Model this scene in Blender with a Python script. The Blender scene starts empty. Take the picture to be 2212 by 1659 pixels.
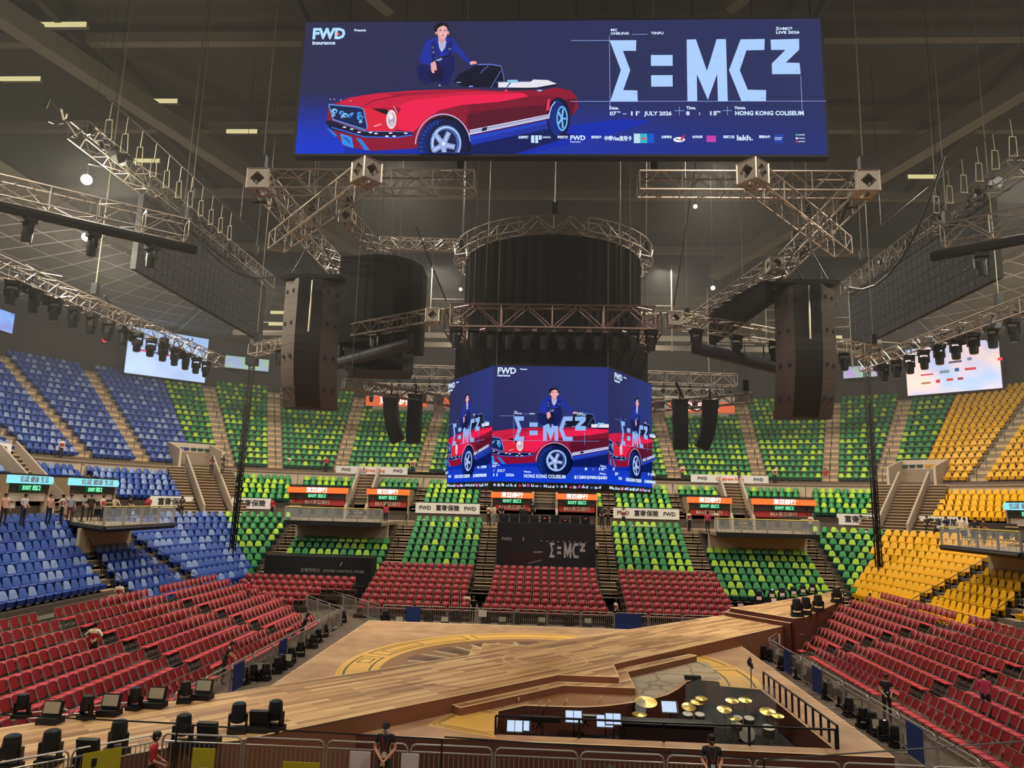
import bpy, bmesh, math, random
import numpy as np
from mathutils import Vector, Matrix
S = bpy.context.scene
COL = S.collection
R = math.radians
random.seed(7)
HAZE = .0014; HAZEZ = 9.2
EXPO = 0.0; WORLD = .22
HOUSE = [((x, y, 27), (x*1.1, y*1.05, 0), 2500, (1, .9, .77)) for x in (-26, -9, 9, 26) for y in (-24, 6, 24)] + \
        [((x, 33, 24.5), (x, 40, 9), 750, (1, .9, .76)) for x in (-24, -8, 8, 24)]+ [((-32, y, 24.5), (-41, y+2, 10), 700, (1, .95, .88)) for y in (0, 16)] + [((32, y, 24.5), (41, y+2, 10), 650, (1, .9, .76)) for y in (0, 16)]
# ---------------------------------------------------------------- camera
W0, H0, FPX = 2212.0, 1659.0, 1534.0
CAMPOS = Vector((-0.2, -32.5, 7.6)); PITCH, YAW, ROLL = R(9.45), R(2.85), R(1.5)
c_fw = Vector((-math.sin(YAW)*math.cos(PITCH), math.cos(YAW)*math.cos(PITCH), math.sin(PITCH)))
c_rt0 = Vector((math.cos(YAW), math.sin(YAW), 0)); c_up0 = c_rt0.cross(c_fw)
c_rt = c_rt0*math.cos(ROLL) + c_up0*math.sin(ROLL); c_up = -c_rt0*math.sin(ROLL) + c_up0*math.cos(ROLL)
camd = bpy.data.cameras.new('camera'); cam = bpy.data.objects.new('camera', camd); COL.objects.link(cam)
camd.sensor_width = 36; camd.lens = FPX/W0*36; camd.clip_end = 400; camd.clip_start = .05
mw = Matrix.Identity(4)
for i, v in enumerate((c_rt, c_up, -c_fw)):
    for j in range(3): mw[j][i] = v[j]
mw.translation = CAMPOS; cam.matrix_world = mw; S.camera = cam

def ray(x, y): return c_fw + c_rt*((x-W0/2)/FPX) - c_up*((y-H0/2)/FPX)
def onZ(x, y, z): d = ray(x, y); return CAMPOS + d*((z-CAMPOS.z)/d.z)
def onY(x, y, Y): d = ray(x, y); return CAMPOS + d*((Y-CAMPOS.y)/d.y)
def onX(x, y, X): d = ray(x, y); return CAMPOS + d*((X-CAMPOS.x)/d.x)
def proj(p):
    d = Vector(p)-CAMPOS; z = d.dot(c_fw)
    if z < .1: return (-9e9, -9e9, z)
    return (W0/2+FPX*d.dot(c_rt)/z, H0/2-FPX*d.dot(c_up)/z, z)

# ---------------------------------------------------------------- world, exposure
S.view_settings.view_transform = 'Standard'; S.view_settings.look = 'None'
S.view_settings.gamma = 1; S.view_settings.exposure = EXPO; S.view_settings.use_curve_mapping = False
S.cycles.max_bounces = 5; S.cycles.diffuse_bounces = 2; S.cycles.glossy_bounces = 2; S.cycles.transparent_max_bounces = 8
S.cycles.transmission_bounces = 3; S.cycles.volume_bounces = 0
S.cycles.use_denoising = True; S.cycles.adaptive_threshold = .03
S.cycles.volume_step_rate = 4; S.cycles.caustics_reflective = False; S.cycles.caustics_refractive = False
wd = bpy.data.worlds.new('world'); S.world = wd; wd.use_nodes = True
wd.node_tree.nodes['Background'].inputs[0].default_value = (.55, .53, .47, 1)
wd.node_tree.nodes['Background'].inputs[1].default_value = WORLD
# house lights hanging in the roof
def area(name, loc, size, power, col, aim=None, spread=None):
    l = bpy.data.lights.new(name, 'AREA'); l.shape = 'DISK'; l.size = size; l.energy = power; l.color = col
    if spread: l.spread = R(spread)
    o = bpy.data.objects.new(name, l); COL.objects.link(o); o.location = loc
    aim = Vector(aim) if aim else Vector((loc[0], loc[1], 0))
    o.rotation_euler = (aim-Vector(loc)).to_track_quat('-Z', 'Y').to_euler()
    return o
for p, aim, pw, col in HOUSE: area('house_light', p, 2.0, pw, col, aim)

# ---------------------------------------------------------------- materials
def s2l(c): return c/12.92 if c <= .04045 else ((c+.055)/1.055)**2.4
def hexc(h): h = h.lstrip('#'); return tuple(s2l(int(h[i:i+2], 16)/255) for i in (0, 2, 4))
MATS = {}
def mat(name, col, rough=.6, metal=0., emit=0., var=0., scale=3., bump=0., alpha=None, spec=.4, ecol=None):
    if name in MATS: return MATS[name]
    m = bpy.data.materials.new(name); m.use_nodes = True; nt = m.node_tree; b = nt.nodes['Principled BSDF']
    c = hexc(col) if isinstance(col, str) else col
    b.inputs['Base Color'].default_value = (*c, 1); b.inputs['Roughness'].default_value = rough; b.inputs['Metallic'].default_value = metal
    b.inputs['Specular IOR Level'].default_value = spec
    if emit:
        b.inputs['Emission Color'].default_value = (*(hexc(ecol) if ecol else c), 1); b.inputs['Emission Strength'].default_value = emit
        if not ecol: b.inputs['Base Color'].default_value = (.0, .0, .0, 1); b.inputs['Specular IOR Level'].default_value = 0; b.inputs['Roughness'].default_value = 1
    if var:
        tc = nt.nodes.new('ShaderNodeTexCoord'); n = nt.nodes.new('ShaderNodeTexNoise'); n.inputs['Scale'].default_value = scale; n.inputs['Detail'].default_value = 4
        nt.links.new(tc.outputs['Object'], n.inputs['Vector'])
        mx = nt.nodes.new('ShaderNodeMixRGB'); mx.blend_type = 'MIX'
        mx.inputs[1].default_value = (*[x*(1-var) for x in c], 1); mx.inputs[2].default_value = (*[min(1, x*(1+var)) for x in c], 1)
        nt.links.new(n.outputs['Fac'], mx.inputs[0]); nt.links.new(mx.outputs[0], b.inputs['Base Color'])
        if bump:
            bp = nt.nodes.new('ShaderNodeBump'); bp.inputs['Strength'].default_value = bump; nt.links.new(n.outputs['Fac'], bp.inputs['Height']); nt.links.new(bp.outputs[0], b.inputs['Normal'])
    if alpha is not None:
        b.inputs['Alpha'].default_value = alpha
    MATS[name] = m; return m
def emat(name, col, s=1.): return mat(name, col, emit=s)
BLACK = mat('black_paint', '#121315', .6, var=.25, scale=2)
BLKM = mat('black_metal', '#1c1b1c', .4, .3, var=.2)
DRAPE = mat('black_drape', '#101013', .95, var=.3, scale=1.5)
ALU = mat('aluminium', '#b8ad9f', .38, .75, var=.15, scale=6)
ALUD = mat('dull_aluminium', '#8f8378', .5, .5, var=.2, scale=5)
STEEL = mat('galvanised_steel', '#b4ada2', .4, .6, var=.15, scale=5)
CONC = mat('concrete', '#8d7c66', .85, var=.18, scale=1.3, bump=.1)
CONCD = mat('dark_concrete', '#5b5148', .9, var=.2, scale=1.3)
NOSE = mat('stair_nosing', '#d6bd8e', .7, var=.12, scale=4)
RISER = mat('stair_riser', '#4a3d30', .85, var=.2, scale=3)
BEIGE = mat('beige_wall', '#c0ae94', .8, var=.08, scale=1)
LIME = mat('lime_plastic', '#a0ca30', .4, var=.12, scale=.7)
GREEN = mat('green_plastic', '#358a44', .4, var=.12, scale=.7)
TEAL = mat('dark_green_plastic', '#0d4433', .45)
PALE = mat('pale_blue_plastic', '#7f92bd', .4, var=.1, scale=.7)
BLUE = mat('blue_plastic', '#3f599f', .4, var=.12, scale=.7)
NAVY = mat('royal_blue_plastic', '#1b3782', .45)
YEL = mat('yellow_plastic', '#e6ac10', .42, var=.1, scale=.7)
YEL2 = mat('yellow_pan_plastic', '#cf960c', .45)
REDC = mat('red_chair_plastic', '#92262f', .42, var=.14, scale=.8)
REDP = mat('red_seat_pad', '#bb323c', .45, var=.1, scale=.8)
FLOOR = mat('arena_floor', '#5a4a3c', .7, var=.25, scale=.5)
GLASS = mat('clear_glass', '#dfe8e4', .05, alpha=.14)

# ---------------------------------------------------------------- mesh builder
class MB:
    def __init__(s): s.v = []; s.f = []; s.m = []; s.mi = 0
    def add(s, vs, fs, M=None):
        n = len(s.v)
        s.v += [tuple(M @ Vector(v)) for v in vs] if M is not None else [tuple(v) for v in vs]
        s.f += [tuple(i+n for i in f) for f in fs]; s.m += [s.mi]*len(fs); return s
    def box(s, a, b, M=None):
        x0, y0, z0 = a; x1, y1, z1 = b
        return s.add([(x0,y0,z0),(x1,y0,z0),(x1,y1,z0),(x0,y1,z0),(x0,y0,z1),(x1,y0,z1),(x1,y1,z1),(x0,y1,z1)],
                     [(0,3,2,1),(4,5,6,7),(0,1,5,4),(1,2,6,5),(2,3,7,6),(3,0,4,7)], M)
    def cbox(s, c, d, M=None): return s.box([c[i]-d[i]/2 for i in range(3)], [c[i]+d[i]/2 for i in range(3)], M)
    def rod(s, a, b, r, n=5, r2=None, M=None):
        a, b = Vector(a), Vector(b); d = b-a
        if d.length < 1e-6: return s
        q = d.to_track_quat('Z', 'Y'); r2 = r if r2 is None else r2; vs = []
        for p, rr in ((a, r), (b, r2)):
            for i in range(n):
                t = 2*math.pi*i/n; vs.append(p + q @ Vector((rr*math.cos(t), rr*math.sin(t), 0)))
        fs = [(i, (i+1) % n, n+(i+1) % n, n+i) for i in range(n)] + [tuple(range(n-1, -1, -1)), tuple(range(n, 2*n))]
        return s.add(vs, fs, M)
    def path(s, pts, r, n=5):
        for a, b in zip(pts, pts[1:]): s.rod(a, b, r, n)
        return s
    def prism(s, poly, z0, z1, M=None):
        n = len(poly); vs = [(x, y, z0) for x, y in poly]+[(x, y, z1) for x, y in poly]
        return s.add(vs, [tuple(range(n-1, -1, -1)), tuple(range(n, 2*n))]+[(i, (i+1) % n, n+(i+1) % n, n+i) for i in range(n)], M)
    def lathe(s, prof, n=12, M=None):
        vs = [(r*math.cos(2*math.pi*i/n), r*math.sin(2*math.pi*i/n), z) for r, z in prof for i in range(n)]
        fs = [(k*n+i, k*n+(i+1) % n, (k+1)*n+(i+1) % n, (k+1)*n+i) for k in range(len(prof)-1) for i in range(n)]
        return s.add(vs, fs+[tuple(range(n-1, -1, -1)), tuple(range((len(prof)-1)*n, len(prof)*n))], M)
    def mesh(s, name, mats):
        me = bpy.data.meshes.new(name); me.from_pydata(s.v, [], s.f)
        for m in mats: me.materials.append(m)
        if len(mats) > 1: me.polygons.foreach_set('material_index', s.m)
        me.update(); return me
    def build(s, name, mats, parent=None, loc=None, rotz=None):
        mats = mats if isinstance(mats, (list, tuple)) else [mats]
        return link(name, s.mesh(name, mats), parent, loc, rotz)
def link(name, data, parent=None, loc=None, rotz=None):
    o = bpy.data.objects.new(name, data); COL.objects.link(o)
    if parent:
        o.parent = parent
        if isinstance(loc, str): o.matrix_parent_inverse = wmat(parent).inverted(); loc = None
    if loc is not None: o.location = loc
    if rotz is not None: o.rotation_euler = (0, 0, rotz)
    return o
def wmat(o):
    M = o.matrix_basis.copy()
    while o.parent is not None: M = o.parent.matrix_basis @ o.matrix_parent_inverse @ M; o = o.parent
    return M
def tag(o, label, cat, group=None, kind=None):
    if label: o['label'] = label
    if cat: o['category'] = cat
    if group: o['group'] = group
    if kind: o['kind'] = kind
    return o
def thing(name, label, cat, loc=(0,0,0), rotz=0, group=None):
    return tag(link(name, None, None, loc, rotz), label, cat, group)
def struct(name, mb, mats, label=None):
    o = mb.build(name, mats); o['kind'] = 'structure'
    if label: o['label'] = label
    return o
def dup(root, loc=None, rotz=None, label=None, group=None, name=None):
    r = root.copy(); COL.objects.link(r)
    if loc is not None: r.location = loc
    if rotz is not None: r.rotation_euler = (0, 0, rotz)
    if label: r['label'] = label
    if group: r['group'] = group
    for ch in root.children:
        c = ch.copy(); COL.objects.link(c); c.parent = r
        for g in ch.children:
            d = g.copy(); COL.objects.link(d); d.parent = c
    return r
TMP = bpy.data.scenes.new('workbench')
def baked(o):
    vl = TMP.view_layers[0]; vl.update(); dg = vl.depsgraph; dg.update()
    me = bpy.data.meshes.new_from_object(o.evaluated_get(dg)); return me
def text(s, size, m, M, parent=None, name='lettering', align='CENTER', fit=None, ext=.01, bold=0.):
    cu = bpy.data.curves.new(name, 'FONT'); cu.body = s; cu.size = size; cu.align_x = align; cu.align_y = 'CENTER'; cu.extrude = ext; cu.resolution_u = 2
    cu.offset = bold*size
    cu.materials.append(m); o = bpy.data.objects.new(name, cu); TMP.collection.objects.link(o)
    me = baked(o); bpy.data.objects.remove(o); sx = 1.
    if fit and len(me.vertices):
        xs = [v.co.x for v in me.vertices]; w = max(xs)-min(xs)
        if w > 1e-4: sx = fit/w
    o = bpy.data.objects.new(name, me); COL.objects.link(o)
    o.matrix_basis = M @ Matrix.Diagonal((sx, 1, 1, 1))
    if parent: o.parent = parent; o.matrix_parent_inverse = wmat(parent).inverted()
    return o
def frame_at(p, xdir, updir=(0, 0, 1)):
    x = Vector(xdir).normalized(); u = Vector(updir); z = x.cross(u).normalized(); u = z.cross(x)
    M = Matrix.Identity(4)
    for i, v in enumerate((x, u, z)):
        for j in range(3): M[j][i] = v[j]
    M.translation = Vector(p); return M

# ================================================================ the stands
SIDES = [('far', 0.), ('blue', math.pi/2), ('yellow', -math.pi/2)]
def rot(k, p):
    x, y, z = p
    return (x, y, z) if k == 0 else ((-y, x, z) if k == 1 else (y, -x, z))
def pos(s, y, c):
    "point at arc position s on the row with offset y; arcs are centred on (+-c, c)"
    if c is None or abs(s) <= c: return (s, y, 0.)
    g = 1 if s > 0 else -1; ph = (abs(s)-c)/(y-c)
    return (g*(c+(y-c)*math.sin(ph)), c+(y-c)*math.cos(ph), g*ph)
def s_of(u, y, c, K=20.):
    "arc position of the aisle u: straight part u = x, arc part by angle (|u|-c)/K"
    if c is None or abs(u) <= c: return u
    return (1 if u > 0 else -1)*(c+(y-c)*(abs(u)-c)/K)
def s_end(y, c):
    if c is None: return 22.1
    return c+(y-c)*math.pi/4
def line(y, z, c, n=9, k=0, s0=None, s1=None):
    e = s_end(y, c); s0 = -e if s0 is None else s0; s1 = e if s1 is None else s1
    ss = sorted(set([s0, s1]+[s for s in [-c, c] if s0 < s < s1]+[s0+(s1-s0)*i/(4*n) for i in range(4*n+1)]))
    return [rot(k, (*pos(s, y, c)[:2], z)) for s in ss]
def strip(mb, a, b):
    n = len(mb.v); mb.v += a+b; m = len(a)
    for i in range(m-1): mb.f.append((n+i, n+i+1, n+m+i+1, n+m+i)); mb.m.append(mb.mi)
LIMX = {0: 22.2, 1: 14.6, 2: 14.6}
def stripn(mb, y0, z0, y1, z1, c, k, c1=-1):
    "quads between two offset curves (same sampling by angle)"
    c1 = c if c1 == -1 else c1; N = 14; A = []; B = []
    def samp(y, cc, z):
        o = []
        for i in range(-N, N+1):
            if cc is None and k and y < 30.05: o.append(rot(k, (18*i/14 if (i < 0) == (k == 1) else 14.6*i/14, y, z)))
            elif abs(i) <= 4: o.append(rot(k, (18*i/4, y, z)))
            elif cc is None: o.append(rot(k, ((1 if i > 0 else -1)*(18+((LIMX[0] if y < 30.05 else y)-18)*(abs(i)-4)/(N-4)), y, z)))
            else:
                ph = (abs(i)-4)/(N-4)*math.pi/4; g = 1 if i > 0 else -1
                o.append(rot(k, (g*(cc+(y-cc)*math.sin(ph)), cc+(y-cc)*math.cos(ph), z)))
        return o
    strip(mb, samp(y0, c, z0), samp(y1, c1, z1))
SEATS = []   # (kindkey, shade, x, y, z, rotz, dist, tier, block)
AISLES = []
CL, CU = None, 18.
LOW = dict(c=CL, y0=21.3, dy=.8, z0=.9, dz=.45, n=11)
MID = dict(c=CU, y0=34.2, dy=.72, z0=7.0, dz=.45, n=5)
UPP = dict(c=CU, y0=39.2, dy=.85, z0=10.3, dz=.62, n=16)
A_LOW = [(-21.5, .65), (-12.1, .7), (-4.8, .7), (4.8, .7), (12.1, .7), (21.5, .65)]
A_LOWS = [(-14.0, .6), (-6.9, .65), (3.6, .65), (14, .6)]
def flip(A): return [(-u, h) for u, h in A][::-1]
SHM, SHU = 2.0, 1.6
A_MID = [(-24.65, .55), (-12.1, .5), (-5.8, .6), (5.8, .6), (12.1, .5), (24.65, .55)]
A_UPP = [(-30.9, .7), (-26.7, .7), (-20.83, .7), (-12.7, .7), (-4.6, .7), (4.6, .7), (12.7, .7), (20.83, .7), (26.7, .7), (30.9, .7)]
EXITS = [(-24.1, -18.7), (-16.6, -12.9), (-5.0, -1.4), (1.0, 4.5), (12.9, 16.6), (18.7, 24.1)]
def aislecut(k, tier, i, T, aisles):
    y = T['y0']+T['dy']*(i+.55); c = T['c']; e = s_end(y, c)-.03
    cuts = []
    for u, hw in aisles:
        s = s_of(u, y, c)
        if tier == 'low' and k and abs(abs(u)-6.9) < .01: s = (6.9+max(0, y-24.4)*.85)*(1 if u > 0 else -1)
        cuts.append((s-hw, s+hw))
    return y, c, e, sorted(cuts)
BALC = {0: [(-21.2, -12.4), (12.4, 21.2)], 1: [(7.5, 13.4)], 2: [(-13.4, -7.5)]}
STW = {0: [(-18.7, -16.6), (-1.4, 1.0), (16.6, 18.7)], 1: [(16.6-SHM, 18.7-SHM)], 2: [(-18.7+SHM, -16.6+SHM)]}
def exits(k):
    if k == 0: return EXITS
    d = -SHM if k == 1 else SHM
    return [(a+d, b+d) for a, b in EXITS if (a > 5)*(k == 1) + (b < -5)*(k == 2)]
def blocked(k, tier, i, s, y):
    a = abs(s)
    if tier == 'low':
        g = s if k == 1 else -s
        if (a < 12.2 if k == 0 else g < 6.9) and i < 3: return True
        if k == 0 and a < 4.2: return True
        if any(b0 < s < b1 for b0, b1 in BALC[k]) and i > 6 and not (k and abs(s) < 6.9+(y-24.4)*.85): return True
        if k == 0 and -21.2 < s < -12.3 and i < 2: return True
    if tier == 'mid':
        for e0, e1 in exits(k):
            if e0-.2 < s < e1+.2 and i < 3: return True
        for e0, e1 in STW[k]:
            if e0-.1 < s < e1+.1: return True
        if a > s_end(y, CU)-2.6: return True
    if tier == 'upp':
        if k == 0 and a < 20.9 and i >= 12: return True
        if i < 2 and a > s_end(y, CU)-2.2: return True
        if k and abs(s) < 0: return True
    return False
def seats_for(k, tier, T, aisles, pitch=.6):
    for i in range(T['n']):
        y, c, e, cuts = aislecut(k, tier, i, T, aisles)
        if tier == 'low' and k: e = 14.5
        z = T['z0']+T['dz']*i
        edges = [-e]+[v for cu in cuts for v in cu]+[e]
        for b in range(0, len(edges), 2):
            a0, a1 = edges[b], edges[b+1]; n = int((a1-a0)/pitch)
            if n < 1: continue
            for j in range(n):
                s = a0+(a1-a0)*(j+.5)/n
                if blocked(k, tier, i, s, y): continue
                x, yy, ph = pos(s, y, c); p = rot(k, (x, yy, z))
                sx, sy, sz = proj(p)
                if sz < 1 or sx < -90 or sx > W0+90 or sy > H0+60: continue
                rz = -ph+(0, math.pi/2, -math.pi/2)[k]
                r = random.random()
                sh = 0 if r < .36 else 1
                SEATS.append((k, sh, p[0], p[1], p[2], rz, sz, tier, b//2, i))
def AL(k): return A_LOW if k == 0 else (flip(A_LOWS) if k == 1 else A_LOWS)
def AM(k): return A_MID if k == 0 else [((u-SHM if u > 0 else u) if k == 1 else (u+SHM if u < 0 else u), h) for u, h in A_MID]
SIDEU = [(4.6, .7), (12.4, .7), (19.0, .7), (24.6, .7), (29.4, .7)]
def AU(k):
    if k == 0: return A_UPP
    P_ = SIDEU if k == 1 else flip(SIDEU); N_ = [(-4.6, .7), (-12.7, .7)] if k == 1 else [(4.6, .7), (12.7, .7)]
    return sorted(P_+N_)
def AU_old(k): return A_UPP if k == 0 else [((u-SHU if u > 0 else u) if k == 1 else (u+SHU if u < 0 else u), h) for u, h in A_UPP]
for k in range(3):
    seats_for(k, 'low', LOW, AL(k)); seats_for(k, 'mid', MID, AM(k)); seats_for(k, 'upp', UPP, AU(k))

XE, YE = 22.2, 14.6
def ell_pt(sg, y, t): return (sg*(XE+max(.15, y-XE)*math.sin(t)), YE+(y-YE)*math.cos(t))
for sg in (-1, 1):
    for i in range(11):
        y = LOW['y0']+LOW['dy']*(i+.55); z = LOW['z0']+LOW['dz']*i
        ts = [math.pi/2*j/200 for j in range(201)]; pts = [ell_pt(sg, y, t) for t in ts]; cum = [0]
        for a, b in zip(pts, pts[1:]): cum.append(cum[-1]+math.hypot(b[0]-a[0], b[1]-a[1]))
        n = int((cum[-1]-.3)/.7); q = 0
        for j in range(n):
            d = .15+(cum[-1]-.3)*(j+.5)/n
            while cum[q+1] < d: q += 1
            x, yy = pts[q]; dx, dy = pts[q+1][0]-pts[q][0], pts[q+1][1]-pts[q][1]
            rz = math.atan2(dy, dx) if sg > 0 else math.atan2(-dy, -dx)
            rz = rz*.75
            kk = 0 if yy > abs(x)-.3 else (1 if sg < 0 else 2)
            SEATS.append((kk, 0 if random.random() < .36 else 1, x, yy, z, rz, proj((x, yy, z))[2], 'low', 7, i))
    b = MB(); y = LOW['y0']; z = LOW['z0']; ts = [math.pi/2*j/16 for j in range(17)]
    for i in range(11):
        A = [(*ell_pt(sg, y, t), z-.45) for t in ts]; B_ = [(*ell_pt(sg, y, t), z) for t in ts]; C_ = [(*ell_pt(sg, y+.8, t), z) for t in ts]
        strip(b, A, B_); strip(b, B_, C_); y += .8; z += .45
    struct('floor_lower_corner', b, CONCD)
    A = [(*ell_pt(sg, 30.1, t), 5.7) for t in ts]; B_ = [(sg*30.15, 30.15, 5.7)]*17; b = MB(); strip(b, A, B_); A2 = [(*ell_pt(sg, 30.1, t), 5.3) for t in ts]; strip(b, A2, A); struct('floor_concourse_corner', b, CONC)
    b = MB(); A = [(*ell_pt(sg, 21.35, t), 0) for t in ts]; B_ = [(*ell_pt(sg, 21.35, t), .9) for t in ts]; strip(b, A, B_); struct('wall_arena_corner', b, BLACK)
def terrace(k, T, name, mat_):
    mb = MB(); c = T['c']; y = T['y0']; z = T['z0']
    for i in range(T['n']):
        stripn(mb, y, z, y+T['dy'], z, c, k)
        stripn(mb, y, z-T['dz'], y, z, c, k)
        y += T['dy']; z += T['dz']
    return struct(name, mb, mat_)
nm = ['far', 'blue_side', 'yellow_side']
for k in range(3):
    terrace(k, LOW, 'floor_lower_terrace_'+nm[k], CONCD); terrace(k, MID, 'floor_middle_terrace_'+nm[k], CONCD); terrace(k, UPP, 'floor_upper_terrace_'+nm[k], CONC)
    mb = MB(); stripn(mb, 21.3, 0, 21.3, .9, CL, k); struct('wall_arena_'+nm[k], mb, BLACK)
    mb = MB(); stripn(mb, 30.1, 5.7, 34.2, 5.7, CL, k, CU); stripn(mb, 30.1, 5.3, 30.1, 5.7, CL, k); struct('floor_concourse_'+nm[k], mb, CONC)
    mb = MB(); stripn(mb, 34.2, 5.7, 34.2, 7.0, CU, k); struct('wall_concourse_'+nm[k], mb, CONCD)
    mb = MB(); stripn(mb, 37.8, 8.8, 37.8, 9.86, CU, k); struct('wall_walkway_'+nm[k], mb, BEIGE)
    mb = MB(); stripn(mb, 37.8, 10.0, 39.2, 10.0, CU, k); stripn(mb, 37.7, 9.86, 37.7, 10.04, CU, k); stripn(mb, 37.7, 10.04, 37.9, 10.04, CU, k); stripn(mb, 39.2, 10, 39.2, 10.3, CU, k); struct('floor_walkway_'+nm[k], mb, CONC)
    mb = MB(); stripn(mb, 52.8, 19.0, 52.8, 26.5, CU, k); struct('wall_back_'+nm[k], mb, mat('dark_wall', '#373631', .9, var=.15, scale=.4))
# ---- floor, ceiling
mb = MB(); mb.box((-60, -60, -.3), (60, 60, 0)); struct('floor', mb, FLOOR)
ROOF = mat('roof_dark', '#38372f', .95, var=.35, scale=.25)
mb = MB(); mb.box((-62, -62, 33.5), (62, 62, 34)); struct('ceiling', mb, ROOF)
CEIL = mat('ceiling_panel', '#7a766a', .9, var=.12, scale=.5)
def box_on(k, mb, x0, x1, y0, y1, z0, z1):
    a = rot(k, (x0, y0, z0)); b = rot(k, (x1, y1, z1))
    mb.box([min(a[i], b[i]) for i in range(3)], [max(a[i], b[i]) for i in range(3)])
for k in range(3):
    mb = MB(); stripn(mb, 34, 27.5, 53, 25.2, CU, k); struct('ceiling_soffit_'+nm[k], mb, CEIL if k else mat('ceiling_panel_shaded', '#55534a', .9, var=.2, scale=.4))  # far soffit is the same panel with shade put into its colour
    mb = MB()
    for j in range(7):
        y = 36+j*2.6; z = 27.5-(y-34)*.121
        for i in range(1):
            pts = line(y, z-.06, CU, 9, k); q = line(y+.22, z-.08, CU, 9, k); 
            if len(pts) == len(q): strip(mb, pts, q)
    for i in range(-18, 19):
        u = i*1.9
        pa = rot(k, (*pos(s_of(u, 35, CU), 35, CU)[:2], 27.32)); pb = rot(k, (*pos(s_of(u, 52, CU), 52, CU)[:2], 25.26))
        mb.rod(pa, pb, .06, 4)
    struct('trim_ceiling_grid_'+nm[k], mb, mat('ceiling_grid', '#cfcac4', .6) if k else mat('ceiling_grid_shaded', '#77736a', .7))  # far grid is a darker copy too, dimmer light painted in
# ---- aisle stairs
STB = mat('aisle_step_beige', '#cdb184', .75, var=.12, scale=2)
def stairs(k, T, aisles, tier):
    for ai, (u, hw) in enumerate(aisles):
        K = 20.
        mb = MB(); rl = MB()
        rows = list(range(T['n']))
        if tier == 'low' and abs(u) < 13: rows = rows[1:]
        if tier == 'upp' and k == 0 and abs(u) < 20: rows = rows[:12]
        if not any(-60 < proj(rot(k, (*pos(s_of(u, T['y0']+T['dy']*i, T['c'], K), T['y0']+T['dy']*i, T['c'])[:2], T['z0']+T['dz']*i)))[0] < W0+60 for i in rows): continue
        prev = None
        for i in rows:
            for h in (0, 1):
                y = T['y0']+T['dy']*(i+h*.5); z1 = T['z0']+T['dz']*(i-.5+h*.5)
                s = s_of(u, y, T['c'], K)
                if tier == 'low' and k and abs(abs(u)-6.9) < .01: s = (6.9+max(0, y-24.4)*.85)*(1 if u > 0 else -1)
                x, yy, ph = pos(s, y, T['c'])
                M = Matrix.Translation(rot(k, (x, yy, 0))) @ Matrix.Rotation(-ph+(0, math.pi/2, -math.pi/2)[k], 4, 'Z')
                d = T['dy']/2
                mb.mi = 1; mb.box((-hw, 0, z1-.02-T['dz']*.55), (hw, d+.02, z1-.05), M)
                mb.mi = 0; mb.box((-hw, -.05, z1-.055), (hw, d, z1+.015), M)
                if tier == 'upp': mb.box((-hw, -.03, z1-.2), (hw, .0, z1-.05), M)  # dark strip left below each plate paints in the shade under the nosing
            if i % 2 == 0:
                rl.rod(M @ Vector((0, 0, z1)), M @ Vector((0, 0, z1+.95)), .03, 4)
                top = M @ Vector((0, 0, z1+.95))
                if prev is not None and (i % 6 or tier != 'upp'): rl.rod(prev, top, .025, 4)
                elif prev is not None: rl.rod(prev, top, .012, 3)
                prev = top
        o = struct('aisle_steps_'+nm[k], mb, [STB, RISER])
        if not rl.v: continue
        h = rl.build('aisle_handrail', BLKM)
        wh = {'low': 'lower', 'mid': 'middle', 'upp': 'upper'}[tier]
        tag(h, f'black aisle handrail, {ordn(ai)} aisle from the left in {wh} {["green","blue","yellow"][k]} stand' , 'handrail', 'aisle handrails')
ORD = ['first', 'second', 'third', 'fourth', 'fifth', 'sixth', 'seventh', 'eighth', 'ninth', 'tenth', 'eleventh', 'twelfth', 'thirteenth', 'fourteenth', 'fifteenth', 'sixteenth', 'seventeenth', 'eighteenth', 'nineteenth', 'twentieth']
def ordn(i): return ORD[i] if i < 20 else 'next after %d' % i
for k in range(3): stairs(k, LOW, AL(k), 'low'); stairs(k, MID, AM(k), 'mid'); stairs(k, UPP, AU(k), 'upp')

# ---- seats
def seat_parts(mats_back, mats_pan):
    b = MB(); sec = [(0.00, .40, .262), (.04, .54, .252), (.09, .70, .21), (.13, .80, .16), (.15, .84, .10)]
    for (y0, z0, w0), (y1, z1, w1) in zip(sec, sec[1:]):
        b.add([(-w0, y0, z0), (w0, y0, z0), (w1, y1, z1), (-w1, y1, z1), (-w0, y0+.05, z0), (w0, y0+.05, z0), (w1, y1+.05, z1), (-w1, y1+.05, z1)],
              [(0, 1, 2, 3), (5, 4, 7, 6), (0, 3, 7, 4), (1, 5, 6, 2)])
    b.add([(-.1, .15, .84), (.1, .15, .84), (.1, .2, .84), (-.1, .2, .84)], [(0, 1, 2, 3)])
    p = MB(); sp = [(.04, .43, .265), (-.14, .41, .275), (-.32, .43, .265), (-.37, .40, .235)]
    for (y0, z0, w0), (y1, z1, w1) in zip(sp, sp[1:]):
        p.add([(-w0, y0, z0), (w0, y0, z0), (w1, y1, z1), (-w1, y1, z1), (-w0, y0, z0-.06), (w0, y0, z0-.06), (w1, y1, z1-.06), (-w1, y1, z1-.06)],
              [(0, 3, 2, 1), (4, 5, 6, 7), (0, 4, 7, 3), (1, 2, 6, 5)])
    p.add([(-.26, -.37, .40), (.26, -.37, .40), (.24, -.33, .16), (-.24, -.33, .16)], [(0, 3, 2, 1)])
    p.box((-.285, -.02, .12), (.285, .03, .44))
    g = MB(); g.box((-.04, -.12, 0), (.04, .02, .36)); g.box((-.1, -.2, .0), (.1, .06, .03))
    return b, p, g
SB, SP, SG = seat_parts(0, 0)
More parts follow.
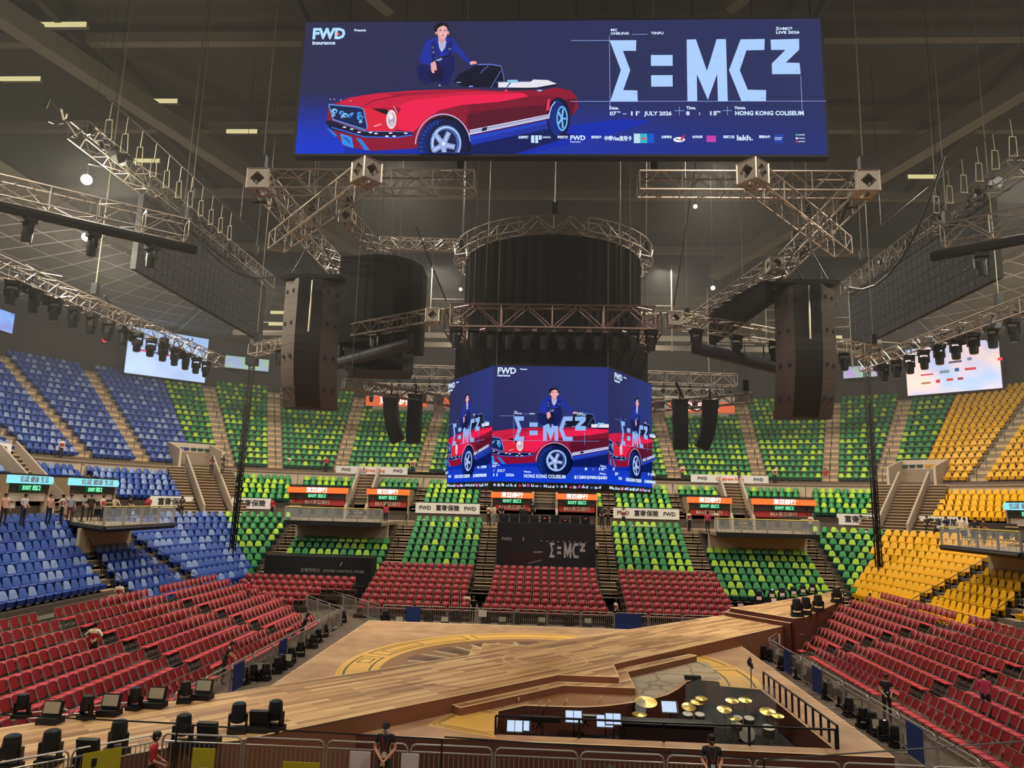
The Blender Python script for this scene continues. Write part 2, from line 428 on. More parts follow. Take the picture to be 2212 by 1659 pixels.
SCOL = {0: [(LIME, TEAL), (GREEN, TEAL)], 1: [(PALE, NAVY), (BLUE, NAVY)], 2: [(YEL, YEL2), (YEL, YEL2)]}
def mass(name, base_mbs, insts, mats, label):
    "one mesh of many copies: base_mbs = [(MB, slot-or-function)], insts = [(x,y,z,rz,[slots])]"
    V = []; F = []; MI = []; off = 0
    bases = [(np.array(b.v, float), [np.array(f) for f in b.f]) for b in base_mbs]
    for (x, y, z, rz, sl) in insts:
        cs, sn = math.cos(rz), math.sin(rz)
        for (bv, bf), mi in zip(bases, sl):
            w = np.empty_like(bv); w[:, 0] = bv[:, 0]*cs-bv[:, 1]*sn+x; w[:, 1] = bv[:, 0]*sn+bv[:, 1]*cs+y; w[:, 2] = bv[:, 2]+z
            V.append(w); F += [f+off for f in bf]; MI += [mi]*len(bf); off += len(bv)
    V = np.concatenate(V); me = bpy.data.meshes.new(name)
    me.vertices.add(len(V)); me.vertices.foreach_set('co', V.ravel())
    tot = np.array([len(f) for f in F]); me.loops.add(int(tot.sum())); me.loops.foreach_set('vertex_index', np.concatenate(F))
    me.polygons.add(len(F)); me.polygons.foreach_set('loop_start', np.concatenate([[0], np.cumsum(tot)[:-1]])); me.polygons.foreach_set('loop_total', tot)
    for m in mats: me.materials.append(m)
    me.polygons.foreach_set('material_index', MI); me.update(calc_edges=True)
    o = link(name, me); o['label'] = label; o['kind'] = 'stuff'; return o
SIDEW = ['green', 'blue', 'yellow']
TIERW = {'low': 'lower', 'mid': 'middle', 'upp': 'upper'}
def vis(s): 
    x, y, z = proj((s[2], s[3], s[4]+.6)); return 0 <= x <= W0 and 0 <= y <= H0
BLK = {0: ['beside the corner mast', 'under the balcony', 'beside the video tower', 'behind the video tower', 'beside the video tower', 'under the balcony', 'beside the corner mast'],
       1: ['', 'under the balcony', 'along the middle', 'along the middle', 'nearest the camera', 'nearest the camera', 'nearest the camera'], 2: ['']*7}
for k in range(3):
    mine = [s for s in SEATS if s[0] == k]
    cand = sorted([s for s in mine if vis(s)], key=lambda s: s[6])[:300]; ids = set(id(s) for s in cand)
    protos = {}
    for s in cand:
        key = (k, s[1])
        word = {0: ['lime green', 'mid green'], 1: ['pale blue', 'deep blue'], 2: ['golden yellow', 'golden yellow']}[k][s[1]]
        rowt = ORD[s[9]]
        blkn = ORD[s[8]]
        lab = f'{word} plastic stadium seat, {rowt} row of {TIERW[s[7]]} {SIDEW[k]} stand, {blkn} block'
        if key not in protos:
            r = thing(SIDEW[k]+'_stadium_seat', lab, 'seat', (s[2], s[3], s[4]), s[5], lab)
            SB.build('backrest', SCOL[k][s[1]][0], r); SP.build('seat_pan', SCOL[k][s[1]][1], r); SG.build('bracket', BLKM, r)
            protos[key] = r
        else: dup(protos[key], (s[2], s[3], s[4]), s[5], lab, lab)
    rest = [s for s in mine if id(s) not in ids]
    a, b = SCOL[k][0][0], SCOL[k][1][0]
    mass(SIDEW[k]+'_stadium_seat_rows', [SB, SP], [(s[2], s[3], s[4], s[5], (s[1], 2)) for s in rest], [a, b, SCOL[k][0][1]],
         f'rows of {SIDEW[k]} plastic stadium seats filling the rest of the {SIDEW[k]} stand')

# ---- booths behind the far upper stand with orange advertising strips
mb = MB(); mb.box((-20.6, 49.4, 16.5), (-13.4, 50.0, 20.2)); mb.box((-12, 49.4, 16.5), (-5.4, 50, 20.2)); mb.box((5.4, 49.4, 16.5), (12, 50, 20.2)); mb.box((13.4, 49.4, 16.5), (21.4, 50, 20.2)); mb.box((-3.9, 49.4, 16.5), (3.9, 50, 20.2))
struct('wall_control_booths', mb, mat('booth_white', '#b5b0a4', .7))
mb = MB(); mb.box((-22, 50.2, 19.6), (22, 52, 26)); struct('wall_above_booths', mb, mat('dark_wall2', '#36352f', .9, var=.2, scale=.5))
ORG = emat('orange_panel', '#ef6a3c', .9); WHT = emat('white_glow', '#fff4ea', 1.3); 
for (x0, x1, t, w) in ((-21.4, -14.2, '東亞銀行', 'above the upper green stand, left of the array'), (-12.2, -5.6, '東亞銀行', 'above the upper green stand, just left of the video cube'), (5.6, 12.2, '東亞銀行', 'above the upper green stand, just right of the video cube'), (14.0, 21.3, '東亞銀行', 'above the upper green stand, right of the small speaker arrays')):
    r = thing('advertising_board', 'orange backlit bank board '+w, 'sign', ((x0+x1)/2, 49.3, 18.5), 0)
    b = MB(); b.box((x0, 49.25, 18.35), (x1, 49.38, 19.5)); o = b.build('panel', ORG, r, 'W')
    text(t, 1.0, WHT, frame_at(((x0+x1)/2, 49.22, 18.92), (1, 0, 0)), r, bold=.02)

# ---- exits (vomitories) with curved LED strips, EXIT boxes and red fascia
EXG = emat('exit_green', '#7fe0a8', 1.6); EXB = emat('exit_box_green', '#1e5a3a', .8); ORL = emat('orange_led', '#ff7438', 1.25); CYL = emat('cyan_led', '#8fe6ee', 1.1)
RFAS = mat('red_fascia', '#a03028', .6); GFAS = mat('pale_fascia', '#b9aaa0', .7); DKB = mat('dark_band', '#2c2522', .8); INNER = mat('inner_beige', '#9d8668', .85)
def sidebox(k, mb, x0, x1, y0, y1, z0, z1): box_on(k, mb, x0, x1, y0, y1, z0, z1)
def cen(k, x, y, z): return rot(k, (x, y, z))
def xdir(k): return [(1, 0, 0), (0, 1, 0), (0, -1, 0)][k]
for k in range(3):
    for ei, (e0, e1) in enumerate(exits(k)):
        cx = (e0+e1)/2; pc = proj(cen(k, cx, 33.6, 7))
        if pc[2] < 0 or not (-150 < pc[0] < W0+150): continue
        r = thing('exit_portal', '', 'exit', cen(k, cx, 34, 5.7), 0)
        where = ['far stand', 'blue side', 'yellow side'][k]
        side_ = (['outer left', 'inner left', 'centre left', 'centre right', 'inner right', 'outer right'] if k == 0 else ['nearer', 'farther'] if k == 1 else ['farther', 'nearer'])[ei]
        r['label'] = f'exit doorway with {"orange" if k == 0 else "pale cyan"} light strip and green sign, {side_} portal of {where}'
        b = MB(); sidebox(k, b, e0, e1, 35.6, 35.8, 5.7, 8.5); sidebox(k, b, e0-.12, e0, 33.7, 36.2, 5.7, 8.5); sidebox(k, b, e1, e1+.12, 33.7, 36.2, 5.7, 8.5); b.build('opening', INNER, r, 'W')
        b = MB(); sidebox(k, b, e0, e1, 33.7, 36.3, 8.42, 8.62); sidebox(k, b, e0, e1, 33.75, 34.0, 7.42, 8.0); b.build('dark_header', DKB, r, 'W')
        b = MB(); sidebox(k, b, e0+.1, e1-.1, 33.85, 34.0, 6.85, 7.42); o = b.build('fascia', RFAS if k == 0 else GFAS, r, 'W')
        if k == 0: text('BEA東亞銀行', .42, mat('white_letter', '#e8dcd2', .6), frame_at(cen(k, cx, 33.83, 7.13), xdir(k)), r, 'fascia_lettering')
        # curved LED strip
        b = MB(); n = 10
        for i in range(n):
            for j in range(5):
                a0 = -.5+j*.25; a1 = a0+.25
                f = lambda a: (33.55-.10*math.cos(a*2)+.1, 8.2+.3*a/.75*.95)
                xa, xb = e0-.15+(e1-e0+.3)*i/n, e0-.15+(e1-e0+.3)*(i+1)/n
                (ya, za), (yb, zb) = f(a0), f(a1)
                q = [cen(k, *p) for p in ((xa, ya, za), (xb, ya, za), (xb, yb, zb), (xa, yb, zb))]
                b.add(q, [(0, 1, 2, 3)])
        sidebox(k, b, e0-.15, e1+.15, 33.66, 33.8, 7.98, 8.5)
        b.build('led_strip', ORL if k == 0 else CYL, r, 'W')
        if k == 0: text('東亞銀行', .5, emat('white_led', '#ffffff', 1.8), frame_at(cen(k, cx, 33.42, 8.23), xdir(k)), r, 'led_lettering', bold=.02)
        else: text('信諾 健康 生活', .42, mat('red_ink', '#a5485a', .6, emit=.4), frame_at(cen(k, cx, 33.42, 8.23), xdir(k)), r, 'led_lettering', fit=(e1-e0)*.7)
        b = MB(); sidebox(k, b, cx-.95, cx+.95, 33.6, 33.74, 7.5, 7.92); b.build('exit_box', EXB, r, 'W')
        text('EXIT 出口', .36, EXG, frame_at(cen(k, cx, 33.58, 7.7), xdir(k)), r, 'exit_lettering', fit=1.6, bold=.03)
    # stairs between the portals, with sloping parapets
    for (x0, x1) in [(a+.2, b-.2) for a, b in STW[k]]:
        pc = proj(cen(k, x0, 34, 7))
        if pc[2] < 0 or not (-150 < pc[0] < W0+150): continue
        b = MB(); n = 15
        for i in range(n):
            z = 5.7+(i+1)*4.3/n; y = 33.9+i*3.9/n
            b.mi = 1; sidebox(k, b, x0, x1, y, y+3.9/n+.03, z-.5, z-.04); b.mi = 0; sidebox(k, b, x0, x1, y-.03, y+3.9/n, z-.05, z)
        struct('portal_stairs_'+nm[k], b, [STB, RISER])
        b = MB()
        for xx in (x0-.22, x1):
            q = [cen(k, *p) for p in ((xx, 33.3, 5.7), (xx+.22, 33.3, 5.7), (xx+.22, 38, 8.9), (xx, 38, 8.9), (xx, 33.3, 6.75), (xx+.22, 33.3, 6.75), (xx+.22, 38, 11.0), (xx, 38, 11.0))]
            b.add(q, [(0, 3, 2, 1), (4, 5, 6, 7), (0, 1, 5, 4), (1, 2, 6, 5), (2, 3, 7, 6), (3, 0, 4, 7)])
        struct('wall_stair_parapet_'+nm[k], b, mat('parapet', '#a89a88', .75, var=.1, scale=1))
    # balconies over the lower stand
    for sg in (-1, 1):
        x0, x1 = (13.1, 20.9) if k == 0 else (6.0, 13.4)
        if sg < 0: x0, x1 = -x1, -x0
        if k and (k == 1) != (sg > 0): continue
        pc = proj(cen(k, (x0+x1)/2, 25, 6))
        if pc[2] < 0 or not (-250 < pc[0] < W0+250): continue
        b = MB()
        if k == 0: sidebox(k, b, x0, x1, 24.2, 30.3, 5.45, 5.7); b.mi = 1; sidebox(k, b, x0, x1, 24.1, 24.25, 5.38, 5.74)
        else:
            s_ = 1 if k == 1 else -1; pl = [(6.0*s_, 24.2), (13.4*s_, 24.2), (13.4*s_, 30.3), (11.6*s_, 30.3)]; pl = [rot(k, (a_, b_, 0))[:2] for a_, b_ in pl]
            b.prism(pl, 5.45, 5.7); b.mi = 1; b.rod((*pl[0], 5.56), (*pl[1], 5.56), .17, 4); b.rod((*pl[0], 5.56), (*pl[3], 5.56), .17, 4)
        struct('floor_balcony_'+nm[k], b, [CONC, BLACK])
        b = MB(); sidebox(k, b, x0+(2.2 if k == 1 else 0), x1-(2.2 if k == 2 else 0), 26.95, 27.15, 3.4, 5.46); struct('wall_balcony_'+nm[k], b, BEIGE)
        r = thing('glass_balustrade', f'glass balustrade with yellow handrail on the {"far" if k == 0 else SIDEW[k]} balcony, {"nearer the yellow seats" if (k==0 and sg>0) else "nearer the blue seats" if k==0 else "beyond the aisle"}' , 'railing', cen(k, (x0+x1)/2, 24.2, 5.7))
        b = MB(); sidebox(k, b, x0, x1, 24.24, 24.27, 5.75, 6.72); b.build('pane', GLASS, r, 'W')
        b = MB(); b.rod(cen(k, x0, 24.25, 6.78), cen(k, x1, 24.25, 6.78), .045, 6); b.build('handrail', mat('brass_rail', '#c9b75c', .4, .3), r, 'W')
        for j in range(5):
            xx = x0+(x1-x0)*j/4; b = MB(); sidebox(k, b, xx-.06, xx+.06, 24.22, 24.32, 5.74, 6.78); b.build('post', mat('grey_post', '#9a938a', .5), r, 'W')
        b = MB()
        # folding stools behind the glass
        for j in range(7):
            xx = x0+.8+j*(x1-x0-1.4)/6; o = thing('bar_stool', f'dark stool behind the {"far" if k == 0 else SIDEW[k]} balcony glass', 'stool', cen(k, xx, 25.3, 5.7), 0, f'stools behind {"far" if k == 0 else SIDEW[k]} balcony glass')
            q = MB(); q.cbox((0, 0, .52), (.38, .38, .06)); q.build('seat', BLACK, o); q = MB(); q.cbox((0, .18, .75), (.36, .04, .35)); q.build('backrest', BLACK, o)
            q = MB(); [q.rod((sx*.16, sy*.16, 0), (sx*.16, sy*.16, .5), .018, 4) for sx in (-1, 1) for sy in (-1, 1)]; q.build('legs', STEEL, o)
# corner stairs on the diagonals and the notch above them
for sg in (-1, 1):
    d = Vector((sg*math.sin(math.pi/4), math.cos(math.pi/4), 0)); t = Vector((d.y, -d.x, 0)); c0 = Vector((sg*CU, CU, 0))
    M = Matrix.Translation(c0) @ frame_at((0, 0, 0), t, (0, 0, 1))
    def bx(mb, a0, a1, r0, r1, z0, z1, z0b=None, z1b=None):
        z0b = z0 if z0b is None else z0b; z1b = z1 if z1b is None else z1b
        q = [c0+t*a+d*rr+Vector((0, 0, z)) for (a, rr, z) in ((a0, r0, z0), (a1, r0, z0), (a1, r1, z0b), (a0, r1, z0b), (a0, r0, z1), (a1, r0, z1), (a1, r1, z1b), (a0, r1, z1b))]
        mb.add(q, [(0, 3, 2, 1), (4, 5, 6, 7), (0, 1, 5, 4), (1, 2, 6, 5), (2, 3, 7, 6), (3, 0, 4, 7)])
    for (a0, a1, mt) in ((-.9, .9, 0), (-2.9, -1.5, 1), (1.5, 2.9, 1)):
        b = MB(); n = 17
        for i in range(n):
            z = 5.7+(i+1)*4.3/n; rr = 14.6+i*5.2/n
            b.mi = 1; bx(b, a0, a1, rr, rr+5.2/n+.03, z-.5, z-.05); b.mi = 0; bx(b, a0, a1, rr-.03, rr+5.2/n, z-.05, z)
        struct('corner_stairs', b, [STB, RISER])
    for a in (-1.25, 1.15):
        b = MB(); bx(b, a, a+.18, 14.4, 20.2, 5.7, 6.7, 9.8, 11.2)
        struct('wall_corner_parapet', b, MATS['parapet'])
    b = MB(); bx(b, -2.0, -1.8, 19.6, 23.2, 9.9, 11.6, 9.9, 12.4); bx(b, 1.8, 2.0, 19.6, 23.2, 9.9, 11.6, 9.9, 12.4); bx(b, -2, 2, 23.1, 23.3, 9.9, 12.4)
    struct('wall_corner_notch', b, BEIGE)

# banners on the concourse wall and the walkway rail
BAN = mat('banner_white', '#e2ded6', .7); INK = mat('black_ink', '#22201f', .6); ORI = mat('orange_ink', '#e0603c', .6)
def banner(k, xc, y, zc, w, h, parts, label, ph=0.):
    x, yy = xc, y
    if abs(xc) > CU and y > 30:
        sx, sy, ph = pos(xc, y, CU); x, yy = sx, sy
    p = cen(k, x, yy, zc); rz = -ph+(0, math.pi/2, -math.pi/2)[k]
    r = thing('sponsor_banner', label, 'banner', p, rz)
    b = MB(); b.box((-w/2, 0, -h/2), (w/2, .04, h/2)); b.build('sheet', BAN, r)
    for t, dx, sz, m in parts:
        Mx = r.matrix_basis @ frame_at((dx, -.02, 0), (1, 0, 0)); text(t, sz, m, Mx, r, bold=.015)
full = lambda w: [('FWD', -w*.35, .5, INK), ('富衛保險', 0, .56, INK), ('FWD', w*.35, .5, INK)]
for k, xc, w, parts, lab in ((0, -9.2, 6.0, full(6), 'long white sponsor banner with three black marks, blue side of the cube'), (0, 9.1, 6.0, full(6), 'long white sponsor banner with three black marks, yellow side of the cube'),
                        (0, -27.2, 3.4, [('富衛保險', 0, .62, INK)], 'short white sponsor banner on concourse wall nearest the blue seats'), (0, 27.6, 3.7, [('富衛保險', 0, .62, INK)], 'short white sponsor banner behind mast beside the yellow seats'),
                        (1, 27.2, 3.8, [('富衛保險', 0, .62, INK)], 'short white sponsor banner below the corner block of blue seats'), (1, 9.2, 6, full(6), 'white sponsor banner at the edge of view under blue seats'),
                        (2, -27.2, 3.8, [('富衛保險', 0, .62, INK)], 'short white sponsor banner below the corner block of yellow seats')):
    banner(k, xc, 34.1, 6.88, w, .95, parts, lab)
for k, xc, w, lab in ((0, -17.4, 7.2, 'low white walkway banner with orange slogan above the blue-side portals'), (0, 17.6, 7.4, 'low white walkway banner with orange slogan above the yellow-side portals'), (1, 12.2, 7, 'low white walkway banner above the blue portals')):
    banner(k, xc, 37.6, 10.35, w, .75, [('FWD', -w*.35, .42, INK), ('Celebrate living', 0, .42, ORI), ('FWD', w*.37, .42, INK)], lab)

# ================================================================ screens
SHP = []
def ell(cx, cy, rx, ry, n=24, a0=0, a1=360): return [(cx+rx*math.cos(R(a0+(a1-a0)*i/n)), cy+ry*math.sin(R(a0+(a1-a0)*i/n))) for i in range(n+(a1-a0 < 360))]
def ln(pts, w): 
    L = []; Rr = []
    for i, p in enumerate(pts):
        a = Vector(pts[max(0, i-1)]); b = Vector(pts[min(len(pts)-1, i+1)]); d = (b-a).normalized() if (b-a).length else Vector((1, 0)); n = Vector((-d.y, d.x))*w/2
        L.append((p[0]+n.x, p[1]+n.y)); Rr.append((p[0]-n.x, p[1]-n.y))
    return L+Rr[::-1]
def CAR():
    s = []
    A = lambda c, *ps: [s.append((c, p)) for p in ps]
    A('#0c2cae', [(430, 1165), (440, 1095), (960, 1110), (1470, 1080), (2100, 960), (2700, 880), (2920, 900), (2600, 1010), (1900, 1165)])
    A('#0a1a5c', [(1000, 1165), (1460, 1090), (2090, 960), (2330, 1010), (1800, 1165)])
    A('#8e1334', [(300, 765), (365, 745), (480, 705), (700, 672), (1000, 650), (1230, 642), (1500, 640), (1760, 655), (2060, 648), (2170, 628), (2290, 655), (2330, 700), (2345, 790), (2300, 850), (2150, 900), (2110, 860), (1470, 985), (1460, 1075), (960, 1115), (650, 1130), (430, 1090), (290, 900)])
    A('#5a0f2a', [(1450, 830), (1700, 790), (2170, 730), (2330, 720), (2300, 850), (2110, 860), (1465, 990), (1440, 900)])
    A('#7c1230', [(1460, 760), (2050, 690), (2170, 700), (2160, 760), (1700, 800), (1450, 840)])
    A('#cf1a44', [(375, 750), (480, 705), (700, 672), (1000, 652), (1230, 648), (1500, 655), (1900, 668), (1000, 735), (900, 790), (620, 790), (430, 765)])
    A('#f01c50', [(900, 800), (880, 770), (1000, 728), (1400, 690), (1900, 674), (1950, 700), (1700, 745), (1400, 768), (1220, 810), (1110, 880), (1010, 980), (885, 965), (870, 870)])
    A('#a8143c', [(780, 672), (1250, 652), (1500, 658), (1200, 680), (850, 700)])
    A('#e0223c', [(590, 790), (830, 800), (885, 840), (880, 960), (800, 990), (622, 970)])
    A('#1a0a20', [(660, 796), (780, 800), (815, 830), (800, 850), (740, 830)])
    A('#0d2150', [(303, 762), (550, 785), (590, 800), (625, 940), (610, 965), (340, 880)])
    A('#5f97e6', ln([(303, 762), (550, 785), (592, 800), (625, 945), (608, 965), (340, 882), (303, 762)], 9))
    for cx, cy, r in ((350, 815, 26), (345, 850, 16), (410, 830, 22), (440, 850, 24), (480, 855, 20), (500, 840, 14), (565, 870, 28), (560, 840, 20), (572, 905, 16), (420, 865, 14)):
        A(random.choice(['#3f93e8', '#86c6f6', '#5fb0f0', '#c8e6ff']), ell(cx, cy, r, r*.8, 9)); A('#12306e', ell(cx+6, cy+4, r*.45, r*.35, 7))
    A('#eadbe4', ell(825, 887, 42, 76)); A('#b7a4b8', ell(828, 890, 28, 56)); A('#f6f0f4', ell(822, 865, 16, 24)); A('#d2bccc', ell(830, 925, 18, 22))
    A('#6c7ad0', ln([(300, 905), (330, 900), (600, 985), (1000, 992)], 12))
    A('#0d1434', [(280, 900), (330, 895), (600, 985), (1000, 990), (1003, 1015), (840, 1040), (600, 1032), (320, 965)])
    A('#3f63d8', ln([(330, 950), (600, 1025), (850, 1033), (1000, 1010)], 10))
    for cx, cy in ((500, 965), (560, 990), (655, 992), (700, 1000), (790, 1022), (850, 1022), (820, 998), (440, 950), (945, 1000)): A('#f2eef8', ell(cx, cy, 16, 6, 8))
    A('#2d8ff0', [(405, 1000), (500, 1030), (517, 1118), (425, 1085)]); A('#0c3c90', ln([(430, 1030), (460, 1045), (480, 1070)], 8), ln([(455, 1035), (490, 1080)], 7))
    A('#2a7ae0', [(535, 1035), (580, 1045), (650, 1130), (610, 1135)], [(290, 955), (320, 965), (380, 1015), (365, 1030)])
    A('#060a20', ell(1262, 1095, 215, 235)); A('#c9c6f0', ln(ell(1250, 1100, 225, 250, 24, 183, 352), 8))
    A('#0b246c', ell(1235, 1110, 195, 220)); A('#081642', ell(1290, 1100, 165, 205))
    for i in range(12): a = 150+i*10; A('#2454c0', ln([(1235+180*math.cos(R(a)), 1110+205*math.sin(R(a))), (1235+150*math.cos(R(a)), 1110+175*math.sin(R(a)))], 7))
    A('#7ea0e6', ell(1275, 1085, 127, 143)); A('#dbe4ff', ell(1278, 1085, 116, 131)); A('#4a68b0', ell(1280, 1085, 108, 122)); A('#141d48', ell(1272, 1088, 92, 110))
    for a in (-62, 10, 82, 154, 226):
        c, q = math.cos(R(a)), math.sin(R(a)); A('#8ca4dc', ln([(1255, 1095), (1255+95*c, 1095+112*q)], 42)); A('#c5d0f4', ln([(1255+20*c, 1095+24*q), (1255+90*c, 1095+105*q)], 12))
    A('#9db2e8', ell(1255, 1095, 34, 38)); A('#e4eaff', ell(1257, 1088, 14, 16))
    A('#060f38', ell(2185, 885, 95, 160)); A('#0b2a80', ell(2175, 890, 70, 140)); A('#66b2f4', ell(2215, 893, 46, 100)); A('#12265c', ell(2215, 893, 34, 84))
    for a in (-70, 2, 74, 146, 218): A('#7cc0f4', ln([(2212, 893), (2212+34*math.cos(R(a)), 893+80*math.sin(R(a)))], 14))
    A('#e8ddf0', ln([(2110, 860), (2130, 800), (2160, 760)], 7))
    A('#d7dcff', [(1468, 984), (2120, 858), (2112, 893), (1468, 1022)]); A('#20253c', ln([(1468, 998), (2118, 870)], 5), ln([(1468, 1010), (2115, 883)], 3)); A('#1a1a34', [(1570, 968), (1612, 960), (1606, 988), (1568, 996)])
    A('#1f42c4', [(1468, 1038), (2100, 912), (2085, 935), (1472, 1070)]); A('#541050', ln([(1468, 1030), (2105, 900)], 8))
    A('#0a0e28', [(1340, 600), (1380, 540), (1530, 465), (1725, 478), (1752, 650), (1400, 640)]); A('#5d7cd0', ln([(1530, 462), (1640, 460), (1722, 474)], 8), ln([(1722, 474), (1745, 560), (1750, 650)], 6), ln([(1720, 515), (1640, 650)], 5), ln([(1620, 475), (1575, 510), (1555, 535)], 5))
    A('#eae6f0', [(1700, 600), (1960, 605), (1985, 585), (2100, 590), (2172, 620), (2060, 640), (1990, 652), (1700, 648)]); A('#3a5890', ln([(1680, 604), (1960, 600)], 7)); A('#8ecbe8', [(1775, 588), (1858, 588), (1858, 612), (1775, 612)]); A('#3f74d0', ln([(1800, 610), (1765, 655)], 12))
    A('#10081c', ln([(1760, 662), (2050, 655), (2170, 632)], 12)); A('#8fb0f0', ell(2035, 675, 22, 8, 8), ell(1480, 640, 20, 5, 8), ell(1380, 608, 22, 4, 8), ell(1225, 632, 9, 6, 8)); A('#f0305c', ell(1765, 675, 14, 9, 8), [(2100, 745), (2118, 740), (2112, 830), (2085, 840)])
    for cx, cy in ((328, 742), (360, 742), (415, 748), (498, 755)): A('#e8a8c8', ell(cx, cy, 7, 5, 6))
    A('#f8a0c0', ln([(850, 800), (880, 850)], 6), ln([(690, 960), (750, 940)], 9)); A('#1b0820', ln([(610, 795), (680, 755), (900, 715)], 5))
    # sitter
    A('#10195c', [(1032, 490), (1060, 462), (1160, 452), (1300, 395), (1343, 400), (1345, 500), (1310, 590), (1290, 635), (1240, 632), (1222, 600), (1200, 560), (1170, 600), (1120, 632), (1060, 590)])
    A('#0a1040', [(1130, 520), (1230, 470), (1270, 520), (1235, 600), (1150, 610)])
    A('#1b2ea0', [(1195, 245), (1112, 268), (1095, 320), (1058, 415), (1072, 450), (1140, 474), (1165, 440), (1200, 400), (1320, 396), (1350, 350), (1410, 420), (1470, 478), (1480, 440), (1420, 370), (1362, 300), (1338, 255), (1285, 246)])
    A('#152378', [(1150, 300), (1190, 260), (1225, 380), (1180, 430), (1150, 380)], [(1330, 270), (1300, 260), (1262, 370), (1330, 390)])
    A('#c3c8e8', [(1212, 275), (1278, 275), (1268, 330), (1240, 365), (1222, 330)]); A('#5a668c', *[ln([(1222, 290+i*14), (1262, 290+i*14)], 3) for i in range(4)])
    A('#dc98a0', [(1212, 235), (1275, 235), (1272, 275), (1240, 290), (1214, 275)]); A('#e8a6a8', ell(1246, 200, 44, 62)); A('#f0b8ba', ell(1255, 205, 28, 48)); A('#e0949a', ell(1195, 205, 9, 18, 8), ell(1296, 210, 7, 15, 8))
    A('#0a0a16', [(1180, 195), (1178, 160), (1205, 132), (1245, 124), (1285, 135), (1298, 165), (1294, 195), (1280, 160), (1255, 148), (1225, 160), (1208, 175), (1200, 205)])
    A('#2a1820', ell(1232, 192, 9, 4, 8), ell(1268, 192, 8, 4, 8), ln([(1222, 182), (1242, 182)], 4), ln([(1262, 182), (1280, 183)], 4)); A('#b04860', ell(1252, 232, 12, 5, 8)); A('#d08088', ln([(1252, 195), (1256, 215)], 4))
    A('#9fb0e0', ell(1170, 330, 8, 14, 8), ell(1172, 370, 9, 12, 8), ell(1310, 345, 9, 12, 8), ell(1215, 428, 30, 13, 10)); A('#0b1030', ln([(1170, 310), (1172, 440)], 8), ln([(1312, 300), (1310, 395)], 8), ln([(1180, 432), (1320, 392)], 12)); A('#7c8cc8', ell(1235, 426, 14, 9, 8))
    A('#eaa8a4', [(1152, 462), (1188, 442), (1200, 480), (1204, 520), (1186, 515), (1184, 542), (1168, 540), (1158, 525)], ell(1500, 458, 30, 13, 10), [(1470, 462), (1500, 450), (1530, 462), (1480, 476)])
    return s
TITLE = [[(462, 268), (675, 268), (672, 355), (568, 355), (625, 512), (568, 672), (680, 675), (682, 765), (462, 765), (550, 512)],
         [(790, 390), (962, 390), (962, 478), (790, 478)], [(790, 553), (960, 553), (960, 645), (790, 645)],
         [(1075, 265), (1148, 262), (1232, 520), (1312, 262), (1385, 262), (1392, 762), (1315, 762), (1312, 545), (1236, 752), (1152, 545), (1152, 762), (1075, 762)],
         [(1500, 265), (1690, 262), (1685, 352), (1545, 355), (1490, 515), (1550, 672), (1693, 675), (1690, 765), (1500, 765), (1405, 515)],
         [(1735, 268), (1958, 262), (1958, 350), (1850, 455), (1958, 458), (1965, 548), (1742, 548), (1742, 462), (1850, 352), (1738, 352)]]
def clip(poly, w, h):
    for ax, lim, sg in ((0, 0, 1), (0, w, -1), (1, 0, 1), (1, h, -1)):
        out = []
        for i, p in enumerate(poly):
            q = poly[i-1]; a, b = (q[ax]-lim)*sg, (p[ax]-lim)*sg
            if (a >= 0) != (b >= 0): t = a/(a-b); out.append((q[0]+(p[0]-q[0])*t, q[1]+(p[1]-q[1])*t))
            if b >= 0: out.append(p)
        poly = out
        if len(poly) < 3: return None
    return poly
def draw(shapes, w, h, emit=1.0, lift=.0015, start=.004, diffuse=False):
    "flat coloured shapes (metres, origin lower left, +y up) as one mesh in the x-z plane facing -y"
    mb = MB(); mats = []; idx = {}
    for n, (c, p) in enumerate(shapes):
        p = clip(p, w, h)
        if not p: continue
        if c not in idx: idx[c] = len(mats); mats.append(mat('print_'+c, c, .7) if diffuse else emat('led_'+c+str(emit), c, emit))
        mb.mi = idx[c]; y = -(start+lift*n)
        mb.add([(q[0], y, q[1]) for q in p], [tuple(range(len(p)))])
    return mb, mats
def big_uv(x, y):
    t = (x-103)/4173; yt = 85-13*t; yb = 1150+15*t; v = (y-yt)/(yb-yt); xl = 103-75*v; xr = 4276+30*v
    return ((x-xl)/(xr-xl), v)
def ctr_uv(x, y):
    t = (x-590)/1110; yt = 130+10*t; yb = 1345+25*t; v = (y-yt)/(yb-yt); xl = 600-35*v; xr = 1705+7*v
    return ((x-xl)/(xr-xl), v)
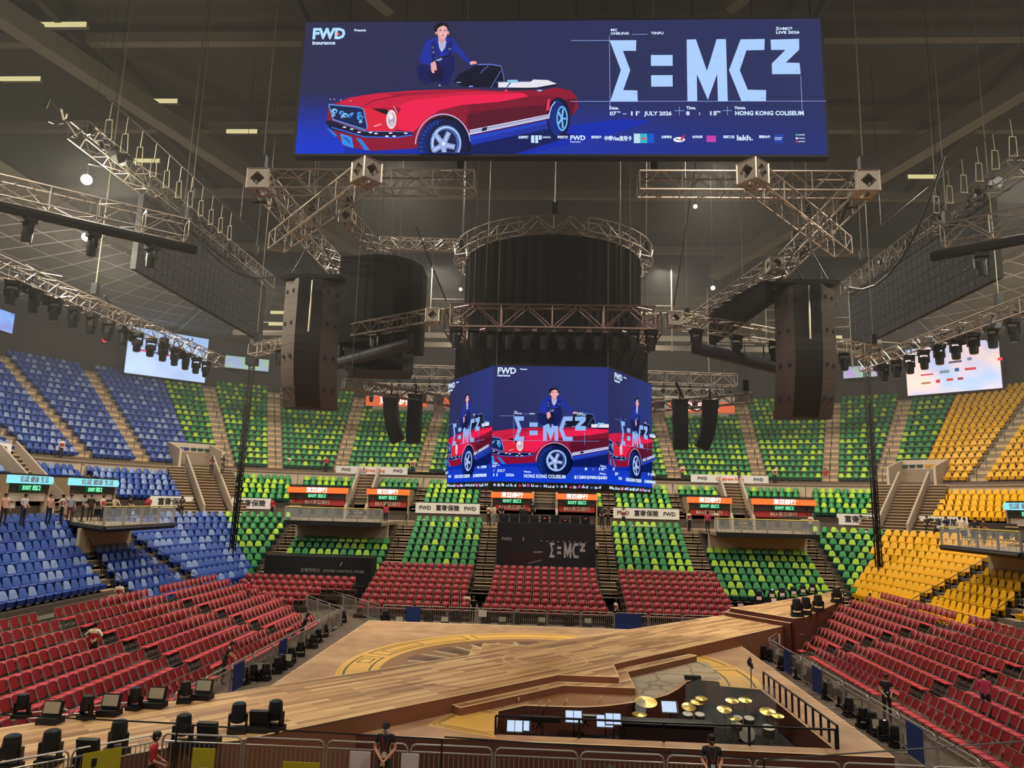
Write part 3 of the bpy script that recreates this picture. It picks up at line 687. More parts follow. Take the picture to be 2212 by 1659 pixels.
def led_bg(name, cols, w, h, s=1.):
    m = bpy.data.materials.new(name); m.use_nodes = True; nt = m.node_tree; b = nt.nodes['Principled BSDF']; L = nt.links.new
    tc = nt.nodes.new('ShaderNodeTexCoord'); sp = nt.nodes.new('ShaderNodeSeparateXYZ'); L(tc.outputs['Object'], sp.inputs[0])
    def mr(o, a, bb): q = nt.nodes.new('ShaderNodeMapRange'); L(o, q.inputs[0]); q.inputs[1].default_value = a; q.inputs[2].default_value = bb; q.interpolation_type = 'SMOOTHSTEP'; return q.outputs[0]
    fx = mr(sp.outputs[0], 0, w); fz = mr(sp.outputs[2], 0, h)
    def mix(f, a, c): q = nt.nodes.new('ShaderNodeMixRGB'); L(f, q.inputs[0]); [L(v, q.inputs[i]) if not isinstance(v, str) else setattr(q.inputs[i], 'default_value', (*hexc(v), 1)) for i, v in ((1, a), (2, c))]; return q.outputs[0]
    bot = mix(fx, cols[0], cols[1]); top = mix(fx, cols[2], cols[3]); o = mix(mr(sp.outputs[2], 0, h*cols[4]), bot, top)
    L(o, b.inputs['Emission Color']); b.inputs['Emission Strength'].default_value = s; b.inputs['Base Color'].default_value = (0, 0, 0, 1); b.inputs['Specular IOR Level'].default_value = 0; return m
# ---- the big banner screen
BW, BH, BY, BZ0 = 17.75, 4.95, -10.3, 19.12
BX0 = -8.9
r = thing('led_screen', 'huge hanging wide LED screen showing a red convertible and silver title letters', 'screen', (BX0+BW/2, BY, BZ0))
b = MB(); b.box((BX0-.08, BY+.005, BZ0-.08), (BX0+BW+.08, BY+.35, BZ0+BH+.08)); b.build('cabinet', BLACK, r, 'W')
def place(mb, mats, name, parent, M):
    o = link(name, mb.mesh(name, mats)); o.matrix_basis = M; o.parent = parent; o.matrix_parent_inverse = wmat(parent).inverted(); return o
MB_ = Matrix.Translation((BX0, BY, BZ0))
b = MB(); b.add([(0, 0, 0), (BW, 0, 0), (BW, 0, BH), (0, 0, BH)], [(0, 1, 2, 3)])
place(b, [led_bg('led_big', ['#0d38cc', '#222f76', '#272950', '#282e5c', .5], BW, BH)], 'picture_background', r, MB_)
def bigp(p): u, v = big_uv(*p); return (u*BW, (1-v)*BH)
sh = [(c, [bigp(q) for q in p]) for c, p in CAR()]
sh += [('#1236c4', [bigp(q) for q in ((2500, 1165), (2700, 1000), (2980, 905), (3300, 930), (3500, 1165))])][:0]
mb, ms = draw(sh, BW, BH); place(mb, ms, 'car_picture', r, MB_)
tt = [('#a9cdfb', [bigp((x+2136, y)) for x, y in p]) for p in TITLE]
for i in range(70):
    p = random.choice(TITLE); x = random.uniform(min(q[0] for q in p), max(q[0] for q in p)); y = random.uniform(270, 760)
    # chips only where a letter is
    def inside(x, y, P):
        c = False
        for i in range(len(P)):
            (x1, y1), (x2, y2) = P[i-1], P[i]
            if (y1 > y) != (y2 > y) and x < (x2-x1)*(y-y1)/(y2-y1)+x1: c = not c
        return c
    if inside(x, y, p): tt.append((random.choice(['#7f9fd8', '#6c86c0', '#8fb4ec']), [bigp((q[0]+2136, q[1])) for q in ell(x, y, random.uniform(3, 9), random.uniform(2, 5), 6)]))
LNS = [[(155, 270), (460, 270)], [(460, 230), (462, 830)], [(145, 762), (2155, 765)], [(1965, 560), (1970, 860)], [(640, 222), (765, 220)], [(970, 838), (1050, 838)], [(1010, 805), (1010, 875)], [(1350, 838), (1425, 838)], [(1388, 805), (1388, 875)]]
tt += [('#8fa8e8', [bigp((x+2136, y)) for x, y in ln(p, 4)]) for p in LNS]
mb, ms = draw(tt, BW, BH, 1.05, start=.16, lift=.0002); place(mb, ms, 'title_letters', r, MB_)
LW = emat('led_text', '#cfe4ff', 1.15); LBL = emat('led_text_blue', '#a8d8ff', 1.15); LOR = emat('led_orange', '#ff6a3a', 1.2)
def btext(s, x, y, size, m=LW, fit=None, R_=True, bold=.03, par=r, al='LEFT'):
    X, Z = bigp((x+(2136 if R_ else 0), y)); k = BW/4180
    return text(s, size*k*1.35, m, frame_at((BX0+X, BY-.18, BZ0+Z), (1, 0, 0)), par, 'lettering', al, fit*k if fit else None, .002, bold)
btext('FWD', 172, 212, 98, LBL, 270, False, .045); btext('insurance', 172, 284, 34, LW, 190, False); btext('Presents', 520, 181, 22, LW, 96, False)
b = MB(); X, Z = bigp((375, 212)); b.add([(X, -.19, Z-.07), (X+.13, -.19, Z), (X, -.19, Z+.07)], [(0, 1, 2)]); place(b, [LOR], 'logo_triangle', r, MB_)
for s, x, y, sz, f in (('MC', 470, 187, 22, 52), ('CHEUNG', 470, 216, 22, 145), ('TINFU', 792, 215, 22, 100), ('Σ=MC²', 1776, 182, 24, 128), ('LIVE 2026', 1776, 213, 24, 182), ('Date.', 455, 818, 26, 72), ('Time.', 1065, 818, 26, 75), ('Venue.', 1443, 818, 26, 88),
    ('07', 458, 862, 34, 52), ('TH', 514, 850, 14, 28), ('–', 565, 862, 30, 26), ('11', 614, 862, 34, 50), ('TH', 668, 850, 14, 28), ('JULY 2026', 735, 862, 34, 215), ('8', 1062, 862, 34, 28), (':', 1162, 862, 30, 10), ('15', 1240, 862, 34, 52), ('PM', 1298, 850, 14, 32), ('HONG KONG COLISEUM', 1445, 862, 36, 525),
    ('特別贊助', 40, 1047, 18, 80), ('FWD', 140, 1053, 40, 118), ('insurance', 142, 1082, 12, 80), ('指定信用卡', 310, 1047, 18, 80), ('中銀Visa信用卡', 412, 1058, 32, 212), ('主辦單位', 865, 1047, 18, 80), ('合作伙伴', 1108, 1047, 18, 80), ('指定飲品', 1352, 1047, 18, 84), ('lakh.', 1455, 1055, 44, 122), ('票務合作', 1630, 1047, 18, 84)):
    btext(s, x, y, sz, LW, f)
btext('主辦機構', 1862, 1047, 18, LW, 80, False); btext('WARNER MUSIC', 2057, 1047, 14, LW, 64, False)
ic = []
for x, y, w, h, c in ((1965-2136, 1030, 26, 58, '#bfe0ff'), (1998-2136, 1030, 24, 60, '#bfe0ff'), (2028-2136, 1030, 22, 34, '#bfe0ff'), (648, 1018, 50, 74, '#bcdcea'), (700, 1018, 54, 74, '#30b4c8'), (758, 1018, 50, 74, '#1458c8'), (708, 1050, 40, 14, '#e04858'), (1220, 1035, 74, 50, '#c83aa8'), (1748, 1024, 70, 70, '#20409c'), (1752, 1050, 60, 6, '#cfe0ff'), (1752, 1064, 52, 5, '#cfe0ff'), (1912, 1020, 80, 22, '#283a6c'), (1912, 1046, 80, 22, '#283a6c'), (1912, 1072, 80, 22, '#283a6c'), (1916, 1024, 14, 14, '#40c090'), (1916, 1050, 14, 14, '#ffffff'), (1916, 1076, 14, 14, '#e03858'), (1936, 1028, 50, 6, '#cfe0ff'), (1936, 1054, 50, 6, '#cfe0ff'), (1936, 1080, 50, 6, '#cfe0ff')):
    ic.append((c, [bigp((x+2136+dx*w, y+dy*h)) for dx, dy in ((0, 0), (1, 0), (1, 1), (0, 1))]))
ic += [('#f2f2ff', [bigp((q[0]+2136, q[1])) for q in ell(1005, 1066, 46, 20)]), ('#24345c', [bigp((q[0]+2136, q[1])) for q in ln([(975, 1060), (1035, 1075)], 6)]), ('#e02838', [bigp((q[0]+2136, q[1])) for q in ((1012, 1062), (1052, 1022), (1035, 1070))])]
mb, ms = draw(ic, BW, BH, 1.05, start=.17, lift=.0003); place(mb, ms, 'sponsor_marks', r, MB_)

# ---- the six-sided cube of screens
CXC, CYC, AP = -.03, .6, 4.1; SW = 4.73; SZ0, SZ1, STZ = 8.42, 13.2, 8.12; SH_ = SZ1-SZ0
CMAT = led_bg('led_cube', ['#0c3ee0', '#1440d0', '#272a5c', '#263478', .45], SW, SH_)
def cp(p): u, v = ctr_uv(p[0]*.79+198, p[1]*.79+274); return (u*SW, (1-v)*SH_)
def cq(x, y): u, v = ctr_uv(x, y); return (u*SW, (1-v)*SH_)
cshapes = [(c, [cp(q) for q in p]) for c, p in CAR()]
cm, cms = draw(cshapes, SW, SH_, 1.0)
tl = [('#8db4ee', [cq(790+(x-462)*.4657, 672+(y-262)*.517) for x, y in p]) for p in TITLE]+[('#6f8ad0', [cq(*q) for q in ln(p, 4)]) for p in ([(650, 670), (790, 670)], [(790, 640), (790, 960)], [(600, 925), (1620, 930)], [(1478, 830), (1478, 965)], [(880, 650), (935, 648)])]
tm, tms = draw(tl, SW, SH_, 1.05, start=.16, lift=.0003)
hexcore = MB(); hexcore.prism([((AP-.12)/math.cos(math.pi/6)*math.cos(R(-60+60*i)), (AP-.12)/math.cos(math.pi/6)*math.sin(R(-60+60*i))) for i in range(6)], 0, 1)
root = None
for fi, ang in enumerate((0, -60, 60)):
    a = R(ang); n = Vector((math.sin(a)*-1 if False else math.sin(-a), -math.cos(a), 0)); xd = Vector((math.cos(a), math.sin(-a)*-1 if False else -math.sin(a)*-1*-1, 0))
    n = Vector((math.sin(a), -math.cos(a), 0)); xd = Vector((math.cos(a), math.sin(a), 0))
    p0 = Vector((CXC, CYC, 0))+n*AP-xd*SW/2
    lab = ['centre LED face of the hexagonal video cube, seated singer above red car', 'LED face angled away to the blue side of the video cube', 'LED face angled away to the yellow side of the video cube'][fi]
    r = thing('led_cube_screen', lab, 'screen', (p0.x, p0.y, STZ), a)
    b = MB(); b.box((0, .005, 0), (SW, .11, SZ1-STZ+.05)); b.build('cabinet', BLACK, r)
    b = MB(); b.add([(0, 0, SZ0-STZ), (SW, 0, SZ0-STZ), (SW, 0, SZ1-STZ), (0, 0, SZ1-STZ)], [(0, 1, 2, 3)]); b.build('picture_background', CMAT, r)
    if fi == 0: me1, me2 = cm.mesh('car_picture', cms), tm.mesh('title_letters', tms)
    for nm_, me in (('car_picture', me1), ('title_letters', me2)):
        o = link(nm_, me, r); o.location = (0, 0, SZ0-STZ)
    def ctext(s, x, y, size, m=LW, fit=None, bold=.03):
        X, Z = cq(x, y); k = SW/1110
        return text(s, size*k*1.35, m, wmat(r) @ frame_at((X, -.18, SZ0-STZ+Z), (1, 0, 0)), r, 'lettering', 'LEFT', fit*k if fit else None, .002, bold)
    if fi == 0:
        L0 = [('FWD', 630, 195, 62, 180), ('insurance', 630, 243, 24, 125), ('Presents', 850, 175, 16, 68), ('MC', 795, 628, 13, 28), ('CHEUNG', 795, 645, 13, 72), ('TINFU', 940, 648, 13, 55), ('Σ=MC²', 1400, 638, 13, 60), ('LIVE 2026', 1400, 655, 13, 88), ('Date.', 580, 1160, 18, 55), ('07', 580, 1192, 26, 45), ('TH', 632, 1184, 11, 22), ('/', 592, 1237, 20, 12), ('JULY', 632, 1237, 26, 78), ('11', 580, 1282, 26, 40), ('2026', 712, 1282, 26, 80), ('Venue.', 890, 1247, 18, 70), ('HONG KONG COLISEUM', 890, 1292, 34, 390), ('Time.', 1628, 1187, 18, 58), ('8', 1480, 1218, 26, 24), (':', 1557, 1218, 22, 9), ('15', 1610, 1218, 26, 45), ('PM', 1660, 1210, 11, 26), ('Price.', 1625, 1266, 18, 60), ('$1280/$980/$680', 1378, 1302, 30, 310)]
    else: L0 = [('FWD', 640, 215, 62, 180), ('insurance', 640, 263, 24, 125), ('Presents', 860, 195, 16, 68), ('07', 580, 1192, 26, 45), ('JULY', 632, 1237, 26, 78), ('2026', 712, 1282, 26, 80), ('HONG KONG COLISEUM', 890, 1292, 34, 390), ('8 : 15PM', 1480, 1218, 26, 200), ('$1280/$980/$680', 1378, 1302, 30, 310)]
    for t_ in L0: ctext(*t_[:4], LW, t_[4])
    b = MB(); cols = ['#cfe4ff', '#7fd0f0', '#e04858', '#d04ab8', '#5f7ae0', '#ffffff']; mm = [emat('strip_'+c, c, 1.0) for c in cols]
    for j in range(26):
        x = .1+j*(SW-.3)/26; b.mi = (0, 0, 5, 1, 0, 0, 2, 0, 3, 0, 0, 4)[j % 12]; z = .1+random.uniform(-.01, .02); w = random.uniform(.08, .15)
        for q in range(3): b.box((x+q*w/3, -.01, z), (x+(q+.7)*w/3, .0, z+random.uniform(.05, .13)))
    b.build('sponsor_strip', mm, r)
hx = lambda rad, z0, z1: (lambda m: (m.prism([(CXC+rad/math.cos(math.pi/6)*math.cos(R(-60+60*i)), CYC+rad/math.cos(math.pi/6)*math.sin(R(-60+60*i))) for i in range(6)], z0, z1), m)[1])(MB())
o = hx(AP-.14, STZ+.05, SZ1).build('cube_core', BLACK); tag(o, 'black hexagonal carcass behind the video cube faces', 'screen frame')
o = hx(3.95, SZ1+.05, 15.0).build('drape', DRAPE); tag(o, 'black pleated skirt hanging between square truss and video cube', 'drape')
def pleated(r0, z0, z1, n=160, amp=.06, a0=0, a1=360):
    mb = MB(); A = []; B = []
    for i in range(n+1):
        t = R(a0+(a1-a0)*i/n); rr = r0+amp*math.sin(i*2.1)+amp*.5*math.sin(i*.7); A.append((CXC+rr*math.cos(t), CYC+rr*math.sin(t), z0)); B.append((CXC+rr*math.cos(t), CYC+rr*math.sin(t), z1))
    strip(mb, A, B); return mb
o = pleated(4.15, 15.75, 18.95).build('round_drape', DRAPE); tag(o, 'black pleated round curtain hanging below the circular truss', 'drape')

# ================================================================ trusses
def trussmb(a, b, h, w=None, r=.033, seg=None, flat=None):
    "box truss from a to b; h tall, w wide; returns chords, lacing"
    w = w or h; a, b = Vector(a), Vector(b); d = b-a; L = d.length; x = d.normalized(); side = x.cross(Vector((0, 0, 1))).normalized(); up = side.cross(x)
    P = lambda t, s, u: a+x*t+side*s*w/2+up*u*h/2
    ch, lc = MB(), MB()
    for s in (-1, 1):
        for u in (-1, 1): ch.rod(P(0, s, u), P(L, s, u), r, 5)
    n = max(2, round(L/(seg or h*1.05)))
    for i in range(n+1):
        t = L*i/n
        if i % 2 == 0 or i == n:
            for q in ((-1, -1, 1, -1), (1, -1, 1, 1), (1, 1, -1, 1), (-1, 1, -1, -1)): lc.rod(P(t, q[0], q[1]), P(t, q[2], q[3]), r*.6, 4)
        if i < n:
            t2 = L*(i+1)/n; g = 1 if i % 2 else -1
            for s in (-1, 1): lc.rod(P(t, s, g), P(t2, s, -g), r*.6, 4)
            lc.rod(P(t, g, 1), P(t2, -g, 1), r*.6, 4); lc.rod(P(t, -g, -1), P(t2, g, -1), r*.6, 4)
    return ch, lc
def truss(a, b, h, label, w=None, m=ALU, name='box_truss', group=None, r=.033, root=None):
    rt = root or thing(name, label, 'truss', tuple(a), 0, group)
    ch, lc = trussmb(a, b, h, w, r); ch.build('chords', m, rt, 'W'); lc.build('lacing', m, rt, 'W'); return rt
def corner(c, s, root, m=ALU, rz=0.):
    "corner block: plates with a diamond-shaped hole on every side"
    mb = MB(); h = s/2; M = Matrix.Translation(c) @ Matrix.Rotation(rz, 4, 'Z')
    for ax in range(3):
        for g in (-1, 1):
            def V(u, v):
                q = [0, 0, 0]; q[ax] = g*h; q[(ax+1) % 3] = u*h; q[(ax+2) % 3] = v*h; return tuple(q)
            o8 = [V(-1, -1), V(1, -1), V(1, 1), V(-1, 1)]; i4 = [V(0, -.72), V(.72, 0), V(0, .72), V(-.72, 0)]
            for i in range(4):
                mb.add([o8[i], o8[(i+1) % 4], i4[i]], [(0, 1, 2)]); mb.add([i4[i], o8[(i+1) % 4], i4[(i+1) % 4]], [(0, 1, 2)])
    for x in (-1, 1):
        for y in (-1, 1): mb.rod((x*h, y*h, -h), (x*h, y*h, h), .03, 4); mb.rod((x*h, -h, y*h), (x*h, h, y*h), .03, 4); mb.rod((-h, x*h, y*h), (h, x*h, y*h), .03, 4)
    mb.build('corner_block', m, root, 'W').matrix_basis = M
TZ = 18.4
for sg, sd in ((-1, 'blue'), (1, 'yellow')):
    rt = truss((sg*2.8, -9.6, TZ), (sg*9.9, -9.6, TZ), .66, f'silver box truss in front below wide screen, {sd} side, ending in a corner block', w=.66)
    corner((sg*10.3, -9.6, TZ), .72, rt)
    truss((sg*10.3, -9.2, TZ), (sg*10.3, 3.0, TZ), .66, f'silver box truss running back above the {sd}-side main speaker array', w=.66)
    truss((sg*6.1, -11.6, TZ-.75), (sg*11.2, -5.6, TZ-.7), .66, f'diagonal silver box truss crossing under the wide screen on the {sd} side', root=None)
    rt = thing('truss_end_block', f'square truss end block with diamond hole pointing at the {sd}-side screen corner', 'truss', (sg*6.0, -11.9, TZ)); corner((sg*5.95, -11.9, TZ-.75), .66, rt, ALU, R(40*sg))
    rt = truss((-8.5, -4.8, 19.0) if sg < 0 else (8.7, -4.5, 17.2), (-8.0, 2.6, 19.15) if sg < 0 else (7.0, 4.5, 17.0), .5, f'narrow truss carrying a black drape inside the {sd}-side speaker array', m=ALUD)
    corner((-8.52, -5.1, 19.0) if sg < 0 else (8.8, -4.9, 17.2), .56, rt)
# circular truss
def ringtruss(c, rad, z, h, w, label, n=40, m=ALU):
    rt = thing('circular_truss', label, 'truss', (c[0], c[1], z)); ch, lc = MB(), MB()
    P = lambda i, s, u: Vector((c[0]+(rad+s*w/2)*math.cos(2*math.pi*i/n), c[1]+(rad+s*w/2)*math.sin(2*math.pi*i/n), z+u*h/2))
    for i in range(n):
        for s in (-1, 1):
            for u in (-1, 1): ch.rod(P(i, s, u), P(i+1, s, u), .03, 5)
            g = 1 if i % 2 else -1; lc.rod(P(i, s, g), P(i+1, s, -g), .02, 4)
        lc.rod(P(i, -1, 1), P(i, 1, 1), .018, 4); lc.rod(P(i, -1, -1), P(i, 1, -1), .018, 4); lc.rod(P(i, -1 if i % 2 else 1, -1), P(i+1, 1 if i % 2 else -1, -1), .018, 4)
        if i % 2 == 0: lc.rod(P(i, -1, -1), P(i, -1, 1), .018, 4); lc.rod(P(i, 1, -1), P(i, 1, 1), .018, 4)
    ch.build('chords', m, rt, 'W'); lc.build('lacing', m, rt, 'W'); return rt
ringtruss((CXC, CYC), 4.5, 19.25, .62, .55, 'circular silver truss above the round black curtain')
# square truss carrying moving lights
PINK = mat('rosy_truss', '#a98a82', .45, .5, var=.15, scale=4)
HZ = 15.2
truss((-4.25, -3.75, HZ), (4.2, -3.75, HZ), .95, 'rosy front truss over the video cube carrying moving lights', w=.7, m=PINK, r=.045)
truss((-4.25, -3.3, HZ), (-4.25, 4.5, HZ), .95, 'truss going back over the blue-side edge of the video cube', w=.7, m=PINK, r=.045)
truss((4.2, -3.3, HZ), (4.2, 4.5, HZ), .95, 'truss going back over the yellow-side edge of the video cube', w=.7, m=PINK, r=.045)
for sg, sd in ((-1, 'blue'), (1, 'yellow')):
    rt = truss((sg*5.1, -3.7, HZ), (sg*15.6, 3.2 if sg < 0 else 1.6, HZ-.1), .55, f'long silver truss arm from the cube toward the {sd} seats', m=ALU)
    corner((sg*5.0, -3.75, HZ), .56, rt)
    truss((sg*3.2, 1.6, 12.1), (sg*9.2, -1.8 if sg < 0 else .2, 12.6), .42, f'low narrow truss holding the small speaker arrays on the {sd} side', m=ALUD)
    # round black duct-like fixture below the arm
    rt = thing('tube_light', f'long dark tubular fixture hung below the {sd}-side truss arm', 'light', (sg*8.5, -2, 13.6))
    b = MB(); b.rod((sg*6.0, -3.0, 14.2), (sg*11.5, .6 if sg < 0 else -.4, 13.6), .28, 12); b.build('tube', mat('grey_tube', '#33343c', .5), rt, 'W')
    b = MB(); [b.rod(Vector((sg*x, y, z+.1)), Vector((sg*x, y, z+.9)), .03, 4) for x, y, z in ((7, -2.4, 14.2), (9.5, -.8, 13.9))]; b.build('hanger', BLKM, rt, 'W')
for (p0, p1, hh, lab) in (((785, 800), (1010, 806), .75, 'far back truss with lamps behind the cube, blue side'), ((1390, 815), (1590, 822), .75, 'far back truss with lamps behind the cube, yellow side'), ((790, 838), (990, 842), .6, 'lower far back truss behind the cube, blue side'), ((1395, 850), (1560, 852), .6, 'lower far back truss behind the cube, yellow side'), ((822, 524), (1000, 530), .5, 'thin high truss between draped column and round curtain')):
    Y_ = 14. if hh > .55 else 4.
    a_, c_ = onY(*p0, Y_), onY(*p1, Y_); rt = truss(a_, c_, hh, lab, m=ALU if hh < .7 else ALUD)
    mb = MB(); [mb.rod(q, q+Vector((0, 0, 33-q.z)), .02, 4) for q in (a_, c_)]; mb.build('hoist_lines', BLKM, rt, 'W')
    if hh > .55:
        for j in range(7):
            q = a_.lerp(c_, (j+.5)/7); mb = MB(); mb.lathe([(.1, -.3), (.16, 0), (.12, .2)], 8, Matrix.Translation((q.x, q.y-.1, q.z-hh/2-.35))); mb.rod((q.x, q.y-.1, q.z-hh/2-.2), (q.x, q.y-.1, q.z-hh/2), .04, 4); mb.build('lamp', BLKM, rt, 'W')
# side LED walls, seen dark
LEDOFF = mat('dark_led_wall', '#131314', .85, var=.2, scale=1.5)
for sg, sd in ((-1, 'blue'), (1, 'yellow')):
    X = sg*18.0; z0, z1 = 17.1, 20.55
    r = thing('dark_led_wall', f'switched-off black LED wall hanging along the {sd} side', 'screen', (X, 3, z0))
    b = MB(); b.box((min(X, X+sg*.25), -3.9, z0), (max(X, X+sg*.25), 10, z1)); b.build('panel_array', LEDOFF, r, 'W')
    b = MB()
    for j in range(1, 28): b.box((X-sg*.012-.004, -3.9+j*.5-.006, z0), (X-sg*.012+.004, -3.9+j*.5+.006, z1))
    for j in range(1, 8): b.box((X-.012-.004, -3.9, z0+j*.5-.006), (X+.016, 10, z0+j*.5+.006))
    b.build('panel_seams', LEDOFF, r, 'W')
    b = MB(); [b.cbox((X-sg*.02, -3.6+random.random()*13.4, z0+.2+random.random()*3.7), (.01, .03, .03)) for _ in range(70)]; b.build('status_lamps', emat('tiny_white', '#cfd3d8', .5), r, 'W')
    truss((X, -8.5, z1+.45), (X, 10.3, z1+.45), .7, f'truss along the top of the dark LED wall on the {sd} side', m=mat('dark_truss', '#6b6155', .55, .4, var=.2, scale=4), w=.7)
    truss((sg*19.6 if sg < 0 else 18.2, -13.5, 15.35), (sg*19.6 if sg < 0 else 16.9, 8.0 if sg < 0 else 6.0, 15.35), .6, f'low perimeter truss with hanging spotlights in front of the {sd} corner screen', m=ALU, w=.6)
    rt = truss((sg*20.5, -11.2, 17.9), (sg*14.6, -6.3, 17.9), .72, f'heavy truss end reaching in from the {sd} side at mid height', m=ALU, w=.72)
    b = MB(); b.rod((sg*20.5, -11.4, 17.2), (sg*14.3, -6.0, 17.2), .2, 8); b.build('black_sock', BLACK, rt, 'W')
# ---- speaker arrays
def array_(cx, cy, ztop, n, w, dcab, h, label, curve, yaw, name='speaker_array'):
    rt = thing(name, label, 'speaker', (cx, cy, ztop), yaw)
    z = 0.; y = 0.; a = R(-1)
    for i in range(n):
        mb = MB(); M = Matrix.Translation((0, y, z)) @ Matrix.Rotation(a, 4, 'X')
        mb.box((-w*.36, -dcab*.5, -h+.006), (w*.36, dcab*.45, 0), M)
        mb.add([(-w*.5, -dcab*.3, -h+.006), (-w*.36, -dcab*.5, -h+.006), (-w*.36, dcab*.5, -h+.006), (-w*.5, dcab*.5, -h+.006), (-w*.5, -dcab*.3, 0), (-w*.36, -dcab*.5, 0), (-w*.36, dcab*.5, 0), (-w*.5, dcab*.5, 0)], [(0, 3, 2, 1), (4, 5, 6, 7), (0, 1, 5, 4), (1, 2, 6, 5), (2, 3, 7, 6), (3, 0, 4, 7)], M)
        mb.add([(w*.5, -dcab*.3, -h+.006), (w*.36, -dcab*.5, -h+.006), (w*.36, dcab*.5, -h+.006), (w*.5, dcab*.5, -h+.006), (w*.5, -dcab*.3, 0), (w*.36, -dcab*.5, 0), (w*.36, dcab*.5, 0), (w*.5, dcab*.5, 0)], [(3, 0, 1, 2), (7, 6, 5, 4), (4, 5, 1, 0), (5, 6, 2, 1), (6, 7, 3, 2), (7, 4, 0, 3)], M)
        mb.build('cabinet', [SPK, SPK][i % 2], rt)
        y += h*math.sin(a)*-1*-1; z -= h*math.cos(a); a -= curve[i] if i < len(curve) else 0
    return rt, z, y
SPK = mat('speaker_black', '#292524', .6, var=.12, scale=1.2); SPKB = mat('speaker_brown', '#5d524c', .7, var=.1, scale=1.2)
for sg, sd in ((-1, 'blue'), (1, 'yellow')):
    cx = -10.15 if sg < 0 else 10.25; yaw = R(32*sg*1)
    rt = thing('speaker_array', f'large curved black speaker array hanging on the {sd} side', 'speaker', (cx, -4, 16.6), 0)
    n = 16; h = .345; z = 0.; y = 0.; ya = sg*-.16
    sec = [(-1.16, .25), (-.52, -.42), (-.5, -.45), (.5, -.45), (.52, -.42), (1.16, .25), (1.0, .5), (-1.0, .5)]
    for i in range(n):
        a0 = 0.0 if i < 7 else (i-6)*.075
        z2 = z-h*math.cos(a0); y2 = y+h*math.sin(a0)*1.25
        mb = MB(); g = .006; T = lambda p, yy, zz: (p[0]*math.cos(ya)-(p[1]+yy)*math.sin(ya), p[0]*math.sin(ya)+(p[1]+yy)*math.cos(ya), zz)
        mb.add([T(p, y, z-g) for p in sec]+[T(p, y2, z2) for p in sec], [tuple(range(8))[::-1], tuple(range(8, 16))])
        for q in range(8): mb.mi = 1 if q in (0, 4) else 0; mb.add([T(sec[q], y, z-g), T(sec[(q+1) % 8], y, z-g), T(sec[(q+1) % 8], y2, z2), T(sec[q], y2, z2)], [(0, 3, 2, 1)])
        mb.build('cabinet', [SPK, SPKB], rt)
        if i % 4 == 1:
            for q in (-1.02, -.72, .72, 1.02):
                hb = MB(); yy = .25-(1.16-abs(q))*1.05-.01
                for dz in (0, .09): c0 = T((q, yy), y, z-.12-dz); hb.cbox(c0, (.11, .06, .055))
                hb.build('handle', BLACK, rt)
        y, z = y2, z2
    b = MB(); b.path([T((.06, -.47), 0, -.1), T((.04, -.47), 0, -2.3)], .04, 6); b.build('bright_edge_strip', mat('silver_strip', '#b8ab9c', .3, .8), rt)
    b = MB(); b.box((-1.3, -.4, .02), (1.3, .4, .2)); [b.rod((x, 0, .2), (x*.3, 0, 1.65), .025, 4) for x in (-1, 1)]; b.build('rigging_frame', BLKM, rt)
    for cx2, nn, cv, lb in (((-7.45 if sg < 0 else 7.25), 10, 1, 'curved slim'), ((-6.3 if sg < 0 else 5.9), 10, 0, 'straight slim')):
        rt = thing('small_speaker_array', f'{lb} black speaker column hanging beside video cube, {sd} side', 'speaker', (cx2, 0, 12.35), 0)
        z = 0; y = 0; x = 0
        for i in range(nn):
            a = cv*(i*.055); M = Matrix.Translation((x, y, z)) @ Matrix.Rotation(sg*a*.9, 4, 'Y'); mb = MB(); mb.box((-.3, -.3, -.215), (.3, .3, 0), M); mb.build('cabinet', BLACK, rt); z -= .22*math.cos(a); x += -sg*.22*math.sin(a)*.8
        b = MB(); b.rod((0, 0, 0), (0, 0, .6), .04, 4); b.box((-.35, -.2, 0), (.35, .2, .08)); b.build('hanging_bracket', BLKM, rt)
# draped speaker clusters inside the arrays
rt = thing('draped_cluster', 'tall black draped column behind the blue-side speaker array, rounded at one edge', 'drape', (-7.6, -2.5, 13.2))
pl = [(-9.9, -1.2), (-8.2, -1.6), (-7.2, -1.4), (-6.6, -.8), (-6.25, .1), (-6.3, 1.6), (-9.9, 1.6)]
b = MB(); b.prism(pl, 14.6, 18.7); b.build('drape', DRAPE, rt, 'W')
b = MB(); b.prism([(-9.5, -1.0), (-6.8, -1.0), (-6.5, .1), (-6.9, 1.5), (-9.5, 1.5)], 13.4, 14.6); b.build('lower_box', BLACK, rt, 'W')
rt = thing('draped_cluster', 'slanting black draped panel behind the yellow-side speaker array', 'drape', (8, -1, 15))
b = MB(); b.add([(7.6, 1.5, 15.4), (8.6, -4.2, 15.9), (8.6, -4.2, 16.8), (7.6, 1.5, 17.2), (7.9, 1.7, 15.4), (9.0, -4.0, 15.9), (9.0, -4.0, 16.8), (7.9, 1.7, 17.2)], [(0, 1, 2, 3), (5, 4, 7, 6), (1, 5, 6, 2), (0, 3, 7, 4), (3, 2, 6, 7), (0, 4, 5, 1)]); b.build('panel', DRAPE, rt, 'W')

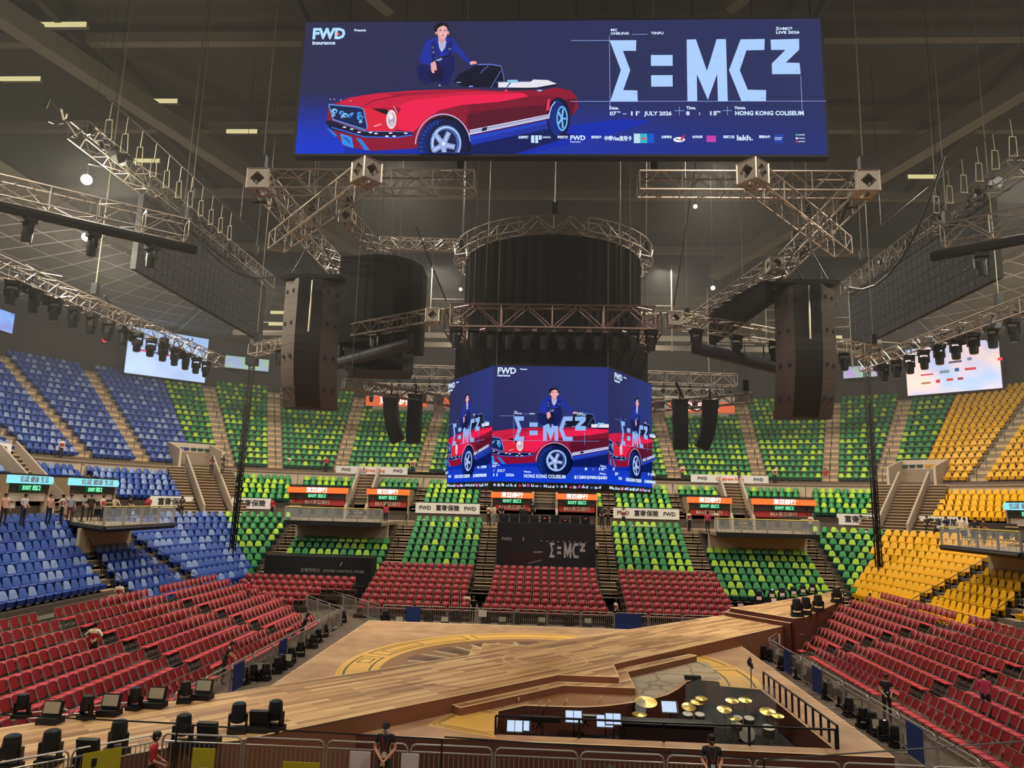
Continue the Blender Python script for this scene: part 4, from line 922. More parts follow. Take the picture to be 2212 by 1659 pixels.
# ---- moving head lights
def moving_head(label, name='moving_light', hang=False, s=1., group=None):
    rt = thing(name, label, 'stage light', (0, 0, 0), 0, group or label); g = -1 if hang else 1
    b = MB(); b.box((-.2*s, -.16*s, min(0, g*.14*s)), (.2*s, .16*s, max(0, g*.14*s))); b.build('base', BLACK, rt)
    b = MB(); b.box((-.2*s, -.07*s, min(g*.14*s, g*.5*s)), (-.155*s, .07*s, max(g*.14*s, g*.5*s))); b.box((.155*s, -.07*s, min(g*.14*s, g*.5*s)), (.2*s, .07*s, max(g*.14*s, g*.5*s))); b.box((-.2*s, -.07*s, g*.16*s-.02), (.2*s, .07*s, g*.16*s+.02)); b.build('yoke', BLKM, rt)
    b = MB(); prof = [(.09*s, -.2*s), (.15*s, -.17*s), (.16*s, .0), (.15*s, .2*s), (.14*s, .3*s)]
    M = Matrix.Translation((0, 0, g*.46*s)) @ Matrix.Rotation(R(180) if hang else 0, 4, 'X')
    b.lathe(prof, 12, M); h = b.build('head', BLACK, rt); b = MB(); b.lathe([(.115*s, .3*s), (.10*s, .325*s)], 12, M); b.build('lens', mat('lens', '#5c6066', .1, .6), h)
    return rt
ML = moving_head('black moving light in the row under the rosy cube truss', 'hanging_moving_light', True, 1.15)
first = True
def put(proto, locs, label=None, rz=None):
    for i, l in enumerate(locs):
        if not proto.get('used'): o = proto; o['used'] = 1; o.location = l; o.rotation_euler = (0, 0, rz if rz is not None else random.uniform(-.5, .5))
        else: o = dup(proto, l, rz if rz is not None else random.uniform(-.5, .5), label, label)
        if label: o['label'] = label; o['group'] = label
put(ML, [(-4.0+i*.73, -3.9, HZ-.5) for i in range(12)])
for sg, sd in ((-1, 'blue'), (1, 'yellow')):
    X = -19.6 if sg < 0 else 17.7
    put(ML, [((X if sg < 0 else 18.2-1.3*(1.5+1.15*j)/19.5), -12+j*1.15, 15.05) for j in range(17 if sg < 0 else 15)], f'hanging spotlight under the low perimeter truss near the {sd} seats')
    put(ML, [(sg*(20-j*1.5), -10.9+j*1.3, 17.0) for j in range(4)], f'hanging moving light under the heavy mid-height truss, {sd} side')
    put(ML, [(sg*(6+j*1.9), -3.7+(.9+j*1.9)*(.657 if sg < 0 else .505), 14.92) for j in range(5)], f'hanging moving light along the {sd}-side truss arm')
for p in bpy.data.objects:
    if 'used' in p: del p['used']
# ---- corner and side screens
def wallscreen(p, w, h, xd, m, label, name='wall_screen'):
    r = thing(name, label, 'screen', p, 0); M = frame_at(p, xd)
    b = MB(); b.box((-w/2-.1, -.1, -.3), (w/2+.1, h+.1, -.02)); place(b, [BLACK], 'cabinet', r, M)
    b = MB(); b.add([(-w/2, 0, 0), (w/2, 0, 0), (w/2, h, 0), (-w/2, h, 0)], [(0, 1, 2, 3)]); place(b, [m], 'display', r, M); return r, M
def two(name, a, c, s, ax=0, sc=.3):
    m = bpy.data.materials.new(name); m.use_nodes = True; nt = m.node_tree; b = nt.nodes['Principled BSDF']
    tc = nt.nodes.new('ShaderNodeTexCoord'); n = nt.nodes.new('ShaderNodeTexNoise'); n.inputs['Scale'].default_value = sc; n.inputs['Detail'].default_value = 1
    cr = nt.nodes.new('ShaderNodeValToRGB'); cr.color_ramp.elements[0].position = .38; cr.color_ramp.elements[1].position = .62
    cr.color_ramp.elements[0].color = (*hexc(a), 1); cr.color_ramp.elements[1].color = (*hexc(c), 1)
    nt.links.new(tc.outputs['Object'], n.inputs['Vector']); nt.links.new(n.outputs['Fac'], cr.inputs[0]); nt.links.new(cr.outputs[0], b.inputs['Emission Color']); b.inputs['Emission Strength'].default_value = s; return m
def marks(r, M, items):
    for x, y, w, h, c in items:
        b = MB(); b.box((x, y, .02), (x+w, y+h, .03)); place(b, [emat('mark'+c, c, .9)], 'sponsor_mark', r, M)
r, M = wallscreen((-41.4, 41.4, 19.9), 8.2, 5.0, (1, 1, 0), led_bg('led_cornerL', ['#8fc4f4', '#86bdf2', '#a6cff6', '#9ccdf6', .9], 8, 5, 1.25) if False else two('cornerL', '#6fa8ee', '#94c6f8', .85), 'bright pale blue advertising screen high behind blue corner seats')
marks(r, M, [(-3.1, 2.5, 1.2, .22, '#e0507a'), (-1.5, 2.45, .6, .22, '#5a6ca8'), (-.3, 2.4, .5, .22, '#e0507a'), (.6, 2.45, .6, .2, '#8a5a98'), (1.7, 2.4, .5, .25, '#4a6cb8'), (2.6, 2.5, .8, .12, '#6a7cb0'), (-3.1, 3.0, .9, .07, '#6a7cb0')])
r, M = wallscreen((41.4, 41.4, 19.9), 8.6, 5.0, (1, -1, 0), two('cornerR', '#88b8f4', '#ffd0c6', .9, sc=.25), 'bright pink and blue advertising screen high behind yellow corner seats')
marks(r, M, [(-2.9, 2.9, .5, .4, '#e03a48'), (-1.2, 2.9, .5, .3, '#8a98a8'), (-.2, 3.0, 1.2, .22, '#5a5a78'), (1.5, 3.1, .4, .3, '#7a8a9a'), (-2.9, 2.0, 1.2, .16, '#e04a50'), (-1.1, 2.05, .9, .3, '#8a9aa8'), (.3, 2.1, .4, .35, '#2a5a9a'), (1.2, 2.1, 1.0, .25, '#e04a50'), (-2.9, 1.1, .9, .2, '#c08a60'), (-1.5, 1.1, .4, .35, '#e04a50'), (-.5, 1.2, .6, .25, '#e04a50'), (.5, 1.2, .5, .25, '#b03a48')])
wallscreen((-50.5, 28.5, 22.0), 7.5, 1.9, (0, 1, 0), two('sideblue', '#0a58c8', '#2a9af0', 1.0, sc=.6), 'vivid blue strip screen above the uppermost blue seats')
wallscreen((-35.0, 47.0, 22.0), 4.8, 1.4, (1, .6, 0), two('stripgreen', '#0c9a50', '#1c78c8', .7, sc=.8), 'small green and blue strip screen left of main array')
wallscreen((34.6, 47.0, 22.3), 3.4, 1.3, (1, -.6, 0), two('stripviolet', '#18a070', '#9058d8', .7, sc=.9), 'small green and violet strip screen behind the right mast')
for p in ((-45.5, 36.5, 22.9), (44.5, 38.5, 22.8)):
    o = MB().lathe([(.02, -.25), (.22, -.1), (.22, .1), (.02, .25)], 8).build('red_beacon', emat('red_glow', '#ff3040', 2.), None, p); tag(o, 'small red beacon on the dark wall over the '+('blue' if p[0] < 0 else 'yellow')+' seats', 'lamp')
o = MB().box((-49.6, 37.0, 17.6), (-49.4, 37.9, 21.4)).build('lit_doorway', emat('door_glow', '#c9b27a', .8)); tag(o, 'narrow lit doorway at the top of the blue stand aisle', 'doorway')
# ---- masts
for sg in (-1, 1):
    p0 = Vector((-24.2, 22.5, 1.6)) if sg < 0 else Vector((24.5, 22.5, 1.4)); p1 = Vector((-23.9, 22.5, 17.9)) if sg < 0 else Vector((24.4, 22.5, 18.8))
    rt = thing('mast', f'slender black truss mast rising between green and {"blue" if sg < 0 else "yellow"} seats', 'mast', tuple(p0))
    ch, lc = trussmb(p0+Vector((0, 0, .001)), p1, .34, .34, .035) if False else (MB(), MB())
    for dx in (-.16, .16):
        for dy in (-.16, .16): ch.rod(p0+Vector((dx, dy, 0)), p1+Vector((dx, dy, 0)), .05, 5)
    for i in range(40):
        a = p0.lerp(p1, i/40); c = p0.lerp(p1, (i+1)/40); g = 1 if i % 2 else -1
        lc.rod(a+Vector((g*.16, -.16, 0)), c+Vector((-g*.16, -.16, 0)), .025, 4); lc.rod(a+Vector((.16, g*.16, 0)), c+Vector((.16, -g*.16, 0)), .025, 4)
    ch.build('chords', BLKM, rt, 'W'); lc.build('lacing', BLKM, rt, 'W')
    b = MB(); b.rod(p0+Vector((0, .05, 0)), p1+Vector((0, .05, -3)), .09, 6); b.build('cable_bundle', BLACK, rt, 'W')
    b = MB(); b.cbox(p1+Vector((0, 0, .3)), (.8, .8, .6)); b.build('head_block', BLKM, rt, 'W')
# ================================================================ roof: beams, lamps, ducts
BEAM = mat('roof_beam', '#5a5448', .85, var=.2, scale=.5); BEAMD = mat('roof_beam_dark', '#2c2a26', .9)
def beam(a, b, w, h, m, label, name='roof_beam'):
    a, b = Vector(a), Vector(b); d = (b-a); L = d.length; M = Matrix.Translation(a) @ d.to_track_quat('X', 'Z').to_matrix().to_4x4()
    mb = MB(); mb.box((0, -w/2, -h/2), (L, w/2, h/2)); o = link(name, mb.mesh(name, [m])); o.matrix_basis = M; o['kind'] = 'structure'; return o
for sg in (-1, 1):
    beam((sg*31, -8, 32), (sg*14, 27, 27.5), .9, 1.1, BEAM, ''); beam((sg*48, -5, 32), (sg*30, 30, 26), .8, 1.0, BEAM, ''); beam((sg*22, -20, 33), (sg*8, -2, 31), .6, .8, BEAM, '')
for y, z in ((-14, 32.8), (-6, 32.5), (2, 32.2), (10, 31.5), (18, 30.5), (27, 29.5)): beam((-60, y, z), (60, y, z), .5, .6, BEAM, '')
for x in (-40, -26, -13, 0, 13, 26, 40): beam((x, -20, 33), (x, 34, 30), .35, .5, BEAMD, '')
for y in (32, 36): 
    beam((-30, y, 22.8), (30, y, 22.8), .5, .5, BEAM, '')
random.seed(21)
# catwalk gantries and pipework behind the rigs
cat_m = mat('gantry_grey', '#6b665a', .8, var=.2, scale=.6)
for i in range(14):
    x = -26+i*4; mb = MB(); z = 21.5+random.random()*3; y = 24+random.random()*6
    mb.rod((x, y, z-2.5), (x, y, z+5), .05, 5); mb.rod((x, y, z), (x+4, y, z+random.uniform(-.4, .4)), .06, 5); mb.rod((x, y, z+.9), (x+4, y, z+.9), .04, 5)
    o = mb.build('roof_pipework', cat_m); o['kind'] = 'structure'
FLU = emat('tube_glow', '#f4e9a8', .75)
spots = [(-26, 0, 31.5, 3), (-31, 4, 31, 2.4), (-24, 6, 30.8, 2.6), (-35, 2, 30.5, 3), (-20, 9, 30.5, 2), (-12, 10, 30.5, 4), (17, -2, 31.5, 6), (31, 2, 31, 2.2), (-28, 12, 30, 2), (25, 14, 30, 2), (-6, 30, 26, 3), (8, 33, 25.5, 3), (-8, 33, 24.3, 3.4), (12, 31, 24.5, 2.5), (-23, 27, 23.4, 3), (22, 28, 23.6, 3), (-23, 28, 22.6, 4), (24, 29, 22.4, 2.6)]
for i, (x, y, z, w) in enumerate(spots):
    rt = thing('roof_tube_light', f'dim yellowish tube fitting in the dark roof, {"blue" if x < 0 else "yellow"} half', 'lamp', (x, y, z), 0, f'roof tube fittings {"blue" if x < 0 else "yellow"} half'); rt['group'] = rt['label']
    b = MB(); b.box((-w/2, -.15, 0), (w/2, .15, .2)); b.build('housing', BEAM, rt); b = MB(); b.box((-w/2, -.2, -.06), (w/2, -.14, .2)); b.build('tube', FLU, rt)
# bright floodlights
FL = emat('flood_glow', '#fff1c8', 30.)
for i, (px, py, z, lab) in enumerate(((187, 388, 20, 'upper dazzling floodlight among the blue-side trusses'), (187, 512, 18, 'lower dazzling floodlight below the blue-side truss'), (1502, 446, 20, 'small bright floodlight under the yellow-side front truss'), (1540, 622, 20, 'warm floodlight near the roof gantry behind the cube, yellow side'), (840, 615, 20.5, 'small bright lamp beside the blue-side draped column'), (995, 625, 18.2, 'small white lamp at the edge of the round curtain'))):
    p = onZ(px, py, z); s = (.17, .15, .08, .11, .08, .07)[i]
    rt = thing('floodlight', lab, 'lamp', tuple(p)); d = (CAMPOS-p).normalized(); M = d.to_track_quat('Z', 'Y').to_matrix().to_4x4()
    b = MB(); b.lathe([(s*.6, -s*1.6), (s*1.2, -s*.3), (s*1.25, 0)], 12, M); b.build('housing', BLKM, rt); b = MB(); b.lathe([(s, .01), (s*.9, .03)], 12, M); b.build('lens', FL, rt)
    b = MB(); b.rod((0, 0, 0), (0, 0, 33.2-p.z), .01, 4); b.build('drop_pole', BLKM, rt)
    if i < 2 or i == 3:
        l = bpy.data.lights.new('flood_glow', 'POINT'); l.energy = (1500, 1300, 0, 120)[i]; l.color = (1, .93, .72); l.shadow_soft_size = .3; o = bpy.data.objects.new('flood_glow', l); COL.objects.link(o); o.location = p+d*.5
    l = bpy.data.lights.new('flood', 'SPOT'); l.energy = (900, 700, 120, 250, 120, 60)[i]; l.color = (1, .9, .7); l.spot_size = R(120); l.shadow_soft_size = .2; o = bpy.data.objects.new('flood', l); COL.objects.link(o); o.location = p+d*.2; o.rotation_euler = (Vector((p.x*.4, p.y+6, 0))-p).to_track_quat('-Z', 'Y').to_euler()
# chains and cables
def cable(a, b, r, label, sag=0., m=BLKM, name='hanging_cable', group=None, n=8):
    a, b = Vector(a), Vector(b); pts = [a.lerp(b, t/n)-Vector((0, 0, sag*4*(t/n)*(1-t/n))) for t in range(n+1)]
    mb = MB(); mb.path(pts if sag else [a, b], r, 5); return tag(mb.build(name, m), label, 'cable', group or label)
for x, y, z in [(-10.3, -9.6, 18.8), (-10.3, -4, 18.8), (-3.3, -9.6, 18.8), (10.3, -9.6, 18.8), (3.3, -9.6, 18.8), (10.3, -3, 18.8), (-8.5, -5, 19.3), (0, -3.9, 19.6), (-4.5, .6, 19.6), (4.5, .6, 19.6), (-18, 0, 22), (18, 0, 22), (-18, 8, 22), (18, 8, 22), (-19.6, -4, 15.8), (17.9, -4, 15.8), (-14.8, -6.3, 18.3), (14.8, -6.3, 18.3), (-8.9, -1.7, 12.8), (-3.3, 1.5, 12.4), (8.9, .1, 12.8), (3.3, 1.5, 12.4), (-15.4, 3.1, 15.4), (15.4, 1.5, 15.4), (-9, -8, 18), (9, -8, 18), (-8, 2.4, 19.3), (7.1, 4.2, 17.3)]:
    cable((x, y, z), (x+.05, y, 33), .022, 'thin hoist chain holding the trusses', name='hoist_chain', m=mat('chain', '#77705f', .5, .4))
    o = MB().box((-.12, -.12, 0), (.12, .12, .5)).build('chain_hoist', BLACK, None, (x, y, z+.1)); tag(o, 'black chain hoist motor on top of a truss', 'hoist', 'chain hoists on the trusses'); o['label'] = 'black chain hoist motor sitting on a truss'; o['group'] = o['label']
for x, y, z0, z1 in ((-2.3, -3.6, 13.2, 18.9), (2.3, -3.6, 13.2, 18.9), (-2.9, -3.0, 15.7, 19.1), (2.9, -3.0, 15.7, 19.1), (-3.3, -3.9, 15.7, 24), (3.2, -3.9, 15.7, 24)): cable((x, y, z0), (x, y, z1), .02, 'thin wire in front of the round curtain and cube skirt', m=mat('chain', '#77705f'))
for x in range(-8, 9, 2): cable((x+.6, -10.1, 24.2), (x+.6, -10.1, 33), .03, 'black sling holding the wide screen', name='screen_sling')
cable((-4.5, -3.7, 15.9), (-6.1, -3, 19.5), .03, 'slanting sling from cube truss on the blue side'); cable((5, -3.7, 15.8), (6.4, -3, 24), .02, 'slanting sling from cube truss on the yellow side')
cable((14.5, -7, 20.8), (12.8, -1, 17.9), .05, 'thick black cable looping by the yellow-side truss', 2.2); cable((-14.5, -6, 18.0), (-12.5, 0, 18.6), .04, 'thick black cable looping by the blue-side truss', 1.2); cable((12.8, -1, 17.9), (10.5, -2, 18.4), .04, 'slack black cable at the yellow-side array', 1.)
cable((7.8, 4, 12.6), (6.1, 2, 13.6), .06, 'drooping black cable above the small speaker arrays, yellow side', .6)
# pale wire loops hanging high on both sides
LY0 = {-1: -8.2, 1: -7.0}; LDY = 1.05; LZ = 20.7
LOOP = mat('wire_loop', '#e6dcc0', .4, .3, emit=0)
for sg, sd in ((-1, 'blue'), (1, 'yellow')):
    for i in range(11 if sg < 0 else 6):
        y = -7.5+i*1.25; x = sg*18.6; z = 21.2+i*.05 if True else 0
        mb = MB(); w = .22; mb.path([(0, -w, 0), (0, -w, .75), (0, w*.6, .95), (0, w, .2), (0, -w, 0)], .018, 4); mb.rod((0, -w*.2, .85), (0, 0, 1.6), .012, 3)
        o = mb.build('wire_loop', LOOP, None, (sg*17.0, LY0[sg]+i*LDY, LZ)); tag(o, f'pale looped wire hanging in a row high on the {sd} side', 'cable', f'pale looped wires, {sd} side'); o['group'] = o['label']
for sg, sd in ((-1, 'blue'), (1, 'yellow')):
    mb = MB(); mb.rod((sg*17, -8.6, LZ+1.6), (sg*17, 3.6, LZ+1.6), .03, 5); [mb.rod((sg*17, y, LZ+1.6), (sg*17, y, 32), .015, 4) for y in (-8, -2, 3.4)]
    tag(mb.build('cable_rail', BLKM), f'thin dark rail from which pale loops hang, {sd} side', 'rail')
# rig clutter: lamps, boxes and clamps on the trusses
random.seed(5)
for sg, sd in ((-1, 'blue'), (1, 'yellow')):
    for i in range(26):
        t = random.random(); p = Vector((sg*18, -10+20*t, 21.3)) if i % 2 else Vector((-19.6 if sg < 0 else 18.2-1.3*(.5+18*t)/19.5, -13+18*t, 15.2))
        mb = MB(); s = random.uniform(.15, .35); mb.lathe([(s*.5, -s), (s*.7, 0), (s*.7, s*.8)], 7, Matrix.Rotation(random.uniform(0, 3), 4, 'X')); mb.rod((0, 0, 0), (0, 0, .45), .03, 4)
        o = mb.build('par_can', BLKM, None, p+Vector((random.uniform(-.3, .3), 0, -.2))); tag(o, f'small dark lamp clamped on the {sd}-side perimeter trusses', 'lamp', ''); o['group'] = o['label']

# lamps added only to light the haze at the upper corners of the roof
for p, e in (((-24, -9, 21), 1500), ((21, -8.5, 19.5), 1800), ((-25, 8, 22), 900), ((23, 8, 22), 900)):
    rt = thing('added_haze_lamp', 'work light clamped high in the %s side roof' % ('blue' if p[0] < 0 else 'yellow'), 'lamp', p, 0, 'work lights'); rt['group'] = rt['label']
    b = MB(); b.lathe([(.08, -.2), (.16, 0)], 10); b.rod((0, 0, 0), (0, 0, 33.2-p[2]), .02, 4); b.build('housing', BLKM, rt); b = MB(); b.lathe([(.13, -.22), (.1, -.24)], 10); b.build('lens', FL, rt)
    l = bpy.data.lights.new('added_haze_glow', 'POINT'); l.energy = e; l.color = (1, .93, .74); l.shadow_soft_size = .3; o = bpy.data.objects.new('added_haze_glow', l); COL.objects.link(o); o.location = (p[0], p[1], p[2]-.5)
# cabling packed along the perimeter trusses
random.seed(9)
for (a, c, w, sd) in (((-18, -10.5, 21.0), (-18, 10.3, 21.0), .45, 'blue'), ((18, -10.5, 21.0), (18, 10.3, 21.0), .45, 'yellow'), ((-19.6, -13.5, 15.4), (-19.6, 8, 15.4), .35, 'blue'), ((18.2, -13.5, 15.4), (16.9, 6, 15.4), .35, 'yellow'), ((-10.3, -9, 18.4), (-10.3, 3, 18.4), .3, 'blue'), ((10.3, -9, 18.4), (10.3, 3, 18.4), .3, 'yellow')):
    mb = MB(); a, c = Vector(a), Vector(c)
    for i in range(60):
        p = a.lerp(c, random.random())+Vector((random.uniform(-w, w), 0, random.uniform(-w, w))); q = p+Vector((random.uniform(-.3, .3), random.uniform(-.9, .9), random.uniform(-.35, .25))); mb.mi = 0 if random.random() < .7 else 1
        mb.rod(p, q, random.uniform(.015, .05), 4)
    o = mb.build('truss_cabling', [BLACK, ALUD]); tag(o, f'tangled cables and clamps packed in the {sd}-side {"upper" if a.z > 20 else "inner" if abs(a.x) < 12 else "low"} truss', 'cables', None, 'stuff')

# ================================================================ stage
def woodmat(name, c1, c2, c3, rz, sx=.35, sy=5., plank=True):
    m = bpy.data.materials.new(name); m.use_nodes = True; nt = m.node_tree; b = nt.nodes['Principled BSDF']; L = nt.links.new
    tc = nt.nodes.new('ShaderNodeTexCoord'); mp = nt.nodes.new('ShaderNodeMapping'); mp.inputs['Rotation'].default_value = (0, 0, rz); L(tc.outputs['Object'], mp.inputs[0])
    br = nt.nodes.new('ShaderNodeTexBrick'); br.inputs['Scale'].default_value = 1.; br.inputs['Brick Width'].default_value = 1.9; br.inputs['Row Height'].default_value = .21; br.inputs['Mortar Size'].default_value = .004
    br.offset = .37; br.inputs['Color1'].default_value = (0, 0, 0, 1); br.inputs['Color2'].default_value = (1, 1, 1, 1); br.inputs['Mortar'].default_value = (.3, .3, .3, 1); L(mp.outputs[0], br.inputs[0])
    n = nt.nodes.new('ShaderNodeTexNoise'); m2 = nt.nodes.new('ShaderNodeMapping'); m2.inputs['Scale'].default_value = (sx, sy, 1); L(mp.outputs[0], m2.inputs[0]); L(m2.outputs[0], n.inputs[0]); n.inputs['Scale'].default_value = 1.; n.inputs['Detail'].default_value = 5
    mx = nt.nodes.new('ShaderNodeMixRGB'); mx.inputs[0].default_value = .45 if plank else 0.; L(n.outputs['Fac'], mx.inputs[1]); L(br.outputs['Color'], mx.inputs[2])
    cr = nt.nodes.new('ShaderNodeValToRGB'); e = cr.color_ramp.elements; e[0].position = .25; e[0].color = (*hexc(c3), 1); e[1].position = .75; e[1].color = (*hexc(c2), 1); k = e.new(.5); k.color = (*hexc(c1), 1)
    L(mx.outputs[0], cr.inputs[0]); L(cr.outputs[0], b.inputs['Base Color']); b.inputs['Roughness'].default_value = .45; b.inputs['Specular IOR Level'].default_value = .35; return m
WOOD = woodmat('runway_wood', '#c09465', '#e0b880', '#8f6845', R(-45))
DECK = woodmat('deck_wood', '#b08a66', '#c39c74', '#9a7656', 0, 1, 1, False)
FACE = mat('stage_face', '#82543a', .6, var=.12, scale=1); FACED = mat('stage_face_dark', '#5a3226', .6, var=.1, scale=1)
EDGE = mat('edge_trim', '#f0d3a0', .4)
PZ, SZt, DZ = 1.4, 1.15, .9
def zp(pts, z): return [tuple(onZ(x, y, z)[:2]) for x, y in pts]
def slab(name, poly, z0, z1, top, side, label=None, edge=True, r=.018):
    b = MB(); n = len(poly); b.mi = 0; b.add([(x, y, z1) for x, y in poly], [tuple(range(n))]); b.mi = 1
    for i in range(n):
        (xa, ya), (xb, yb) = poly[i], poly[(i+1) % n]; b.add([(xa, ya, z0), (xb, yb, z0), (xb, yb, z1), (xa, ya, z1)], [(0, 1, 2, 3)])
    if edge:
        b.mi = 2
        for i in range(n): b.rod((*poly[i], z1), (*poly[(i+1) % n], z1), r, 4)
    o = b.build(name, [top, side, EDGE]); return o
pit = zp([(1070, 1587), (1076, 1536), (1133, 1524), (1256, 1528), (1310, 1525), (1357, 1519), (1385, 1515), (1415, 1508), (1441, 1501), (1465, 1488), (1483, 1473), (1497, 1468), (1544, 1471), (1612, 1484), (1643, 1489), (1800, 1616)], DZ)
pf = (pit[0][1]+pit[-1][1])/2; pit[0] = (pit[0][0], pf); pit[-1] = (pit[-1][0], pf)
DX0, DX1, DY0, DY1 = -9.85, 9.6, pf-.55, 8.2
deck = [(DX0, DY0), (DX0, DY1), (DX1, DY1), (DX1, DY0)]
# deck polygon with the pit left open, plus the strip in front of it
main = [(DX0, pf), (DX0, DY1), (DX1, DY1), (DX1, pf), pit[-1]]+pit[::-1][1:]
root = thing('stage', 'square wooden concert stage deck with a sunken band pit at its front', 'stage', (0, -1, 0))
b = MB(); n = len(main); b.add([(x, y, DZ) for x, y in main], [tuple(range(n))[::-1]]); b.add([(DX0, DY0, DZ), (DX1, DY0, DZ), (DX1, pf, DZ), (DX0, pf, DZ)], [(0, 1, 2, 3)]); b.build('deck', DECK, root, 'W')
b = MB()
for (xa, ya), (xb, yb) in zip(deck, deck[1:]+deck[:1]): b.add([(xa, ya, 0), (xb, yb, 0), (xb, yb, DZ), (xa, ya, DZ)], [(0, 1, 2, 3)])
b.build('skirt', FACED, root, 'W')
b = MB()
for (xa, ya), (xb, yb) in zip(pit, pit[1:]): b.add([(xa, ya, 0.02), (xb, yb, 0.02), (xb, yb, DZ), (xa, ya, DZ)], [(0, 1, 2, 3)])
b.build('pit_lining', FACED, root, 'W')
b = MB(); b.prism([(x, y) for x, y in pit], .005, .02); b.build('pit_floor', mat('pit_floor', '#161210', .8), root, 'W')
b = MB()
for a, c in list(zip(deck, deck[1:]+deck[:1]))+list(zip(pit, pit[1:])): b.rod((*a, DZ), (*c, DZ), .016, 4)
b.build('edge_trim', EDGE, root, 'W')
b = MB()
for i in range(26):
    b.cbox((DX1-.05, DY0+.4+i*.72, DZ+.02), (.12, .03, .03)); b.cbox((DX0+.05, DY0+.4+i*.72, DZ+.02), (.12, .03, .03))
b.build('edge_lamps', mat('edge_lamp', '#f5dcc0', .5), root, 'W')
# printed seal on the deck
GOLD = mat('print_gold', '#dba952', .5, var=.1, scale=1.5); GRN = mat('print_green', '#4a4a30', .6); BR1 = mat('print_brown', '#8c6440', .55); BR2 = mat('print_brown_dark', '#6b4b34', .6); SLT = mat('print_slate', '#4a4238', .6); PWH = mat('print_white', '#b9b3a0', .6)
SC = (0., -2.2)
def sector(r0, r1, a0, a1, z, n=None):
    n = n or max(2, int(abs(a1-a0)/4)); b = MB(); A = []; B = []
    for i in range(n+1):
        t = R(a0+(a1-a0)*i/n); A.append((SC[0]+r0*math.cos(t), SC[1]+r0*math.sin(t), z)); B.append((SC[0]+r1*math.cos(t), SC[1]+r1*math.sin(t), z))
    strip(b, A, B); return b
def cat_(bs):
    m = MB()
    for b in bs: m.add(b.v, b.f)
    return m
def keep(a): return True
def inpit(x, y): return -1.8 < x < 8.6 and y < -3.2
def secs(r0, r1, spans, z): return cat_([sector(r0, r1, a, c, z) for a, c in spans])
GA = [(15, 205), (-12, 14)]
secs(6.75, 8.35, GA, DZ+.003).build('gold_ring_print', GOLD, root, 'W')
gl = [sector(8.0, 8.08, a, c, DZ+.006) for a, c in ((16, 60), (64, 118), (122, 165), (169, 204), (-11, 10))]+[sector(7.05, 7.13, a, c, DZ+.006) for a, c in ((16, 60), (64, 118), (122, 165), (169, 204), (-11, 10))]
gl += [sector(7.05, 8.08, a, a+.5, DZ+.006, 1) for a in (60, 64, 118, 122, 165, 169, 10, 204)]+[sector(7.3, 7.36, a, c, DZ+.006) for a, c in ((172, 178), (142, 160))]+[sector(7.8, 7.86, a, c, DZ+.006) for a, c in ((172, 178), (142, 160))]+[sector(7.3, 7.86, a, a+.5, DZ+.006, 1) for a in (172, 178, 142, 160)]
cat_(gl).build('green_line_print', GRN, root, 'W')
_q = zp([(922, 1567), (1010, 1524), (1076, 1537), (1070, 1594)], DZ+.003); b = MB(); b.add([(x, y, DZ+.003) for x, y in _q], [(0, 1, 2, 3)]); b.build('gold_panel_print', GOLD, root, 'W')
b = MB()
for f_ in (.86, .74):
    cx_ = sum(p[0] for p in _q)/4; cy_ = sum(p[1] for p in _q)/4; w_ = [(cx_+(x-cx_)*f_, cy_+(y-cy_)*f_) for x, y in _q]
    for i in (0, 1, 3):
        a_, c_ = Vector(w_[i]), Vector(w_[(i+1) % 4]); n_ = Vector((-(c_-a_).y, (c_-a_).x)).normalized()*.04; b.add([(*a_, DZ+.006), (*c_, DZ+.006), (*(c_+n_), DZ+.006), (*(a_+n_), DZ+.006)], [(0, 1, 2, 3)])
b.build('green_border_print', GRN, root, 'W')
secs(3.6, 6.7, [(20, 205)], DZ+.003).build('brown_ring_print', BR1, root, 'W')
cat_([sector(4.2, 6.1, a, a+9, DZ+.006) for a in range(28, 205, 22)]).build('brown_block_print', BR2, root, 'W')
cat_([sector(4.7, 5.4, a+2.3, a+6.7, DZ+.009) for a in range(28, 205, 22)]).build('slate_block_print', SLT, root, 'W')
cat_([sector(4.5, 5.9, a-3, a-1.6, DZ+.009, 1) for a in range(28, 205, 22)]+[sector(4.5, 5.9, a+10.5, a+12, DZ+.009, 1) for a in range(28, 205, 22)]).build('white_bar_print', PWH, root, 'W')
# stone slab picture on the side facing the pit
mst = bpy.data.materials.new('print_stone'); mst.use_nodes = True; nt = mst.node_tree; bb = nt.nodes['Principled BSDF']; tc = nt.nodes.new('ShaderNodeTexCoord'); vo = nt.nodes.new('ShaderNodeTexVoronoi'); vo.feature = 'DISTANCE_TO_EDGE'; vo.inputs['Scale'].default_value = 1.1
nz = nt.nodes.new('ShaderNodeTexNoise'); nz.inputs['Scale'].default_value = 1.3; mxv = nt.nodes.new('ShaderNodeMixRGB'); mxv.inputs[0].default_value = .3; nt.links.new(tc.outputs['Object'], mxv.inputs[1]); nt.links.new(nz.outputs['Color'], mxv.inputs[2]); nt.links.new(tc.outputs['Object'], nz.inputs[0]); nt.links.new(mxv.outputs[0], vo.inputs['Vector'])
cr = nt.nodes.new('ShaderNodeValToRGB'); cr.color_ramp.elements[0].color = (*hexc('#6f5c44'), 1); cr.color_ramp.elements[1].position = .05; cr.color_ramp.elements[1].color = (*hexc('#a79576'), 1); nt.links.new(vo.outputs['Distance'], cr.inputs[0]); nt.links.new(cr.outputs[0], bb.inputs['Base Color'])
